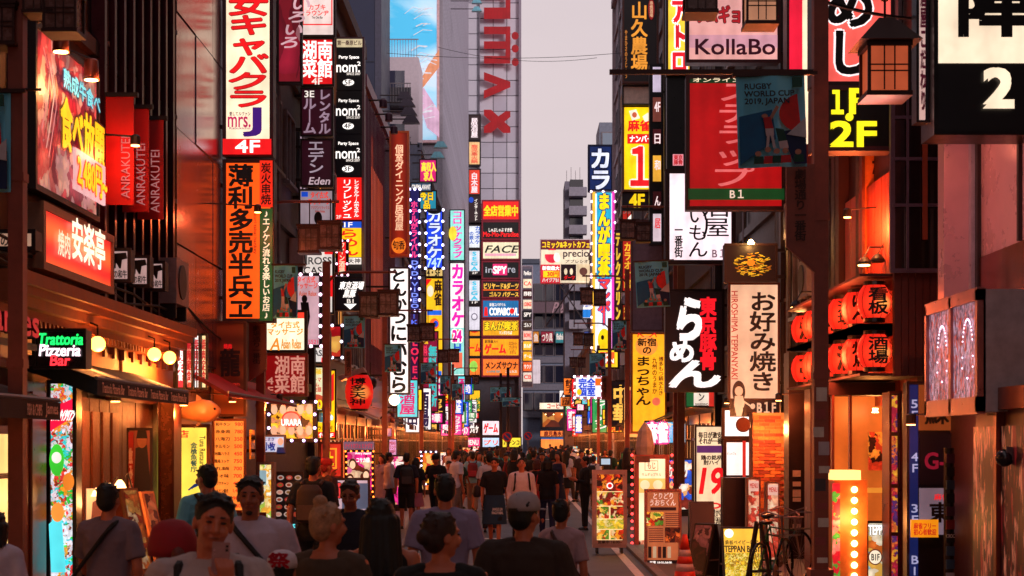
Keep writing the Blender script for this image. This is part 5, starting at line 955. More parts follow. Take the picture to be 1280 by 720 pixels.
# globe lamps
proto = None
for i, (px, py, lb) in enumerate(((122, 430, 'nearest glowing globe wall lamp beside the neon board'), (193, 443, 'middle glowing globe wall lamp over the navy awning'), (212, 447, 'farthest glowing globe wall lamp over the navy awning'))):
    X = -4.62; d = X * F / (px - VX); z = CZ + (VY - py) * d / F
    if proto is None:
        proto = thing('globe_lamp', lb, 'wall lamp', (X, d, z), 0, 'globe lamps over the awning')
        G().ell((0, 0, 0), (.085, .085, .085), 16, 10).build('globe', glow((255, 170, 70), 7), proto, True)
        G().ring_tube([(-.36, 0, .05), (-.3, 0, .2), (-.15, 0, .26), (0, 0, .2), (0, 0, .085)], .012, 6).ell((-.36, 0, .05), (.02, .05, .05), 8, 5).build('bracket', pt((30, 14, 10), .4, .6), proto)
    else: dup(proto, (X, d, z), label=lb)
    lamp((X + .05, d, z - .16), 40, (1, .48, .16), .08, 'globe_light')
# gooseneck spotlights over the poster
for (px, py, lb) in ((76, 52, 'nearer copper spotlight shining on the barbecue poster'), (114, 88, 'farther copper spotlight shining on the barbecue poster')):
    X = -4.5; d = X * F / (px - VX); z = CZ + (VY - py) * d / F
    t = thing('spotlight', lb, 'spotlight', (X, d, z), 0, 'spotlights over the poster')
    G().lathe([(.05, .12), (.075, .1), (.08, -.06), (.085, -.1)], 14).build('hood', pt((150, 70, 54), .35, .6), t, True); G().lathe([(.07, -.105), (.07, -.1)], 12).build('bulb', glow((255, 200, 120), 14), t)
    G().ring_tube([(-.45, 0, .06), (-.2, 0, .2), (0, 0, .12)], .014, 6).build('arm', FRM, t); lamp((X + .12, d, z - .2), 15, (1, .62, .32), .05, 'spot_light')
for i, X_ in enumerate((147,)):
    pass
# wall behind: doors, windows, posters of the left ground floor
s = Board('pub_window', 'glowing cream pub window in a timber frame at the left edge', 'window', -40, 532, 18, 735, wall='L', wx=4.9, th=.1)
s.cabinet(em((255, 206, 120), 1.25), pt((130, 60, 26), .4), .07, 'pane'); G().box(-s.wd / 2, s.wd / 2, -.05, -.01, s.h * .66, s.h * .66 + .05).box(-s.wd / 2, s.wd / 2, -.05, -.01, s.h * .3, s.h * .3 + .05).build('glazing_bar', pt((130, 60, 26), .4), s.o)
s = Board('door_panel', 'second glowing pub pane beside the timber post', 'window', 22, 531, 31, 730, wall='L', wx=4.88, th=.1); s.cabinet(em((255, 214, 140), 1.4), pt((130, 60, 26), .4), .03, 'pane')
s = Board('timber_pilaster', 'polished brown timber pilaster left of the LED panel', 'pilaster', 34, 476, 57, 740, wall='L', wx=4.85, th=.2); 
G().box(-s.wd / 2, s.wd / 2, 0, .12, 0, s.h).build('shaft', pt((120, 52, 26), .3), s.o); G().box(-s.wd / 2 + .08, s.wd / 2 - .08, -.03, -.001, .1, s.h - .1).build('raised_panel', pt((140, 62, 30), .3), s.o)
t = thing('carved_doors', 'tall dark carved wooden folding doors behind the grey-shirted man', 'doors', (-4.9, 18.45, 0), PI / 2)
cw = pt((84, 34, 18), .45, bump=.6, sc=12)
for i in range(4):
    x = -.66 + i * .44
    o = G().box(x - .21, x + .21, -.05, .05, .02, 2.5).build('door_leaf', cw, t)
    for (a, b) in ((.15, .9), (1.0, 2.35)): G().box(x - .15, x + .15, -.075, -.051, a, b).build('carved_panel', pt((130, 60, 30), .4, bump=1, sc=22), o)
s = Board('steel_column', 'brown metal-clad column with a bright reflection beside the poster man', 'column', 199, 492, 217, 735, d=21.2, th=.5); s.cabinet(pt((150, 92, 60), .25, .7), pt((90, 44, 30), .4, .5), .02, 'cladding')
# poster of a waiter
s = sign('tall restaurant poster of a man in dark clothes holding a glass', 160, 536, 190, 686, stripes((150, 60, 30), (206, 96, 50), .4, 'X', .5, 0, .25), frame=pt((60, 24, 20)), fw=.02, d=18.8, th=.04, cat='poster', br=False)
s.poly([(170, 560), (184, 556), (188, 600), (187, 660), (172, 668), (168, 610)], pt((44, 20, 24), .6), 'figure_print'); s.disc(178, 551, 6, 9, pt((210, 130, 90), .6), 'face_print'); s.poly([(171, 548), (173, 538), (183, 538), (185, 548)], pt((40, 20, 20)), 'hair_print'); s.disc(186, 622, 4, 3, pt((220, 140, 100)), 'hand_print'); s.rect(162, 540, 168, 680, pt((190, 40, 40), .6)); s.text('飲み放題', 163, 560, 167, 640, pt((240, 200, 180)), True)
# A-frame menu with clip lamps
def aframe(label, px0, px1, ptop, pbot, face, d, texts=None, lean=.16, rz=0, frame=None, depth=.55, cat='a-frame sign', name='a_frame_sign'):
    X = ((px0 + px1) / 2 - VX) * d / F; wd = (px1 - px0) * d / F; h = (pbot - ptop) * d / F; zb = CZ + (VY - pbot) * d / F
    t = thing(name, label, cat, (X, d, max(0.05, zb)), rz); w2 = wd / 2; a = math.atan2(depth / 2, h); fr = frame or pt((22, 14, 16), .4)
    for sg, nm in ((-1, 'front_panel'), (1, 'rear_panel')):
        o = G().box(-w2, w2, -.02, .02, 0, h).build(nm, fr, t); o.location = (0, sg * depth / 2, 0); o.rotation_euler.x = sg * a
        g = G().box(-w2 + .03, w2 - .03, -.0, .012, .05, h - .03)
        q = g.build('picture', face, o); q.location = (0, sg * .0215 - (.012 if sg < 0 else 0), 0)
        if sg < 0:
            for (tx, x0, z0, x1, z1, m, kw) in (texts or []): TXQ.append(dict(t=tx, box=(-w2 + wd * x0, h * z0, -w2 + wd * x1, h * z1), y=-.04, mat=m, parent=o, **kw))
    G().box(-w2 + .01, -w2 + .03, -depth * .35, depth * .35, h * .3, h * .32).box(w2 - .03, w2 - .01, -depth * .35, depth * .35, h * .3, h * .32).build('stay', STEEL, t)
    return t
foodp = prt(((230, 120, 50), (180, 60, 30), (245, 180, 90), (120, 40, 30), (250, 220, 170)), 10, .25, 3)
t = aframe('left menu easel with clip lamps behind the grey-shirted man', 146, 172, 606, 716, foodp, 16.6, rz=.9, frame=pt((200, 110, 60)))
t2 = aframe('right timber-framed dish photo easel beside the metal column', 172, 192, 610, 702, prt(((110, 60, 56), (200, 110, 80), (90, 50, 50), (220, 150, 110)), 7, .12, 4), 17.6, rz=.9, frame=pt((220, 130, 80)))
for i, (px, py, lb) in enumerate(((122, 618, 'clip lamp glowing at the far left of the menu easel'), (136, 612, 'clip lamp glowing in the middle over the menu easel'), (150, 608, 'clip lamp glowing at the right over the menu easel'))):
    q = P3(px, py, 17); t = thing('clip_lamp', lb, 'clip lamp', q, 0, 'clip lamps on the menu easel'); G().lathe([(.02, .07), (.05, .03), (.07, -.02)], 12).build('shade', glow((255, 190, 120), 6), t); G().ring_tube([(.02, .02, .06), (.06, .1, .14), (.1, .2, -.1)], .008, 5).build('stem', FRM, t)
    lamp((q[0], q[1] - .05, q[2] - .1), 5, (1, .6, .3), .04, 'clip_light')
t = thing('picture_board', 'lit cream picture board at the left of the menu easels', 'picture board', P3(122, 668, 17.4), .5); G().box(-.12, .12, -.02, .02, 0, .5).build('board', em((255, 190, 130), .8), t); G().prism([(-.08, .1), (.08, .1), (.02, .4), (-.06, .35)], -.03, -.021).build('picture', pt((90, 40, 50)), t)
# tuna sculpture
x, y, z = P3(246, 514, 22.3)
t = thing('tuna_sculpture', 'large pale tuna fish sculpture hung over the yellow light box', 'fish model', (x, y, z))
pr = [(.0, -.34), (.06, -.3), (.09, -.2), (.13, 0), (.145, .1), (.13, .2), (.08, .28), (.03, .33)]
g = G().lathe([(r, h) for r, h in pr], 18, axis='x'); g.v = [(a, b * .8, c * 1.15) for a, b, c in g.v]; g.build('body', pt((216, 140, 84), .3), t, True)
G().prism([(-.32, 0), (-.46, .17), (-.42, 0), (-.46, -.16)], -.015, .015).build('tail_fin', pt((150, 90, 60), .4), t); G().prism([(-.02, .13), (.0, .24), (.1, .15)], -.01, .01).prism([(.02, -.13), (-.04, -.24), (.1, -.14)], -.01, .01).build('fin', pt((150, 90, 60), .4), t)
G().ell((.26, -.075, .03), (.018, .012, .018), 8, 6).build('eye', pt((20, 10, 10), .2), t); G().ring_tube([(0, 0, .14), (0, 0, .9)], .008, 4).build('wire', FRM, t)
awning('small red awning beside the tuna sculpture', 'L', -4.9, -4.2, 23, 30, 3.1, 2.72, .06, (190, 30, 36), mat=pt((190, 30, 36), .7))
# round drum lantern (left)
def paper(col, lit, h):
    k = ('paper', col, lit, h)
    if k in _M: return _M[k]
    m, n, p = _new('lantern_paper'); t = n.nodes.new('ShaderNodeTexCoord'); v = n.nodes.new('ShaderNodeVectorMath'); v.operation = 'LENGTH'; mp = n.nodes.new('ShaderNodeMapping'); mp.inputs['Location'].default_value = (-.06, .02, .02); mp.inputs['Scale'].default_value = (.9, .35, 1)
    z = n.nodes.new('ShaderNodeTexNoise'); z.inputs['Scale'].default_value = 9; ad = n.nodes.new('ShaderNodeMath'); ad.operation = 'MULTIPLY_ADD'; ad.inputs[1].default_value = .12 * h
    r = n.nodes.new('ShaderNodeValToRGB'); e = r.color_ramp.elements; e[0].position = .15 * h; e[0].color = (*lin((255, 176, 84)), 1); e[1].position = .62 * h; e[1].color = (*lin((col[0] * .85, col[1] * .5, col[2] * .6)), 1); q = e.new(.34 * h); q.color = (*lin(col), 1)
    n.links.new(t.outputs['Object'], mp.inputs[0]); n.links.new(mp.outputs[0], v.inputs[0]); n.links.new(t.outputs['Object'], z.inputs[0]); n.links.new(z.outputs[0], ad.inputs[0]); n.links.new(v.outputs['Value'], ad.inputs[2]); n.links.new(ad.outputs[0], r.inputs[0])
    p.inputs['Base Color'].default_value = (*[q_ * .4 for q_ in lin(col)], 1); n.links.new(r.outputs[0], p.inputs['Emission Color']); p.inputs['Emission Strength'].default_value = lit; _M[k] = m; return m
def paper_lantern(name, label, c, r, h, text, group=None, lit=1.2, col=(240, 40, 26), horiz=False):
    t = thing(name, label, 'paper lantern', c, 0, group); n = 12; pr = []
    for i in range(n + 1):
        q = i / n; rr = r * (math.sin(PI * (.12 + .76 * q)) ** .45) * (1 - .035 * (i % 2)); pr.append((rr, (q - .5) * h))
    m = paper(col, lit, h); G().lathe(pr, 20).build('paper_body', m, t, True)
    for z_ in (h * .5, -h * .5 - .05): G().lathe([(r * .62, z_), (r * .62, z_ + .05)], 16).build('cap_ring', pt((14, 8, 8), .4), t)
    for i in range(1, n, 2):
        pass
    if text: TXQ.append(dict(t=vert(text) if not horiz else text, box=(-r * .55, -h * .4, r * .55, h * .4), y=-r * 1.03, mat=pt((14, 6, 8), .5), parent=t, bold=.05))
    return t
paper_lantern('paper_lantern', 'big red drum lantern with black brush kanji on the left', P3(449, 490, 38), .34, .8, '博多天神', lit=1.0, col=(225, 26, 20))
t = thing('lantern_roof', 'small pale tin roof over the red drum lantern', 'small roof', P3(442, 466, 38)); G().prism([(-.35, -.1), (.25, .12), (.3, .02), (-.3, -.2)], -.3, .3).build('sheet', pt((200, 150, 140), .4, .5), t)
t = thing('ball_lamp', 'bright white glowing ball lamp left of centre', 'wall lamp', P3(493, 500, 49)); G().ell((0, 0, 0), (.17, .17, .17), 18, 12).build('globe', glow((255, 236, 190), 4), t, True); G().ring_tube([(-.1, .0, -.3), (-.6, 0, -.7)], .03, 5).build('arm', FRM, t); lamp(P3(493, 500, 48.6), 30, (1, .8, .5), .2, 'ball_light')
t = thing('dark_ball', 'dark round sphere hanging right of the drum lantern', 'ball', P3(463, 479, 38.5)); G().ell((0, 0, 0), (.16, .16, .16), 16, 10).build('sphere', pt((60, 44, 50), .3, .3), t, True); G().ring_tube([(0, 0, .1), (0, 0, .5)], .01, 4).build('cord', FRM, t)
# floodlights on outriggers
for i, (px, py, d) in enumerate(((547, 196, 78), (551, 183, 80), (596, 3, 110), (596, 13, 110), (506, 122, 70), (509, 131, 68), (511, 142, 66), (514, 152, 64))):
    q = P3(px, py, d); t = thing('outrigger_floodlight', ['pale floodlight on a long arm before the ribbed tower', 'upper floodlight over the blue karaoke sign', 'top one of two pale floodlights against the tiled tower', 'lower one of two pale floodlights against the tiled tower', 'highest of four dark outrigger lamps under the balcony block', 'second of four dark outrigger lamps under the balcony block', 'third of four dark outrigger lamps under the balcony block', 'lowest of four dark outrigger lamps under the balcony block'][i], 'floodlight', q, 0, 'floodlights on outrigger arms')
    G().ring_tube([(-1.8 if i < 4 else -1.1, 0, .1), (0, 0, .1)], .03, 5).build('arm', FRM, t); G().prism([(-.35, -.08), (.35, -.08), (.15, .22), (-.15, .22)], -.2, .2).build('hood', pt((120, 190, 210) if i < 4 else (50, 40, 56), .3, .2), t)
# spotlights along the mauve roofline
for i in range(5):
    d = 51.5 + i * 2.2; t = thing('roofline_spotlight', f"small bullet spotlight on the mauve building roofline, {['nearest', 'second', 'third', 'fourth', 'farthest'][i]} along", 'spotlight', (-4.4, d, 12.9), 0, 'bullet spotlights on the mauve building'); G().lathe([(.08, .16), (.12, .1), (.13, -.12)], 10).build('hood', pt((70, 40, 56), .4, .4), t); G().ring_tube([(-.6, 0, .1), (0, 0, .12)], .03, 5).build('arm', FRM, t)
# ---------------------------------------------------------------- right near side
# row lanterns
seam = G()
for i in range(10):
    a = 2 * PI * i / 10; seam.ring_tube([((.215 * math.sin(PI * (.12 + .76 * q)) ** .45 + .003) * math.cos(a), (.215 * math.sin(PI * (.12 + .76 * q)) ** .45 + .003) * math.sin(a), (q - .5) * .4) for q in (0, .1, .25, .5, .75, .9, 1)], .0035, 4, cap=False)
seam = seam.mesh('seams', pt((120, 14, 10), .6))
k = 0
for row, zc in (('upper', 3.72), ('lower', 3.12)):
    for i in range(6):
        d = 19.6 + i * .95; X = 4.34
        t = paper_lantern('paper_lantern', f"red paper lantern in the {row} row, {['first from the right', 'second from the right', 'third from the right', 'fourth from the right', 'fifth from the right', 'leftmost'][i]}", (X, d, zc), .215, .40, (('かん\nばん', 'ぱん', '酒場', '串', '亭', '焼')[i] if row == 'upper' else ('大衆\n酒場', '焼鳥', '酒', '味', '串', '亭')[i]) if i else ('看板', '酒場')[row == 'lower'], 'red lanterns in two rows', 1.25, (255, 66, 34))
        so_ = link('seams', seam, t); so_['kind'] = 'stuff'; k += 1
    lamp((3.95, 20.6, zc - .05), 60, (1, .22, .1), .2, 'lantern_light'); lamp((3.95, 23.2, zc - .05), 50, (1, .22, .1), .2, 'lantern_light')
    for zz in (zc + .3, zc - .3): G().box(4.1, 4.9, 19.3, 24.6, zz - .015, zz + .015).build('lantern_rail', pt((60, 20, 16)), None, label=f"dark timber rail {'above' if zz > zc else 'below'} the {row} row of red lanterns", category='rail')
# timber wall boards behind the lanterns
t = thing('timber_wall', 'orange red boarded wall behind the red paper lanterns', 'wall', (4.93, 21.7, 0), -PI / 2)
bm = G().box(-.095, .095, -.03, .04, 2.5, 5.6).mesh('board', pt((170, 62, 34), .5, bump=.4, sc=9))
for i in range(24): link('board', bm, t, (-2.3 + i * .2, random.uniform(-.008, .008), 0))
t = thing('boarded_wall', 'camera-facing dark timber board wall right of the lanterns', 'wall', (0, 0, 0))
for i in range(7):
    x0, _, z0 = P3(1118 + i * 9, 470, 19.1); G().box(x0, x0 + .078, 19.1, 19.2, z0, z0 + 1.45).build('board', pt((84, 30, 24), .5, bump=.4, sc=9), t)
# lattice window black, above
s = Board('lattice_window', 'black steel grid window right of the wooden upright sign', 'window', 1114, 60, 1178, 340, d=18.9, th=.1); s.cabinet(glass((20, 8, 12), .15), pt((96, 76, 96), .4, .3), .04, 'pane')
for y in (98, 145, 197, 255): s.rect(1115, y, 1177, y + 4, pt((96, 76, 96), .4, .3), 'glazing_bar', .02)
for x in (1132,): s.rect(x, 62, x + 3, 338, pt((96, 76, 96), .4, .3), 'glazing_bar', .02)
s.rect(1152, 100, 1158, 300, pt((150, 60, 30)), 'timber_post')
# pendant flood above lanterns
for (px, py, c, lb) in ((1080, 331, (255, 180, 100), 'white hot little spotlight under the wooden sign'), (1097, 327, (30, 14, 14), 'black round back of a spotlight under the wooden sign'), (995, 384, (255, 190, 110), 'flat spotlight over the left end of the lantern rows')):
    q = P3(px, py, 21.5 if px > 1000 else 25); t = thing('spotlight', lb, 'spotlight', q); G().lathe([(.04, .1), (.09, .04), (.1, 0)], 12).build('hood', pt((30, 16, 16), .4, .4), t); G().lathe([(.08, -.015), (.08, -.002)], 12).build('bulb', glow(c, 12 if c[0] > 100 else .0), t); G().ring_tube([(0, 0, .1), (.1, .1, .25), (.5, .1, .25)], .012, 5).build('arm', FRM, t)
    if c[0] > 100: lamp((q[0] + .05, q[1] - .1, q[2] + (.4 if px > 1000 else -.15)), 16, (1, .55, .25), .05, 'spot_light')
# orange lit doorway recess under lanterns
t = thing('lit_entrance', 'orange lit glass entrance under the red lantern rows', 'entrance', (0, 0, 0)); dd = 20.9
def bx(px0, py0, px1, py1, d, th, m, nm, par):
    a, b = P3(px0, py1, d), P3(px1, py0, d); return G().box(a[0], b[0], d, d + th, max(a[2], .0), b[2]).build(nm, m, par)
bx(1040, 494, 1113, 720, dd + 1.2, .1, em((250, 116, 40), .62), 'inner_wall', t); bx(1036, 478, 1120, 494, dd, .6, pt((60, 26, 22)), 'lintel', t)  # interior light put into the wall's own glow
for x in (1040, 1062, 1111): bx(x, 494, x + 3, 720, dd, .1, pt((130, 54, 28), .4), 'door_post', t)
bx(1043, 610, 1111, 616, dd, .08, em((250, 150, 50), .9), 'door_rail', t); bx(1086, 540, 1104, 588, dd + .9, .05, prt(((220, 60, 30), (60, 16, 10), (250, 150, 50)), 9, .8, 3), 'wall_poster', t)  # door rail glows: interior light put into its colour
q = P3(1094, 514, dd + .8); G().lathe([(.04, .04), (.03, 0), (.05, -.02)], 8, q).build('pendant_lamp', glow((255, 225, 160), 14), t); lamp((q[0] - .1, q[1] - .4, q[2]), 14, (1, .5, .18), .08, 'entrance_light')
# bulb-lined menu box
d = 19.6
t = thing('bulb_menu_box', 'orange menu box with a column of bright round bulbs', 'light box', (0, 0, 0)); bx(1043, 600, 1084, 735, d, .4, pt((214, 110, 50), .4), 'box', t); bx(1042, 588, 1076, 600, d - .05, .4, glow((255, 190, 110), 2.2), 'top_tube', t); bx(1041, 604, 1050, 735, d - .02, .05, prt(((220, 30, 50), (250, 130, 120), (80, 170, 60)), 9, 1, 2), 'side_print', t)
for i in range(9): G().ell(P3(1068, 612 + i * 13.5, d - .03), (.04, .03, .04), 10, 6).build('bulb', glow((255, 214, 130), 9), t)
lamp(P3(1066, 650, d - .25), 14, (1, .6, .25), .1, 'bulb_light')
s = sign('lit teppanyaki picture board with white capitals and a round crest', 1083, 652, 1114, 735, prt(((250, 235, 200), (250, 190, 80), (150, 200, 210), (220, 110, 40)), 6, 1.1, 5), fw=.02, d=20.2, th=.1, br=False, cat='picture board'); s.text('TEPPAN', 1085, 656, 1113, 668, eWL, bold=.05, out=(pK, .05)); s.disc(1093, 696, 9, 10, pt((160, 80, 50))); s.disc(1093, 696, 7.5, 8.5, em((250, 230, 200))); s.text('B1F', 1088, 692, 1098, 700, pK, bold=.04)
s = Board('poster_pillar', 'narrow metal pillar covered in small food posters', 'pillar', 1112, 490, 1126, 738, d=19.4, th=.4); s.cabinet(pt((70, 30, 26), .4), pt((110, 50, 40), .3, .4), .02)
for i, (a, b) in enumerate(((494, 540), (545, 605), (610, 665), (670, 735))): s.rect(1114, a, 1121, b, prt(((230, 120, 60), (190, 40, 70), (250, 190, 60), (90, 50, 120)), 12, .8, i), 'poster')
# sticker-covered drain pipe
q = P3(1186, 560, 17); t = thing('sticker_pipe', 'sticker-covered black drain pipe in front of the floor directory', 'pipe', (q[0], 17, 0)); G().ring_tube([(0, 0, 0), (0, 0, q[2])], .055, 12).build('pipe', pt((30, 18, 24), .4), t)
for i in range(13): z = .1 + i * .14; G().box(-.045, .045, -.068, -.05, z, z + .1).build('sticker', pt(random.choice([(190, 190, 200), (90, 50, 80), (60, 90, 120), (150, 40, 50), (30, 30, 34)])), t)
TXQ.append(dict(t='CROC', box=(-.043, .99, .043, 1.03), y=-.07, mat=pW, parent=t, bold=.04))
# glittering display cabinet projecting from wall
t = thing('glitter_cabinet', 'metal wall cabinet with glittering colourful glass over the directory', 'display cabinet', (0, 0, 0)); X0 = 4.2; d0, d1 = 14.6, 16.5
G().box(X0 + .03, 4.95, d0, d1, 2.28, 3.40).build('body', pt((196, 180, 188), .45, .2), t)
glit = prt(((120, 70, 90), (250, 225, 255), (236, 190, 220), (250, 90, 50), (90, 70, 110), (190, 150, 180)), 24, .55, 6, (1, 1, .3))
for (a, b) in ((d0 + .08, 15.5), (15.58, d1 - .08)): G().box(X0, X0 + .028, a, b, 2.42, 3.3).build('glass_front', glit, t)
g = G(); 
for (a, b) in ((d0, d0 + .07), (15.5, 15.58), (d1 - .07, d1)): g.box(X0 - .03, X0 + .05, a, b, 2.28, 3.4)
g.box(X0 - .03, X0 + .05, d0, d1, 3.3, 3.42).box(X0 - .03, X0 + .05, d0, d1, 2.26, 2.42).build('cabinet_frame', pt((170, 110, 110), .3, .6), t)
for a in (14.95, 15.85):   # arches of little bulbs inside the glass
    g = G()
    for i in range(22):
        u = i / 21; yy = a + .18 * math.cos(PI * u) if 0 < u < 1 else a; zz = 2.8 + .35 * math.sin(PI * u) if .1 < u < .9 else 2.6 + .1 * i % .3
        g.ell((X0 - .02, yy, zz), (.007, .007, .009), 5, 4)
    g.build('bulb_arch', glow((255, 230, 255), 2.4), t, kind='stuff')
lamp((3.3, 15.4, 4.8), 40, (1, .62, .9), .5, 'sign_glow')  # unseen light added to brighten the pale panels above the cabinet
# white metal wall panels
t = thing('metal_wall_box', 'pale pinkish metal box column hanging above the glitter cabinet', 'wall panel', (0, 0, 0)); pk = pt((226, 170, 180), .28, .25, var=.12, sc=2)
a = P3(1180, 372, 17.2); b = P3(1213, -60, 17.2); G().box(a[0], b[0], 17.2, 17.45, a[2], b[2]).build('panel', pk, t); a = P3(1214, 364, 17.1); b = P3(1232, -60, 17.1); G().box(a[0], b[0], 17.1, 17.4, a[2], b[2]).build('panel', pt((190, 176, 196), .3, .2), t)
t = thing('metal_wall_sheet', 'pale wall sheet with copper lower band at the right edge', 'wall panel', (0, 0, 0)); G().box(4.9, 4.99, 15.2, 17.0, 3.97, 8).build('panel', pk, t); G().box(4.86, 4.99, 15.6, 15.66, 3.97, 8).build('joint_strip', FRM, t); G().box(4.86, 4.99, 17.0, 17.09, 3.3, 8).build('dark_frame', FRM, t); G().box(4.88, 4.985, 12, 17.0, 3.35, 3.96).build('copper_band', pt((150, 60, 34), .2, .9), t)
for (px, py, d_, e_) in ((1200, 176, 16.8, .5), (1262, 176, 16.2, .5)):
    q = P3(px, py, d_); t = thing('downlight', f"small warm downlight under the huge framed sign, {'left' if px < 1230 else 'right'} of two", 'downlight', q, 0, 'downlights under the huge sign'); G().lathe([(.05, .06), (.06, 0)], 12).build('housing', FRM, t); G().lathe([(.045, -.01), (.045, -.001)], 12).build('bulb', glow((255, 160, 110), 10), t); lamp((q[0], q[1] - .2, q[2] - .15), e_, (1, .42, .36), .1, 'downlight_lamp')
# copper-framed window bay at the right edge
t = thing('copper_bay', 'copper-framed glass bay with reflections at the right edge', 'shop window', (0, 0, 0)); cp = pt((150, 74, 54), .3, .7)
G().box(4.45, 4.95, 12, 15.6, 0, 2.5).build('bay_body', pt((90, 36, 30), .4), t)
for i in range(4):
    a = 12.1 + i * .9; f = G().box(4.42, 4.449, a, a + .8, .5, 2.15).build('pane', prt(((50, 16, 20), (70, 22, 26), (150, 36, 40), (44, 14, 20), (240, 150, 120), (60, 20, 24)), 14, .3, i, (1, 1, .2)), t)  # red and pale reflections painted into the glass colour
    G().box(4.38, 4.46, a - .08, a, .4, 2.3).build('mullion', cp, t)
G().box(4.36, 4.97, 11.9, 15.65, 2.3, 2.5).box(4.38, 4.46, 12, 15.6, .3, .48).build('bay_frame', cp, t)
q = P3(1243, 578, 14); t = thing('dome_camera', 'small round dome on the copper bay', 'dome camera', (4.36, 14.4, 1.86)); G().ell((0, 0, 0), (.08, .08, .08), 14, 10).build('dome', pt((40, 34, 44), .15), t, True); G().box(0, .06, -.06, .06, -.02, .1).build('mount', STEEL, t)
# wall of bricks
dB = 29.0; a = P3(941, 640, dB); b = P3(985, 516, dB)
t = thing('brick_wall', 'lit orange brick wall pier behind the bicycle', 'wall', (0, dB, 0)); G().box(a[0], b[0], .02, .5, 0, b[2]).build('mortar', pt((196, 130, 90), .8), t)
bw, bh = .205, .062; bms = [G().box(.006, bw - .006, -.012, .018, .004, bh - .006).mesh('brick', pt(c, .75, bump=.4, sc=20)) for c in ((196, 92, 48), (170, 66, 38), (140, 50, 36), (216, 116, 60))]; bhs = G().box(.006, bw / 2 - .006, -.012, .018, .004, bh - .006).mesh('brick', bms[0].materials[0])
nrow = int(b[2] / bh)
for r in range(nrow):
    off = (r % 2) * bw / 2
    if off: link('brick', bhs, t, (a[0], 0, r * bh))
    x = a[0] + off
    while x + bw <= b[0] + .001: link('brick', random.choice(bms), t, (x, random.uniform(-.004, .004), r * bh)); x += bw
lamp((a[0] + .1, dB - .7, b[2] - .3), 70, (1, .55, .25), .08, 'wall_light')
# dark pillars next to the brick
for (x0, x1, y0, dd_, c, lb) in ((986, 1012, 440, 26.8, (36, 22, 26), 'black sticker-marked pillar between bricks and lamp pole'), (1013, 1040, 470, 24, (120, 46, 26), 'reddish timber pillar behind the lamp pole')):
    t = thing('pillar', lb, 'pillar', (0, 0, 0)); bx(x0, y0, x1, 760, dd_, .5, pt(c, .4, bump=.3), 'shaft', t)
    if x0 == 986:
        for i, (y, h) in enumerate(((588, 8), (602, 6), (612, 9), (622, 5), (655, 6))): bx(991, y, 1001, y + h, dd_ - .01, .009, pt((210, 190, 180)), 'sticker', t)
# dark cabinet, lit narrow standing boards
t = thing('dark_cabinet', 'dark metal cabinet before the white backlit panels', 'cabinet', (0, 0, 0)); bx(904, 597, 938, 700, 31, .4, pt((50, 24, 26), .4), 'body', t); bx(906, 600, 920, 690, 30.96, .03, pt((60, 32, 34), .4), 'door', t)
for (x0, x1, y0, y1, lb, sd) in ((934, 950, 598, 700, 'left slim lit drinks menu stand before the bricks', 3), (958, 974, 603, 706, 'right slim lit photo menu stand before the bricks', 4)):
    s = sign(lb, x0, y0, x1, y1, prt(((250, 190, 150), (220, 80, 60), (250, 226, 190), (180, 60, 40)), 9, .85, sd), fw=.02, d=26.5, th=.25, br=False, cat='menu stand', name='menu_stand', frame=pt((170, 110, 80)))
    s.rect(x0 + 2, y0 + 3, x1 - 2, y0 + 16, em((250, 200, 180), .9)); s.text('MENU', x0 + 3, y0 + 6, x1 - 3, y0 + 12, em((200, 50, 40)))
# stand boards in the middle right
def standee(label, x0, y0, x1, y1, face, d, th=.35, frame=None, base=.2):
    s = Board('lit_stand_sign', label, 'stand sign', x0, y0, x1, y1, d=d, th=th, group='stand signs on the right pavement'); fr = frame or pt((190, 150, 140), .3, .5); s.cabinet(face, fr, .07)
    z0 = s.zb; g = G()
    g.box(-s.wd / 2, s.wd / 2, .0, th, -z0 + .13, -.012); g.build('base', fr, s.o)
    for a in (-s.wd / 2 + .08, s.wd / 2 - .08):
        for b in (.04, th - .04): G().lathe([(.055, -.02), (.055, .02)], 12, (a, b, -z0 + .075), axis='x').build('caster', pt((20, 16, 18), .4), s.o)
    return s
s = standee('glowing food photo stand sign on casters, leftmost on the right', 741, 588, 783, 680, em((255, 214, 150), 1.2), 28.4)
food = lambda sd, pal=None: prt(pal or ((200, 50, 20), (250, 160, 40), (240, 200, 80), (120, 30, 20), (90, 140, 40), (250, 220, 160)), 11, 1.0, sd)
s.rect(746, 592, 779, 614, food(1, ((40, 16, 12), (200, 50, 20), (250, 150, 40), (120, 30, 20)))); s.rect(746, 615, 779, 632, food(2)); s.rect(746, 633, 761, 648, food(3)); s.rect(763, 633, 779, 648, food(4)); s.rect(746, 649, 779, 661, food(5, ((250, 220, 60), (190, 200, 60), (250, 240, 150)))); s.rect(746, 662, 761, 674, food(6)); s.rect(763, 662, 779, 674, food(7)); s.disc(762, 607, 4, 4, eWL, 'logo_ring'); s.disc(762, 607, 2.6, 2.6, eR, 'logo_ring'); s.text('営業中 18:00~', 747, 675, 777, 679, pK)
s = standee('tall cream lit stand sign with red flashing side lamps', 794, 569, 836, 688, em((255, 224, 176), 1.35), 30.6, frame=pt((190, 90, 80), .4, .3)); s.rect(797, 598, 834, 616, em((255, 190, 100), 1.2)); s.disc(806, 606, 6, 6, em((250, 220, 170), 1.2)); s.disc(822, 606, 6, 6, em((250, 220, 170), 1.2)); s.line([(806, 576), (822, 576), (822, 588), (806, 588), (806, 576)], 1, em((190, 150, 110))); s.text('もじ', 809, 578, 819, 586, em((170, 110, 80))); s.text('サムギョプサル', 802, 591, 826, 595, em((190, 130, 90)))
g = G(); w2 = s.wd / 2
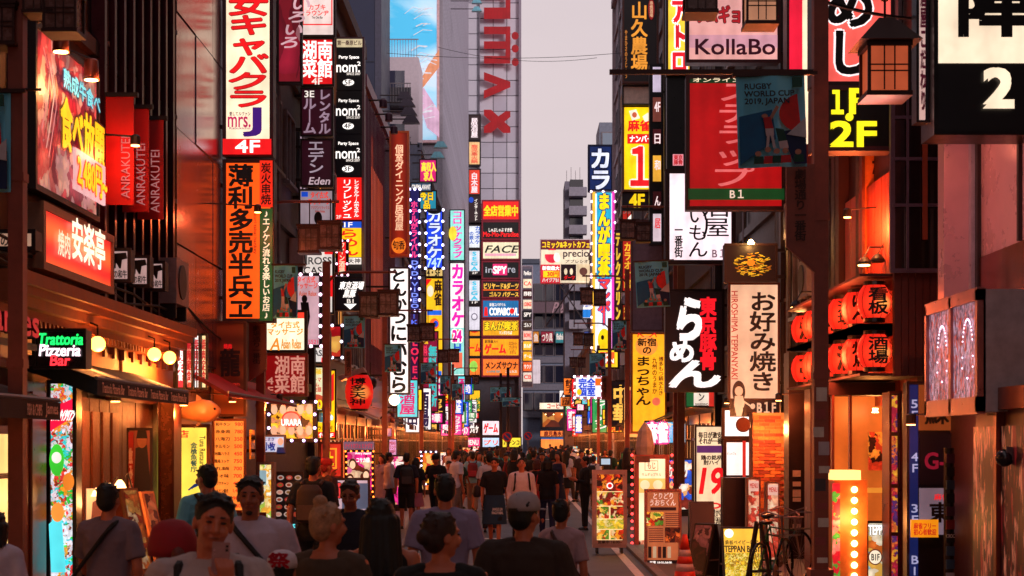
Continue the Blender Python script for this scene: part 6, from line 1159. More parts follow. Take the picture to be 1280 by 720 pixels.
for i in range(14):
    for a in (-w2 - .06, w2 + .06): g.ell((a, -.01, i * s.h / 13), (.028, .028, .028), 8, 5)
g.build('flashing_lamps', glow((255, 60, 60), 4), s.o, kind='stuff'); s.rect(795, 570, 812, 578, pt((150, 90, 80)), 'notice')
s = Board('menu_stand', 'brown framed paper menu stand with bottle photos in front', 'menu stand', 806, 612, 851, 708, d=26, th=.06); s.cabinet(em((210, 110, 66), .75), pt((190, 120, 100), .4, .4), .04)
s.text('とりどり\nうおちくん', 812, 616, 844, 632, em((250, 200, 180), 1), bold=.03, slant=.1); s.rect(813, 634, 845, 638, em((60, 20, 20), .5)); s.rect(808, 640, 829, 657, food(8)); s.rect(831, 659, 850, 678, food(9, ((120, 40, 20), (60, 20, 16), (220, 100, 40)))); 
for i in range(5): s.rect(810 + i * 6, 683, 814 + i * 6, 697, em(((40, 20, 16), (230, 190, 150), (90, 30, 24))[i % 3], .6), 'bottle_print')
for i in range(7):
    s.rect(831, 641 + i * 2.4, 848, 642 + i * 2.4, em((120, 40, 30), .6), 'print_line'); s.rect(810, 660 + i * 2.6, 828, 661 + i * 2.6, em((120, 40, 30), .6), 'print_line')
s.rect(808, 699, 849, 706, em((30, 14, 16), .5)); s.text('営業 18:00-04:00', 811, 700, 838, 704, eW)
# parasol folded
q = P3(806, 528, 33); t = thing('folded_parasol', 'folded cream parasol standing behind the lit stand boards', 'parasol', (q[0], 33, 0)); G().lathe([(.02, q[2]), (.14, q[2] - .18), (.2, q[2] - .5), (.13, q[2] - 1.0), (.17, q[2] - 1.3)], 9).build('canopy', pt((214, 180, 170), .8), t); G().ring_tube([(0, 0, 0), (0, 0, q[2])], .02, 6).build('pole', STEEL, t)
# low lit wagon behind stand sign
s = sign('small lit price card on top of the food photo stand', 750, 572, 764, 582, em((190, 215, 235), .9), fw=.02, d=30, br=False, th=.05)
# black A boards
aframe('dark blank A-frame board behind the traffic cone', 861, 892, 632, 705, pt((24, 16, 18), .4), 27)
aframe('dark leaning A-frame board with small photos right of the cone', 868, 897, 652, 722, prt(((70, 30, 34), (150, 90, 90), (40, 20, 24), (190, 120, 110)), 8, .15, 6), 23.2, rz=-.7)
aframe('bright yellow green teppan photo A-frame board at the lower right', 901, 951, 655, 728, em((250, 190, 60), 1.15), 21.5, [('鉄板ベイビー新宿', .08, .68, .9, .76, em((60, 40, 20)), dict(bold=.03)), ('TEPPAN BABY', .06, .55, .95, .66, em((60, 40, 20), .8), dict(bold=.05))])
t = bpy.data.objects[[o.name for o in bpy.data.objects if o.get('label', '').startswith('bright yellow green')][0]]
for o in t.children:
    if o.name.startswith('front_panel'):
        G().box(-.24, .24, -.039, -.035, .06, .42).build('noodle_photo', prt(((250, 215, 50), (200, 190, 40), (250, 240, 130), (170, 130, 20)), 22, 1.1, 4), o); G().lathe([(.06, -.042), (.06, -.035)], 16, (-.17, 0, .69), axis='y').build('crest', eWL, o)
x_ = P3(948, 700, 20.3)[0]; t = thing('easel', 'empty black timber easel before the yellow board', 'easel', (x_, 20.3, .05), .3)
for a, b in (((-.2, 0, 0), (-.03, 0, .95)), ((.2, 0, 0), (.03, 0, .95)), ((0, .35, 0), (0, .02, .93))): G().ring_tube([a, b], .022, 6).build('leg', pt((30, 14, 12), .5), t)
G().box(-.16, .16, -.03, .0, .3, .335).build('ledge', pt((30, 14, 12), .5), t)
# traffic cone
t = thing('traffic_cone', 'orange traffic cone with pale bands before the menu stand', 'traffic cone', (P3(856, 720, 21.8)[0], 21.8, .05)); 
def cr_(z): return .15 * (1 - z / .74) + .022
for nm, z0, z1, m in (('cone_body', .03, .2, pt((226, 50, 26), .45)), ('reflective_band', .2, .3, pt((214, 176, 176), .3)), ('cone_body', .3, .4, pt((226, 50, 26), .45)), ('reflective_band', .4, .49, pt((214, 176, 176), .3)), ('cone_body', .49, .7, pt((226, 50, 26), .45))): G().lathe([(cr_(z0), z0), (cr_(z1), z1)], 18).build(nm, m, t, True)
G().box(-.19, .19, -.19, .19, 0, .03).build('foot', pt((200, 40, 24), .6), t)
# bicycle
def bicycle(label, x, y, rz):
    t = thing('bicycle', label, 'bicycle', (x, y, .05), rz); blk = pt((20, 16, 18), .35, .6); fr = pt((24, 74, 50), .3, .3)
    for wx in (-.52, .52):
        g = G(); n = 28; ring = [(wx + .33 * math.cos(2 * PI * i / n), 0, .35 + .33 * math.sin(2 * PI * i / n)) for i in range(n + 1)]
        o = g.ring_tube(ring, .02, 6, cap=False).build('wheel', blk, t)
        g = G()
        for i in range(14): a = 2 * PI * i / 14; g.ring_tube([(wx, 0, .35), (wx + .32 * math.cos(a), 0, .35 + .32 * math.sin(a))], .003, 3)
        g.build('spokes', STEEL, o)
    G().ring_tube([(-.52, 0, .35), (-.05, 0, .3), (.42, 0, .7), (-.2, 0, .78), (-.05, 0, .3)], .018, 6).ring_tube([(-.52, 0, .35), (-.2, 0, .78), (-.23, 0, .9)], .014, 6).build('frame', fr, t)
    G().ring_tube([(.52, 0, .35), (.42, 0, .7), (.38, 0, .98)], .016, 6).build('fork', STEEL, t)
    G().ring_tube([(.26, -.28, 1.0), (.38, -.2, 1.04), (.38, 0, .98), (.38, .2, 1.04), (.26, .28, 1.0)], .012, 6).build('handlebar', STEEL, t); G().ell((-.25, 0, .93), (.13, .08, .035), 12, 6).build('saddle', blk, t)
    g = G(); 
    for i in range(7):
        g.box(.5 + i * .04, .505 + i * .04, -.15, .15, .72, .73); g.ring_tube([(.48 + i * .045, -.16, .95), (.5 + i * .04, -.14, .72), (.5 + i * .04, .14, .72), (.48 + i * .045, .16, .95)], .004, 3)
    g.ring_tube([(.46, -.17, .96), (.8, -.17, .96), (.8, .17, .96), (.46, .17, .96), (.46, -.17, .96)], .007, 5); g.build('basket', STEEL, t)
    G().ring_tube([(-.08, -.08, .3), (-.05, -.08, .3), (-.05, -.14, .3)], .012, 5).lathe([(.09, -.06), (.09, -.05)], 14, (-.05, 0, .3), axis='y').build('crank', STEEL, t)
    return t
bicycle('dark green city bicycle parked at the lower right by the bricks', 3.25, 20.6, 1.1); bicycle('second parked bicycle behind the first by the black pillar', 3.6, 22.3, .8)
# blank fan round / clutter
q = P3(929, 531, 27.5); t = thing('wood_slice_sign', 'round dark wooden slice hanging under the teppanyaki banner', 'wooden sign', q); G().lathe([(.12, -.03), (.13, 0), (.12, .03)], 18, axis='y').build('slice', pt((110, 50, 30), .6), t); G().ring_tube([(0, 0, .12), (0, 0, .3)], .006, 4).build('cord', FRM, t)
# air conditioners on the walls
acm = [G().box(-.4, .4, -.32, -.01, 0, .62).mesh('air_conditioner', pt((150, 132, 136), .5, var=.3)), G().lathe([(.24, -.345), (.24, -.325)], 16, (-.08, 0, .31), axis='y').mesh('fan_grille', pt((50, 44, 50), .5))]
ACL = ['behind the stacked black sign tower', 'high above the black sign tower', 'behind the tall cream club sign', 'below the magenta recruitment poster', 'level with the magenta recruitment poster', 'beside the black farm signboard', 'behind the white tavern signboard', 'above the happy hour poster', 'beside the big yellow mahjong sign', 'high beyond the farm signboard', 'left of the lamp pole behind the plate', 'right of the teppanyaki banner', 'behind the dark maroon rental sign', 'at the end of the row of bull signs']
k = 0
for sd, d, z in (('L', 40.5, 8.2), ('L', 43, 11.5), ('L', 28.5, 9), ('L', 66, 8.4), ('L', 71, 10.2), ('R', 41, 9.2), ('R', 34.5, 4.6), ('R', 31.2, 3.4), ('R', 57, 7), ('R', 62, 12), ('R', 26.5, 4.4), ('R', 28, 5.6), ('L', 35, 5.8), ('L', 22.2, 3.9)):
    k += 1; sg = -1 if sd == 'L' else 1
    t = thing('air_conditioner', "grey air conditioner unit " + ACL[k - 1], 'air conditioner', (sg * 5, d, z), PI / 2 if sg < 0 else -PI / 2, 'air conditioners on the walls')
    link('casing', acm[0], t); link('fan_grille', acm[1], t); G().box(-.35, -.3, -.3, -.01, -.2, -.002).box(.3, .35, -.3, -.01, -.2, -.002).build('bracket', FRM, t)
# cables over the street
for i, (a, b, sag, lb) in enumerate((((-5, 60, 16.6), (5, 62, 17.2), .25, 'thin overhead wire crossing the sky near the roof lettering'), ((-5, 22, 8.0), (-5, 50, 9.2), .7, 'slack black cable running along the left facades'), ((5, 24, 5.2), (5, 52, 9), .5, 'slack black cable running along the right facades'), ((-5, 19, 5.4), (-4.8, 27, 3.6), .4, 'loose cable drooping across the metal-clad wall'), ((4.9, 16.5, 6.4), (2.85, 15.2, 6.2), .1, 'short cable from the right pole to the facade'))):
    pts = [tuple(Vector(a).lerp(Vector(b), k / 14) - Vector((0, 0, sag * 4 * (k / 14) * (1 - k / 14)))) for k in range(15)]; o = G().ring_tube(pts, .018 if i else .01, 5).build('overhead_cable', pt((16, 12, 16), .6)); o['label'] = lb; o['category'] = 'cable'
# road signs at junction
for (px, py, d, lb) in ((634, 546, 95.8, 'round red and blue no parking sign left at the junction'), (660, 545, 118, 'round red and blue no parking sign right at the junction')):
    q = P3(px, py, d); t = thing('road_sign', lb, 'road sign', q); G().lathe([(.3, -.02), (.3, .02)], 20, axis='y').build('rim', pt((210, 30, 40), .4), t); G().lathe([(.22, -.035), (.22, -.021)], 20, axis='y').build('disc', pt((30, 60, 160), .4), t)
    G().prism([(-.2, .14), (-.14, .2), (.2, -.14), (.14, -.2)], -.045, -.036).build('slash', pt((210, 30, 40), .4), t); G().ring_tube([(0, .05, -q[2]), (0, .05, .3)], .035, 6).build('post', STEEL, t)

# small projecting light signs crowding both sides of the far street
WORDS = [('居酒屋', 'tavern'), ('カラオケ', 'karaoke'), ('焼肉', 'grilled meat'), ('寿司', 'sushi'), ('酒場', 'pub'), ('ラーメン', 'ramen'), ('喫茶', 'coffee'), ('薬', 'pharmacy'), ('案内所', 'guide'), ('パブ', 'bar'), ('麻雀', 'mahjong'), ('鮨', 'fish'), ('中華', 'chinese food'), ('24H', 'all-day'), ('営業中', 'open'), ('餃子', 'dumpling')]
CS = [('red', (230, 30, 30), W), ('yellow', (255, 205, 40), (200, 20, 20)), ('white', (250, 240, 236), (30, 20, 60)), ('orange', (252, 120, 40), (60, 16, 10)), ('blue', (40, 90, 220), W), ('magenta', (236, 50, 150), W), ('green', (40, 150, 80), W), ('black', (20, 10, 14), (255, 190, 80)), ('cyan', (90, 210, 220), (200, 30, 110))]
rs = random.Random(5); us = set()
for sd in ('L', 'R'):
    d = 58.0
    while d < 146:
        zmax = 2 + .042 * d
        for r_ in range(2 if d > 50 else 1):
            wd = rs.uniform(.45, 1.0); hh = rs.choice([.5, .8, 1.4, 1.9]); 
            z = rs.uniform(2.3, max(2.4, zmax - hh)); X0 = (-1 if sd == 'L' else 1) * (4.95 - wd / 2 - rs.uniform(0, .5)); dd = d + r_ * .9
            x0, x1 = VX + (X0 - wd / 2) * F / dd, VX + (X0 + wd / 2) * F / dd; y0, y1 = VY - (z + hh - CZ) * F / dd, VY - (z - CZ) * F / dd
            while True:
                c, wdz = rs.choice(CS), rs.choice(WORDS); k_ = (sd, c[0], wdz[1])
                if k_ not in us: us.add(k_); break
            s = sign(f"small {c[0]} {'upright' if hh > 1.1 else 'square'} {wdz[1]} light sign low on the {'left' if sd == 'L' else 'right'} shop row", x0, y0, x1, y1, em(c[1], 1.25), fw=.04, d=dd, th=.2, group='small light signs over the shopfronts')
            m_ = em(c[2], 1.2); a_, b_ = (x1 - x0) * .16, (y1 - y0) * .1
            s.text(wdz[0], x0 + a_, y0 + b_, x1 - a_, y1 - b_, m_, hh > 1.1, bold=.05)
        d += rs.uniform(3.4, 5.4)
ug = set()
for i in range(26):
    sd = -1 if i % 2 else 1; d = 42 + i * 3.6 + rs.uniform(-.8, .8); X_ = sd * rs.uniform(3.3, 4.4); wd, hh = rs.uniform(.5, .8), rs.uniform(1.2, 1.7)
    c = rs.choice([q for q in CS if (sd, q[0]) not in ug] or CS); wz = rs.choice([q for q in WORDS if (c[0], q[1]) not in ug]); ug.add((sd, c[0])); ug.add((c[0], wz[1]))
    t = thing('stand_sign', f"lit {c[0]} pavement stand sign advertising {wz[1]} on the {'left' if sd < 0 else 'right'} side", 'stand sign', (X_, d, .05), 0, 'stand signs further up the pavements'); w2 = wd / 2
    G().box(-w2, w2, 0, .18, .12, hh).build('cabinet', FRM, t); G().box(-w2 + .04, w2 - .04, -.02, -.002, .18, hh - .05).build('face', prt((c[1], (250, 190, 120), c[1], (250, 236, 220), (120, 40, 30)), 5, 1.2, i), t); G().box(-w2, w2, -.04, .22, 0, .119).build('base', FRM, t)
    TXQ.append(dict(t=wz[0], box=(-w2 * .7, hh * .68, w2 * .7, hh * .88), y=-.03, mat=em(c[2], 1.2), parent=t, bold=.06))
# fill spots added to warm and redden the near fronts; banner spot is real
for (X_, d, z, e, c, lb) in ((-4.35, 24.2, 2.62, 60, (1, .36, .1), 'warm ceiling spot before the orange wall menu'), (-4.3, 28.6, 2.75, 55, (1, .36, .1), 'warm ceiling spot beside the display case'), (-4.4, 18.3, 5.4, 14, (1, .2, .12), 'small red-lit spot above the nearest red banner'), (-4.5, 21.4, 2.5, 26, (1, .4, .14), 'warm spot under the far end of the navy awning'), (-4.4, 17.4, 2.45, 26, (1, .42, .14), 'warm spot under the middle of the navy awning'), (4.3, 26.6, 2.7, 50, (1, .3, .1), 'warm spot behind the right lamp pole'), (4.2, 32.5, 2.8, 50, (1, .36, .12), 'warm spot over the dark metal cabinet'), (4.5, 22, 5.1, 60, (1, .25, .1), 'red-orange spot washing the boarded wall over the lanterns'), (-4.1, 25, 5.6, 22, (1, .22, .1), 'reddish spot washing the metal-clad wall'), (4.3, 17.6, 2.2, 22, (1, .3, .14), 'dim warm spot above the floor directory')):
    t = thing('spotlight', lb, 'spotlight', (X_, d, z), 0); G().lathe([(.03, .12), (.055, .1), (.06, 0)], 12).build('hood', FRM, t); G().lathe([(.05, -.012), (.05, -.001)], 12).build('bulb', glow((255, 170, 100), 8), t); sg = 1 if X_ > 0 else -1; G().ring_tube([(0, 0, .1), (sg * (4.98 - abs(X_)), 0, .14)], .012, 5).build('arm', FRM, t)
    lamp((X_, d - .05, z - .12), e, c, .06, 'spot_light')

# dark boarded wall, pipes and notices of the near left front
t = thing('timber_panelling', 'dark boarded wall behind the poster of the man with a glass', 'wall', (-4.93, 20.4, 0), PI / 2)
bm = G().box(-.115, .115, -.03, .04, 0, 2.75).mesh('board', pt((92, 36, 20), .45, bump=.5, sc=10))
for i in range(10): link('board', bm, t, (-1.08 + i * .24, rs.uniform(-.008, .008), 0))
G().box(-1.4, 1.3, -.07, -.04, .85, .95).box(-1.4, 1.3, -.07, -.04, 2.5, 2.6).build('rail', pt((70, 26, 16), .4), t, kind='stuff')
for i, (sd, d, z0, z1, lb) in enumerate((('L', 19.0, 3.7, 9, 'thin rusty conduit beside the upright ribs left of the banners'), ('L', 22.75, 0, 9, 'dark drain pipe at the seam of the metal-clad wall'), ('L', 27.2, 2.8, 9, 'drain pipe just right of the metal-clad wall'), ('R', 19.15, 0, 9, 'dark pipe left of the pale metal box column'), ('R', 24.55, 2.5, 9, 'rusty pipe at the left end of the lantern rows'), ('R', 29.6, 2.8, 9, 'grey pipe beside the teppanyaki banner'), ('L', 12.6, 2.7, 8, 'brown conduit above the pub awning'))):
    sg = -1 if sd == 'L' else 1; t = thing('drain_pipe', lb, 'pipe', (sg * 4.93, d, 0), 0); G().ring_tube([(0, 0, z0), (0, 0, z1)], .045, 8).build('pipe', pt((60, 34, 34), .45, .4), t)
    for k in range(int((z1 - z0) / 1.2)): G().ring_tube([(0, 0, z0 + .6 + k * 1.2), (0, 0, z0 + .66 + k * 1.2)], .058, 8).build('clamp', STEEL, t)
pl = [('L', 12.3, 1.5), ('L', 16.9, 1.3), ('L', 17.2, 1.9), ('L', 21.9, 1.4), ('L', 26.2, 1.5), ('L', 29.2, 1.7), ('L', 33, 1.8), ('R', 19.0, 1.5), ('R', 25.3, 1.6), ('R', 27.6, 1.9), ('R', 28.4, 1.3), ('R', 33.2, 1.7), ('R', 35.2, 1.5)]
pn = ['left of the pub LED panel', 'at the door edge behind the LED panel', 'above another notice behind the LED panel', 'right of the metal column', 'beneath the orange wall menu', 'beside the dish photo board', 'behind the man with the brown backpack', 'left of the floor directory', 'behind the right lamp pole', 'upper one by the black pillar', 'lower one by the black pillar', 'by the dark metal cabinet', 'behind the happy hour poster']
for i, (sd, d, z) in enumerate(pl):
    sg = -1 if sd == 'L' else 1; t = thing('wall_notice', 'small printed wall notice ' + pn[i], 'notice', (sg * 4.9, d, z), PI / 2 if sg < 0 else -PI / 2, 'paper notices on the walls'); h_ = rs.uniform(.4, .8)
    G().box(-.24, .24, -.02, 0, 0, h_).build('sheet', pt(rs.choice([(230, 200, 170), (200, 60, 40), (240, 190, 60), (220, 210, 215)]), .6), t); G().box(-.2, .2, -.026, -.021, h_ * .08, h_ * .55).build('photo', prt(((220, 120, 60), (120, 40, 24), (240, 190, 120), (90, 110, 60)), 12, 0, i), t)
    TXQ.append(dict(t=rs.choice(['営業中', '飲み放題', '生ビール', '定食', '大人気']), box=(-.18, h_ * .62, .18, h_ * .85), y=-.028, mat=pt((60, 16, 16), .6), parent=t, bold=.05))
for i, (a, b, sag) in enumerate((((-5, 98, 26.2), (5, 104, 27), .5),)):
    pts = [tuple(Vector(a).lerp(Vector(b), k / 14) - Vector((0, 0, sag * 4 * (k / 14) * (1 - k / 14)))) for k in range(15)]; o = G().ring_tube(pts, .015, 5).build('overhead_cable', pt((30, 24, 30), .6)); o['label'] = ['faint overhead wire crossing the sky highest', 'overhead wire sloping across below the tower lettering', 'overhead wire crossing level with the karaoke sign'][i]; o['category'] = 'cable'
# ================================================================ PEOPLE
SK = pt((190, 106, 78), .5, var=.12, sc=9); SKD = pt((158, 86, 62), .5, var=.12, sc=9)
_nv = bpy.data.textures.new('fold_noise', 'CLOUDS'); _nv.noise_scale = .085; _nv.noise_depth = 2
RQ = []
def hairmat(c):
    return pt(c, .6, var=.5, sc=34, bump=.35)
def capsule(g, a, b, ra, rb, sx_=1.0, sy=1.0, fa=False, fb=False, n=12):
    a, b = Vector(a), Vector(b); t = (b - a).normalized(); up = Vector((0, 1, 0)) if abs(t.y) < .9 else Vector((1, 0, 0))
    u = t.cross(up).normalized(); v = t.cross(u).normalized(); rings = []
    if not fa: rings += [(a - t * ra * math.sin(q), ra * math.cos(q)) for q in (1.45, .9, .45)]
    rings += [(a, ra), (b, rb)]
    if not fb: rings += [(b + t * rb * math.sin(q), rb * math.cos(q)) for q in (.45, .9, 1.45)]
    vs = [p + u * math.cos(2 * PI * i / n) * r * sx_ + v * math.sin(2 * PI * i / n) * r * sy for p, r in rings for i in range(n)]
    m = len(rings); fs = [(k * n + i, k * n + (i + 1) % n, (k + 1) * n + (i + 1) % n, (k + 1) * n + i) for k in range(m - 1) for i in range(n)]
    fs += [tuple(range(n))[::-1], tuple(range((m - 1) * n, m * n))]
    g.add(vs, fs)
def loft(g, secs, n=18):
    vs = []
    for z, rx, ry, cy in secs:
        for i in range(n):
            a = 2 * PI * i / n; c, s_ = math.cos(a), math.sin(a); p = 2 / 2.35
            vs.append((rx * math.copysign(abs(c) ** p, c), cy + ry * math.copysign(abs(s_) ** p, s_), z))
    m = len(secs); fs = [(k * n + i, k * n + (i + 1) % n, (k + 1) * n + (i + 1) % n, (k + 1) * n + i) for k in range(m - 1) for i in range(n)]
    fs += [tuple(range(n))[::-1], tuple(range((m - 1) * n, m * n))]
    g.add(vs, fs)
def skin(g, name, mat, parent, vox, sm=4, fold=0.0):
    o = g.build(name, mat, parent, True)
    r = o.modifiers.new('remesh', 'REMESH'); r.mode = 'VOXEL'; r.voxel_size = vox; r.use_smooth_shade = True
    q = o.modifiers.new('smooth', 'SMOOTH'); q.factor = .5; q.iterations = sm
    if fold:
        d = o.modifiers.new('fold', 'DISPLACE'); d.texture = _nv; d.strength = fold; d.mid_level = .5; d.texture_coords = 'LOCAL'
    RQ.append((o, mat)); return o
def flush_remesh():
    bpy.context.view_layer.update(); dg = bpy.context.evaluated_depsgraph_get(); out = []
    for o, m in RQ: out.append((o, m, bpy.data.meshes.new_from_object(o.evaluated_get(dg))))
    for o, m, me in out:
        o.modifiers.clear(); me.materials.clear(); me.materials.append(m); me.name = o.name; me.polygons.foreach_set('use_smooth', [True] * len(me.polygons)); o.data = me
    RQ.clear()
def hand(g, w_, dr, pal, out, curl=.4, s=1.0):
    """palm and five fingers from wrist w_, along dr; pal = direction the palm faces; out = thumb side"""
    w_, dr, pal, out = Vector(w_), Vector(dr).normalized(), Vector(pal).normalized(), Vector(out).normalized()
    for k in (-.024, -.008, .008, .024): capsule(g, w_ + out * k * .6, w_ + dr * .085 * s + out * k * s, .014, .0125)
    for k, L_ in ((.03, .07), (.0105, .08), (-.0105, .073), (-.03, .056)):
        a = w_ + dr * .09 * s + out * k * s; d1 = (dr * math.cos(curl * .6) + pal * math.sin(curl * .6)); b = a + d1 * L_ * .5 * s; d2 = (dr * math.cos(curl * 1.7) + pal * math.sin(curl * 1.7)); capsule(g, a, b, .0088, .0082); capsule(g, b, b + d2 * L_ * .5 * s, .0082, .0065)
    a = w_ + dr * .03 * s + out * .03 * s; b = a + (dr * .6 + out * .55 + pal * .4).normalized() * .042 * s; capsule(g, a, b, .0125, .0105); capsule(g, b, b + (dr * .85 + pal * .5 + out * .05).normalized() * .032 * s, .0105, .008)
SHO = pt((26, 20, 22), .5); SHW = pt((190, 176, 178), .5); EYE = pt((18, 10, 10), .15)
def human(label, loc, rz, H=1.70, sex='m', width=1.0, yaw=0, tilt=0, nod=0, hair='short', hc=(12, 8, 9), top=(200, 195, 200), topk='tee', low=(24, 22, 30), lowk='trousers', arms=('down', 'down'), stride=.25, bag=None, bagc=(24, 20, 24), vox=.012, face=False, skn=None, shoes=SHO, group='pedestrians in the street', hat=None, extra=None, tm=None):
    t = thing('person', label, 'person', loc, rz, group); sc = H / 1.72; sk_ = skn or SK; w_ = width * (.9 if sex == 'f' else 1.0)
    S3 = lambda p: (p[0] * sc, p[1] * sc, p[2] * sc)
    gb, gt, gl, gh = G(), G(), G(), G()
    # legs
    hz = .90; feet = []
    for sd in (-1, 1):
        a = stride * sd; hip = Vector((sd * .092 * w_, 0, hz)); kn = hip + Vector((sd * .005, -math.sin(a) * .42, -math.cos(a) * .42)); b = a * .4 - abs(stride) * (.9 if sd < 0 else .15)
        an = kn + Vector((0, -math.sin(b) * .40, -math.cos(b) * .40)); feet.append((an, b))
    zmin = min(f[0].z for f in feet) - .075; dz = -zmin
    legs = []
    for sd, (an, b) in zip((-1, 1), feet):
        a = stride * sd; hip = Vector((sd * .092 * w_, 0, hz + dz)); kn = Vector((sd * (.092 * w_ + .005), -math.sin(a) * .42, hz - math.cos(a) * .42 + dz)); an = an + Vector((0, 0, dz)); legs.append((hip, kn, an))
        capsule(gb, hip, kn, .082 * w_, .053); capsule(gb, kn + Vector((0, .012, -.08)), an, .052, .036); capsule(gb, kn, kn + Vector((0, .012, -.1)), .05, .053)
        if lowk != 'none':
            if lowk == 'trousers': capsule(gl, hip, kn, .098 * w_, .07, fb=False); capsule(gl, kn, an + Vector((0, 0, .01)), .068, .058, fb=True)
            elif lowk == 'shorts': capsule(gl, hip, kn, .102 * w_, .084, fb=True)
    Z = dz
    if lowk == 'skirt': loft(gl, [(.50 + Z, .24 * w_, .19, 0), (.7 + Z, .205 * w_, .155, 0), (.95 + Z, .158 * w_, .12, 0), (1.0 + Z, .135 * w_, .105, 0)])
    else: loft(gl, [(.80 + Z, .17 * w_, .115, 0), (.9 + Z, .176 * w_, .128, .008), (1.02 + Z, .152 * w_, .112, 0)])
    # torso
    fm = sex == 'f'
    T_ = [(.84, .15, .105, .008), (.92, .168, .12, .012), (1.0, .15, .105, .0), (1.08, .136 if fm else .148, .098, -.002), (1.2, .15 if fm else .166, .112, -.006), (1.3, .165 if fm else .182, .115, 0), (1.38, .165 if fm else .186, .1, .006), (1.425, .12, .075, .012), (1.455, .07, .06, .015)]
    loft(gb, [(z + Z, rx * w_, ry, cy) for z, rx, ry, cy in T_])
    capsule(gb, (0, .015, 1.42 + Z), (0, -.0, 1.53 + Z), .058 * (0.88 if fm else 1), .052 * (0.9 if fm else 1))
    if fm:
        for sd in (-1, 1): gb.ell((sd * .068, -.085, 1.26 + Z), (.062, .055, .062), 12, 8)
    # arms
    arm = []
    for sd, kd in zip((-1, 1), arms):
        sh = Vector((sd * .192 * w_, .005, 1.385 + Z))
        if kd == 'down': el = sh + Vector((sd * .045, .03, -.285)); wr = el + Vector((sd * -.0, -.06, -.245)); pal, outd = Vector((-sd, 0, 0)), Vector((0, -1, 0))
        elif kd == 'fwd': el = sh + Vector((sd * .04, -.10, -.27)); wr = el + Vector((-sd * .02, -.13, -.21)); pal, outd = Vector((-sd, 0, 0)), Vector((0, -1, 0))
        elif kd == 'back': el = sh + Vector((sd * .04, .12, -.26)); wr = el + Vector((0, .03, -.245)); pal, outd = Vector((-sd, 0, 0)), Vector((0, -1, 0))
        elif kd == 'bent': el = sh + Vector((sd * .05, -.02, -.28)); wr = el + Vector((-sd * .08, -.22, .07)); pal, outd = Vector((-sd, 0, 0)), Vector((0, -.1, 1))
        elif kd == 'phone': el = sh + Vector((sd * .05, -.12, -.25)); wr = el + Vector((-sd * .165, -.15, .215)); pal, outd = Vector((-sd * .5, -.85, 0)), Vector((-sd * .8, .2, .4))
        elif kd == 'up': el = sh + Vector((sd * .06, -.16, -.2)); wr = el + Vector((-sd * .05, -.08, .24)); pal, outd = Vector((-sd * .8, -.3, 0)), Vector((-sd * .2, -1, .2))
        capsule(gb, (sd * .03, .022, 1.445 + Z), sh + Vector((-sd * .02, 0, -.008)), .038, .048); capsule(gb, sh, el, .048 * w_ + .002, .039)
        if topk != 'tank': capsule(gt, (sd * (.065 if topk != 'loose' else .1), .018, 1.428 + Z - (.012 if topk == 'loose' else 0)), sh + Vector((-sd * .02, 0, -.006)), .056, .07); capsule(gb, el, wr, .04, .027); arm.append((sh, el, wr))
        if kd == 'phone': hand(gb, wr, (-.12 * sd, -.1, 1), (-sd * .3, .95, 0), (-sd, -.2, 0), 1.0)
        else: hand(gb, wr, (wr - el), pal, outd, .5)
        e2 = .012
        if topk == 'tee': m_ = sh.lerp(el, .78); capsule(gt, sh + Vector((-sd * .02, 0, -.006)), m_, .07 * w_ + .003, .073 * w_ + .004, fb=True)
        elif topk == 'loose': m_ = sh.lerp(el, .98); capsule(gt, sh + Vector((-sd * .02, 0, -.008)), m_, .072 * w_, .084 * w_, fb=True)
        elif topk == 'long': capsule(gt, sh + Vector((-sd * .01, 0, -.006)), el, .064 * w_, .054); capsule(gt, el, wr.lerp(el, .06), .053, .038, fb=True)
        else: capsule(gt, sh + Vector((-sd * .055, 0, -.02)), sh + Vector((-sd * .06, 0, -.1)), .05, .05)
    inf = {'tee': .014, 'loose': .024, 'long': .016, 'tank': .01}[topk]; zlo = .84 if topk != 'tank' else .9
    loft(gt, [(zlo + Z, (.168 + inf) * w_, .12 + inf, .008)] + [(z + Z, rx * w_ + inf + (.008 if z < 1.25 else 0), ry + inf + (.006 if z < 1.2 else 0), cy) for z, rx, ry, cy in T_ if zlo + .02 < z < (1.44 if topk in ('loose', 'tank') else 1.46)])
    if fm:
        for sd in (-1, 1): gt.ell((sd * .068, -.088, 1.26 + Z), (.068, .062, .07), 12, 8)
    if lowk == 'shorts' or topk == 'tank': pass
    # head
    def hd(p): return p
    gH = G(); c0 = 1.605
    gH.ell((0, .012, c0 + .022), (.076, .094, .095), 18, 12); gH.ell((0, -.012, c0 - .03), (.062, .072, .085), 16, 10); gH.ell((0, -.04, c0 - .085), (.036, .035, .027), 12, 8)
    capsule(gH, (0, -.083, c0 + .012), (0, -.103, c0 - .026), .009, .0145); gH.ell((0, -.093, c0 - .03), (.019, .013, .009), 10, 6)
    for sd in (-1, 1):
        gH.ell((sd * .077, .012, c0 - .012), (.011, .02, .032), 10, 8); gH.ell((sd * .03, -.072, c0 + .03), (.026, .014, .009), 10, 6); gH.ell((sd * .036, -.066, c0 - .03), (.024, .022, .026), 10, 6)
    gH.ell((0, -.08, c0 - .056), (.024, .013, .008), 10, 6)
    R = Matrix.Rotation(yaw, 4, 'Z') @ Matrix.Rotation(tilt, 4, 'Y') @ Matrix.Rotation(nod, 4, 'X'); pv = Vector((0, .01, 1.50)); up = Vector((0, 0, Z))
    def rot(g):
        g.v = [tuple(R @ (Vector(v) - pv) + pv + up) for v in g.v]; return g
    gb2 = rot(gH); gb.add(gb2.v, gb2.f)
    k = Matrix.Scale(sc, 4)
    def scl(g): g.v = [(a * sc, b * sc, c * sc) for a, b, c in g.v]; return g
    body = skin(scl(gb), 'body', sk_, t, vox, 3)
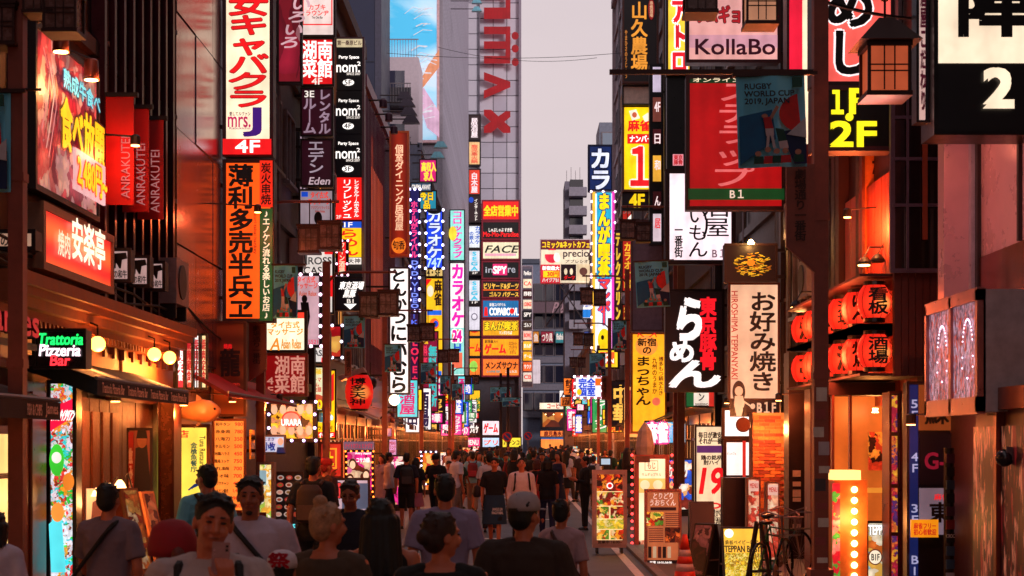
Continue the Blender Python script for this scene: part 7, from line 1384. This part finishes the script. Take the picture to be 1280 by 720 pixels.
    if face:
        for sd in (-1, 1):
            g = G(); g.ell((sd * .031, -.0795, c0 + .008), (.0135, .006, .0055), 10, 6); scl(rot(g)).build('eye', EYE, t, True)
            g = G(); capsule(g, (sd * .016, -.087, c0 + .031), (sd * .046, -.074, c0 + .031), .005, .0035, n=6); scl(rot(g)).build('eyebrow', pt((22, 12, 12)), t, True)
        g = G(); g.ell((0, -.0905, c0 - .056), (.022, .0055, .0045), 10, 6); scl(rot(g)).build('lips', pt((150, 62, 56) if fm else (150, 84, 66), .5), t, True)
    # hair
    gh = G(); rnd = random.Random(hash(label) % 1000 if False else len(label) * 7)
    if hair != 'none':
        gh.ell((0, .022, c0 + .035), (.084, .098, .094), 18, 12); gh.ell((0, .05, c0 - .005), (.076, .066, .085), 14, 10)
        for i in range(26):
            a = rnd.uniform(0, 2 * PI); e = rnd.uniform(.15, 1.2); p = Vector((.08 * math.cos(a) * math.cos(e), .022 + .094 * math.sin(a) * math.cos(e), c0 + .035 + .094 * math.sin(e)))
            if p.y < -.055 and p.z < c0 + .085: continue
            capsule(gh, p, p + Vector((rnd.uniform(-.02, .02), rnd.uniform(-.02, .02), .006)), .012, .007, n=6)
        if hair == 'short' and face:
            for i in range(22):
                a = -.065 + .13 * (i % 11) / 10; capsule(gh, (a, -.045 + .3 * abs(a) + .02 * (i // 11), c0 + .088 - .22 * abs(a)), (a * 1.02 + rnd.uniform(-.008, .008), -.075 + .35 * abs(a) + .02 * (i // 11), c0 + .112 - .35 * abs(a) + rnd.uniform(-.008, .008)), .014, .006, n=6)
        if hair == 'fringe': gh.ell((0, -.05, c0 + .072), (.07, .045, .032), 12, 8)
        if hair in ('long', 'bob'):
            L_ = .36 if hair == 'long' else .14
            for i in range(9):
                a = math.radians(-15 + i * 26.25); x, y = .078 * math.cos(a), .03 + .07 * math.sin(a)
                capsule(gh, (x, y, c0), (x * (1.5 if hair == 'long' else 1.1), y + .02 + (.03 if hair == 'long' else 0), c0 - L_ * (1 - .08 * (i % 3))), .038, .022)
            if hair == 'long':
                for i in range(5): capsule(gh, (-.06 + .03 * i, .085, c0 - .05), (-.09 + .045 * i, .125, c0 - .42 - .03 * (i % 2)), .04, .02)
        if hair == 'bun': gh.ell((0, .055, c0 + .135), (.042, .042, .036), 12, 8)
        if hair == 'lowbun': gh.ell((0, .11, c0 - .0), (.045, .04, .045), 12, 8)
        if hair == 'pony':
            capsule(gh, (0, .1, c0 + .04), (0, .155, c0 - .0), .03, .034); capsule(gh, (0, .15, c0), (0.01, .135, c0 - .17), .036, .014)
        skin(scl(rot(gh)), 'hair', hairmat(hc), t, max(vox * .75, .007), 2)
    if hat:
        gc = G(); hc_, kind = hat
        z1 = c0 + (.0 if kind == 'beret' else .04); b_ = 1.34 if kind == 'beret' else 1.0; v_ = 1.75 if kind == 'beret' else 1
        gc.lathe([(.093 * b_, z1 - .012), (.0955 * b_, z1 + .015 * v_), (.091 * b_, z1 + .045 * v_), (.076 * b_, z1 + .075 * v_), (.045 * b_, z1 + .094 * v_), (.008, z1 + .1 * v_)], 22, (0, .012, 0)); gc.v = [(a, .012 + (b - .012) * 1.13, c) for a, b, c in gc.v]
        scl(rot(gc)).build('cap_crown', pt(hc_, .8, var=.12, sc=30), t, True)
        if kind != 'beret':
            gc = G(); pts = [(.082 * math.cos(a), -.075 - .075 * math.sin(a)) for a in [PI * i / 10 for i in range(11)]]; vs = [(x, y, z1 - .004 + q) for q in (0, -.006) for x, y in pts]; n = len(pts)
            gc.add(vs, [tuple(range(n)), tuple(range(n, 2 * n))[::-1]] + [(i, i + n, (i + 1) % n + n, (i + 1) % n) for i in range(n)]); scl(rot(gc)).build('cap_brim', pt(hc_, .8), t)
            gc = G(); gc.box(-.03, .03, .112, .121, z1 - .012, z1 + .004); scl(rot(gc)).build('cap_strap', SHO, t)
    if topk != 'none': skin(scl(gt), 'shirt', tm or pt(top, .85, var=.12, sc=9, bump=.25), t, vox, 3, .016)
    skin(scl(gl), {'trousers': 'trousers', 'shorts': 'shorts', 'skirt': 'skirt'}[lowk], pt(low, .85, var=.15, sc=9), t, vox * 1.1, 3, .01)
    for (hip, kn, an) in legs:
        g = G(); capsule(g, an + Vector((0, .03, -.045)), an + Vector((0, -.12, -.055)), .037, .03, 1.1, .8); g.box(an.x - .036, an.x + .036, an.y - .15, an.y + .065, an.z - .078, an.z - .055); scl(g).build('shoe', shoes, t, True)
    bm_ = pt(bagc, .7, var=.2)
    if bag in ('backpack',):
        g = G(); loft(g, [(1.0, .12, .05, .19), (1.03, .15, .085, .2), (1.2, .155, .095, .2), (1.36, .14, .075, .19), (1.42, .09, .04, .17)], 16); o = skin(scl_(g, Z, sc), 'backpack', bm_, t, .016, 2)
        g = G(); g.box(-.11, .11, .29, .315, 1.04, 1.2); scl_(g, Z, sc).build('pocket', pt(tuple(int(v * 1.5 + 8) for v in bagc), .6), o)
        for sd in (-1, 1):
            g = G(); g.ring_tube([(sd * .1, .13, 1.42), (sd * .11, .05, 1.455), (sd * .125, -.06, 1.425), (sd * .135, -.128, 1.3), (sd * .15, -.11, 1.15), (sd * .16, .08, 1.05)], .019, 6); scl_(g, Z, sc).build('strap', bm_, t)
    if bag in ('cross', 'crossL'):
        s_ = 1 if bag == 'cross' else -1; g = G(); P_ = []
        for i in range(25):
            a = 2 * PI * i / 24; u = math.cos(a); x = s_ * (-.06 + .18 * w_ * u - .02); z = 1.22 + .235 * u; y = .005 + (.142 if u < .6 else .142 * math.sqrt(max(0, 1 - ((u - .6) / .42) ** 2))) * math.sin(a) / max(.35, abs(math.sin(a))) * min(1, abs(math.sin(a)) * 2.2); P_.append((x, y, z))
        g.ring_tube(P_, .017, 6, cap=False); scl_(g, Z, sc).build('strap', bm_, t)
        g = G(); loft(g, [(.84, .07, .03, .0), (.86, .1, .045, 0), (1.0, .1, .045, 0), (1.02, .08, .03, 0)], 14); g.v = [(x - s_ * .25 * w_, y, z) for x, y, z in g.v]; scl_(g, Z, sc).build('bag_pouch', bm_, t, True)
    if bag == 'shoulder':
        g = G(); loft(g, [(.78, .06, .14, .02), (.82, .085, .17, .02), (1.0, .07, .15, .02), (1.03, .02, .13, .02)], 16); g.v = [(x + .27 * w_, y, z) for x, y, z in g.v]; scl_(g, Z, sc).build('shoulder_bag', bm_, t, True)
        g = G(); g.ring_tube([(.27, -.1, 1.02), (.22, -.06, 1.3), (.175, 0, 1.46), (.22, .07, 1.3), (.27, .12, 1.02)], .011, 6); scl_(g, Z, sc).build('bag_strap', bm_, t)
    if extra: extra(t, lambda p: Vector((p[0] * sc, p[1] * sc, (p[2] + Z) * sc)), arm, rot, scl, c0, sc, Z)
    return t
def scl_(g, Z, sc):
    g.v = [(a * sc, b * sc, (c + Z) * sc) for a, b, c in g.v]; return g
def at(px, d): return ((px - VX) * d / F, d, 0.0 if abs((px - VX) * d / F) < 2 else .05)
BK = PI    # back to the viewer
nv = .0075
# foreground
human('man in grey t-shirt with black cross strap seen from behind at left', at(136, 11.7), BK - .1, 1.66, top=(120, 100, 112), bag='crossL', bagc=(26, 18, 20), vox=nv, yaw=-.1, arms=('down', 'fwd'))
human('woman in large maroon cap with low ponytail seen from behind', at(216, 7.6), BK + .15, 1.60, 'f', hair='pony', hc=(104, 40, 28), top=(168, 166, 190), vox=nv, hat=((150, 20, 34), 'beret'), yaw=.25)
def phone_x(t, f, arm, rot, scl, c0, sc, Z):
    w_ = arm[1][2] * sc; g = G().box(-.037, .037, -.0045, .0045, -.03, .12); o = g.build('phone', pt((196, 150, 150), .25, .3), t); o.location = (w_.x - .035, w_.y + .012, w_.z + .075); o.rotation_euler = (.1, .06, .1)
    G().lathe([(.006, -.008), (.006, -.0046)], 10, (.024, 0, .105), axis='y').lathe([(.006, -.008), (.006, -.0046)], 10, (.024, 0, .088), axis='y').build('phone_lens', SHO, o)
human('man in white shirt facing us and holding up a pale smartphone', at(262, 7.0), .12, 1.79, top=(180, 160, 160), vox=.006, face=True, yaw=.2, tilt=.14, nod=.06, width=1.08, arms=('down', 'phone'), bag='backpack', hair='short', extra=phone_x)
def goatee(t, f, arm, rot, scl, c0, sc, Z):
    g = G(); g.ell((0, -.066, c0 - .098), (.022, .014, .016), 12, 8); scl(rot(g)).build('beard', hairmat((24, 14, 12)), t, True)
human('stocky man in white v-neck t-shirt with black cross strap facing us', at(313, 10.4), .05, 1.79, width=1.12, top=(196, 176, 196), bag='crossL', bagc=(26, 18, 20), vox=nv, face=True, nod=.05, skn=SKD, hair='short', extra=goatee)
human('man with black backpack and pale blue shirt walking away at left', at(258, 14.6), BK + .5, 1.76, top=(110, 180, 200), bag='backpack', vox=nv, yaw=.5, bagc=(16, 14, 20))
def matsuri(t, f, arm, rot, scl, c0, sc, Z):
    o = bpy.data.objects.new('lettering_mount', None); COL.objects.link(o); o.parent = t; o.location = (0, .128 * sc, (c0 + .085 + Z) * sc); o.rotation_euler = (.5, 0, PI)
    TXQ.append(dict(t='祭', box=(-.055, -.045, .055, .05), y=-.012, mat=pt((215, 20, 50), .6), parent=o, bold=.05))
human('child in white festival cap with a red character on it', at(353, 8.3), BK, 1.44, top=(90, 40, 50), vox=nv, hat=((216, 200, 210), 'cap'), extra=matsuri, hair='short')
human('woman with blond top bun and olive top seen from behind', at(410, 8.7), BK - .25, 1.68, 'f', 1.12, hair='bun', hc=(176, 128, 96), top=(74, 56, 42), topk='loose', vox=nv, yaw=-.7)
human('man in black t-shirt with brown backpack facing the left shops', at(392, 18.5), BK - .1, 1.80, top=(20, 16, 20), bag='backpack', bagc=(64, 40, 30), vox=.01, arms=('down', 'back'), yaw=-.2)
def specs(t, f, arm, rot, scl, c0, sc, Z):
    g = G()
    for sd in (-1, 1):
        n = 14; g.ring_tube([(sd * .031 + .022 * math.cos(2 * PI * i / n), -.092, c0 + .006 + .017 * math.sin(2 * PI * i / n)) for i in range(n + 1)], .0018, 5, cap=False); g.ring_tube([(sd * .053, -.092, c0 + .01), (sd * .08, .01, c0 + .006)], .0018, 5)
    g.ring_tube([(-.009, -.094, c0 + .01), (.009, -.094, c0 + .01)], .0018, 5); scl(rot(g)).build('glasses', pt((30, 20, 20), .3), t)
human('older man with glasses and navy shirt walking towards us', at(438, 13.4), -.1, 1.70, top=(26, 24, 40), vox=nv, face=True, hc=(46, 36, 36), nod=.25, skn=SKD, extra=specs, topk='tee')
human('woman with long straight black hair and sleeveless black top', at(476, 9.1), BK + .05, 1.69, 'f', 1.05, hair='long', top=(16, 12, 16), topk='tank', vox=nv)
human('woman with tied-up dark hair and off-shoulder black top looking left', at(551, 8.0), BK, 1.66, 'f', 1.15, hair='lowbun', hc=(44, 18, 14), top=(12, 10, 12), topk='loose', vox=nv, yaw=-1.0, face=True)
human('man in pale lavender shirt with dark hair seen from behind', at(556, 12.6), BK + .1, 1.76, width=1.08, top=(140, 126, 160), vox=nv, yaw=.1)
human('broad man in backwards grey cap and olive brown t-shirt', at(655, 9.3), BK - .1, 1.71, width=1.12, top=(54, 38, 32), vox=nv, hat=((168, 154, 160), 'cap'), yaw=-.55, arms=('bent', 'down'), hair='short')
human('woman with short dark hair and pale pink t-shirt beside the capped man', at(702, 13.2), BK - .3, 1.54, 'f', 1.0, hair='short', top=(176, 140, 148), low=(190, 170, 180), vox=nv, bag='cross', bagc=(70, 34, 30), topk='tee')
human('girl with tied hair at the far left edge in pale blouse', at(-6, 10.8), BK, 1.5, 'f', top=(196, 180, 200), vox=.01, hair='bob')
# middle distance
def apron(t, f, arm, rot, scl, c0, sc, Z):
    g = G(); n = 16; P_ = []
    vs = []; 
    for z, r in ((1.0, .185), (.8, .215), (.6, .235), (.44, .245)):
        for i in range(n + 1): a = -PI * .12 + (PI * 1.24) * i / n; vs.append((r * math.cos(a), -r * .8 * math.sin(a), z + Z))
    fs = [(k * (n + 1) + i, k * (n + 1) + i + 1, (k + 1) * (n + 1) + i + 1, (k + 1) * (n + 1) + i) for k in range(3) for i in range(n)]
    g.add(vs, fs); g.v = [(a * sc, b * sc, c * sc) for a, b, c in g.v]; g.build('apron', pt((26, 56, 90), .8), t, True)
    TXQ.append(dict(t='JANGLE LIN\nNAGOYABAL', box=(-.02, .62, .2, .74), y=-.215, mat=pt((205, 200, 215), .6), parent=t, bold=.05))
human('man in black t-shirt and long navy printed apron facing us', at(618, 31), -.12, 1.72, top=(18, 16, 26), low=(30, 30, 44), lowk='shorts', vox=.011, face=True, extra=apron, arms=('down', 'back'), shoes=SHO)
human('man in white shirt with backpack straps looking upwards', at(652, 30), .1, 1.72, top=(208, 190, 205), topk='long', bag='backpack', vox=.011, face=True, nod=-.3, arms=('down', 'down'))
human('man in navy t-shirt and black shorts with big backpack and white tote', at(508, 36), BK + .1, 1.72, top=(24, 22, 44), low=(20, 18, 24), lowk='shorts', bag='backpack', bagc=(26, 26, 34), vox=.011, stride=.2)
human('office man in white shirt and dark trousers facing right on the left', at(487, 39), BK - 1.2, 1.72, top=(216, 200, 205), topk='long', vox=.011, yaw=-.2)
human('long-haired woman in pale grey dress behind the office man', at(477, 41), -.5, 1.65, 'f', hair='long', top=(150, 130, 150), low=(150, 130, 150), lowk='skirt', vox=.011)
human('woman in black top and pink skirt beside the big backpack', at(520, 37.5), BK - .2, 1.6, 'f', hair='bob', top=(26, 20, 26), low=(190, 110, 130), lowk='skirt', vox=.011)
human('man in dark t-shirt and black cap looking down at his hands', at(545, 38), -.3, 1.74, top=(20, 18, 22), vox=.011, hat=((22, 20, 24), 'cap'), arms=('bent', 'bent'), nod=.3)
human('tall man in white t-shirt facing left in the middle crowd', at(571, 40), BK - 1.0, 1.80, top=(206, 210, 232), low=(130, 110, 105), vox=.011)
human('man in pale blue t-shirt and beige trousers with red black backpack', at(591, 46), BK, 1.74, top=(130, 180, 200), low=(150, 116, 96), bag='backpack', bagc=(120, 24, 34), vox=.011)
human('woman in black t-shirt and navy trousers with red shoulder bag', at(684, 33.5), BK + .1, 1.70, 'f', hair='bob', top=(18, 14, 18), low=(24, 28, 66), bag='shoulder', bagc=(190, 34, 34), vox=.011)
human('woman in black sleeveless dress with reddish hair walking away', at(671, 38), BK, 1.62, 'f', hair='bob', hc=(90, 36, 28), top=(22, 16, 20), topk='tank', low=(22, 16, 20), lowk='skirt', vox=.011)
human('waiter in black standing sideways by the glowing food stand sign', at(731, 36.5), -1.35, 1.68, top=(22, 18, 22), topk='long', low=(18, 15, 18), vox=.011, stride=.02, arms=('bent', 'bent'), face=False)
human('man in dark red t-shirt between the apron man and the junction', at(641, 44), .1, 1.74, top=(130, 36, 34), vox=.011)
human('man in white t-shirt with dark shoulder bag behind the apron man', at(612, 35.5), BK, 1.78, top=(216, 204, 214), bag='shoulder', bagc=(40, 26, 30), low=(40, 34, 44), vox=.011)
human('man in a dark polo pointing upwards by the left shop rail', at(408, 24), BK - .8, 1.72, top=(60, 30, 30), hc=(180, 50, 40), hat=((190, 40, 34), 'cap'), vox=.011, arms=('down', 'up'))
human('man in brown shirt standing by the white poster of the happy hour', at(727, 52), .4, 1.7, top=(60, 40, 40), vox=.012)
# distant crowd: prototypes, then copies
flush_remesh()
proto = []
for i, (sex, hair, topk, lowk, bag, facing, stride, arms) in enumerate((('m', 'short', 'tee', 'trousers', None, 'away', .3, ('fwd', 'back')), ('m', 'short', 'tee', 'trousers', 'backpack', 'away', .22, ('down', 'down')), ('f', 'long', 'tee', 'skirt', None, 'away', .2, ('down', 'down')), ('f', 'bob', 'loose', 'trousers', 'shoulder', 'away', .25, ('back', 'fwd')), ('m', 'fringe', 'tee', 'shorts', None, 'towards', .28, ('fwd', 'back')), ('f', 'bob', 'tank', 'skirt', None, 'towards', .2, ('down', 'bent')))):
    p = human('prototype', (0, 0, 0), 0, 1.7, sex, hair=hair, topk=topk, lowk=lowk, bag=bag, vox=.02, stride=stride, arms=arms); proto.append((p, sex, hair, topk, lowk, bag, facing))
flush_remesh()
TOPS = {'white': (222, 212, 222), 'black': (20, 17, 20), 'navy': (26, 28, 60), 'grey': (120, 112, 122), 'pale blue': (140, 180, 215), 'red': (160, 34, 36), 'teal': (60, 150, 150), 'beige': (176, 148, 120), 'dark green': (30, 60, 44), 'striped pink': (200, 130, 140), 'charcoal': (48, 44, 50), 'mustard': (190, 140, 50)}
LOWS = {'black': (22, 19, 22), 'navy': (28, 30, 56), 'khaki': (130, 104, 78), 'grey': (90, 84, 92), 'dark brown': (60, 40, 34)}
used = set(); spots = []; rc = random.Random(11); first = {}
import itertools
tries = 0
while len(spots) < 84 and tries < 6000:
    tries += 1; d = 41 + 85 * rc.random() ** 1.15; X = rc.uniform(-3.2, 3.4)
    px = VX + X * F / d
    if px < 552 and d < 60: continue
    if any(abs(X - a) < .5 and abs(d - b) < .9 for a, b, _ in spots): continue
    if d < 48 and 600 < px < 634: continue
    spots.append((X, d, px))
spots.sort(key=lambda q: q[1])
for n_, (X, d, px) in enumerate(spots):
    while True:
        i = rc.randrange(6); tn = rc.choice(list(TOPS)[:3] * 3 + list(TOPS)[3:]); ln = rc.choice(list(LOWS)); k_ = (i, tn, ln)
        if k_ not in used: used.add(k_); break
    p, sex, hair, topk, lowk, bag, facing = proto[i]
    who = 'woman' if sex == 'f' else 'man'
    lb = f"{who} in {tn} {dict(tee='t-shirt', loose='loose top', tank='sleeveless top')[topk]} and {ln} {lowk}{' with backpack' if bag == 'backpack' else (' with shoulder bag' if bag else '')} walking {facing}"
    rz = (PI if facing == 'away' else 0) + rc.gauss(0, .45); hs = rc.uniform(.88, 1.09)
    if i not in first: r = p; first[i] = 1; r.location = (X, d, 0 if -2.2 < X < 2 else .05); r.rotation_euler.z = rz; r['label'] = lb
    else: r = dup(p, (X, d, 0 if -2.2 < X < 2 else .05), rz, lb)
    r['group'] = 'crowd in the far street'; r.scale = (hs, hs, hs)
    hcol = hairmat(rc.choice([(20, 12, 12), (30, 18, 14), (60, 34, 24), (16, 12, 16)]))
    for c in r.children:
        b = c.name.split('.')[0]; m = {'shirt': pt(TOPS[tn], .85, var=.12, sc=9), 'trousers': pt(LOWS[ln], .85), 'shorts': pt(LOWS[ln], .85), 'skirt': pt(LOWS[ln], .85), 'hair': hcol, 'body': rc.choice([SK, SKD]) if b == 'body' else None}.get(b)
        if m and c.type == 'MESH' and c.material_slots: c.material_slots[0].link = 'OBJECT'; c.material_slots[0].material = m
flush_text()
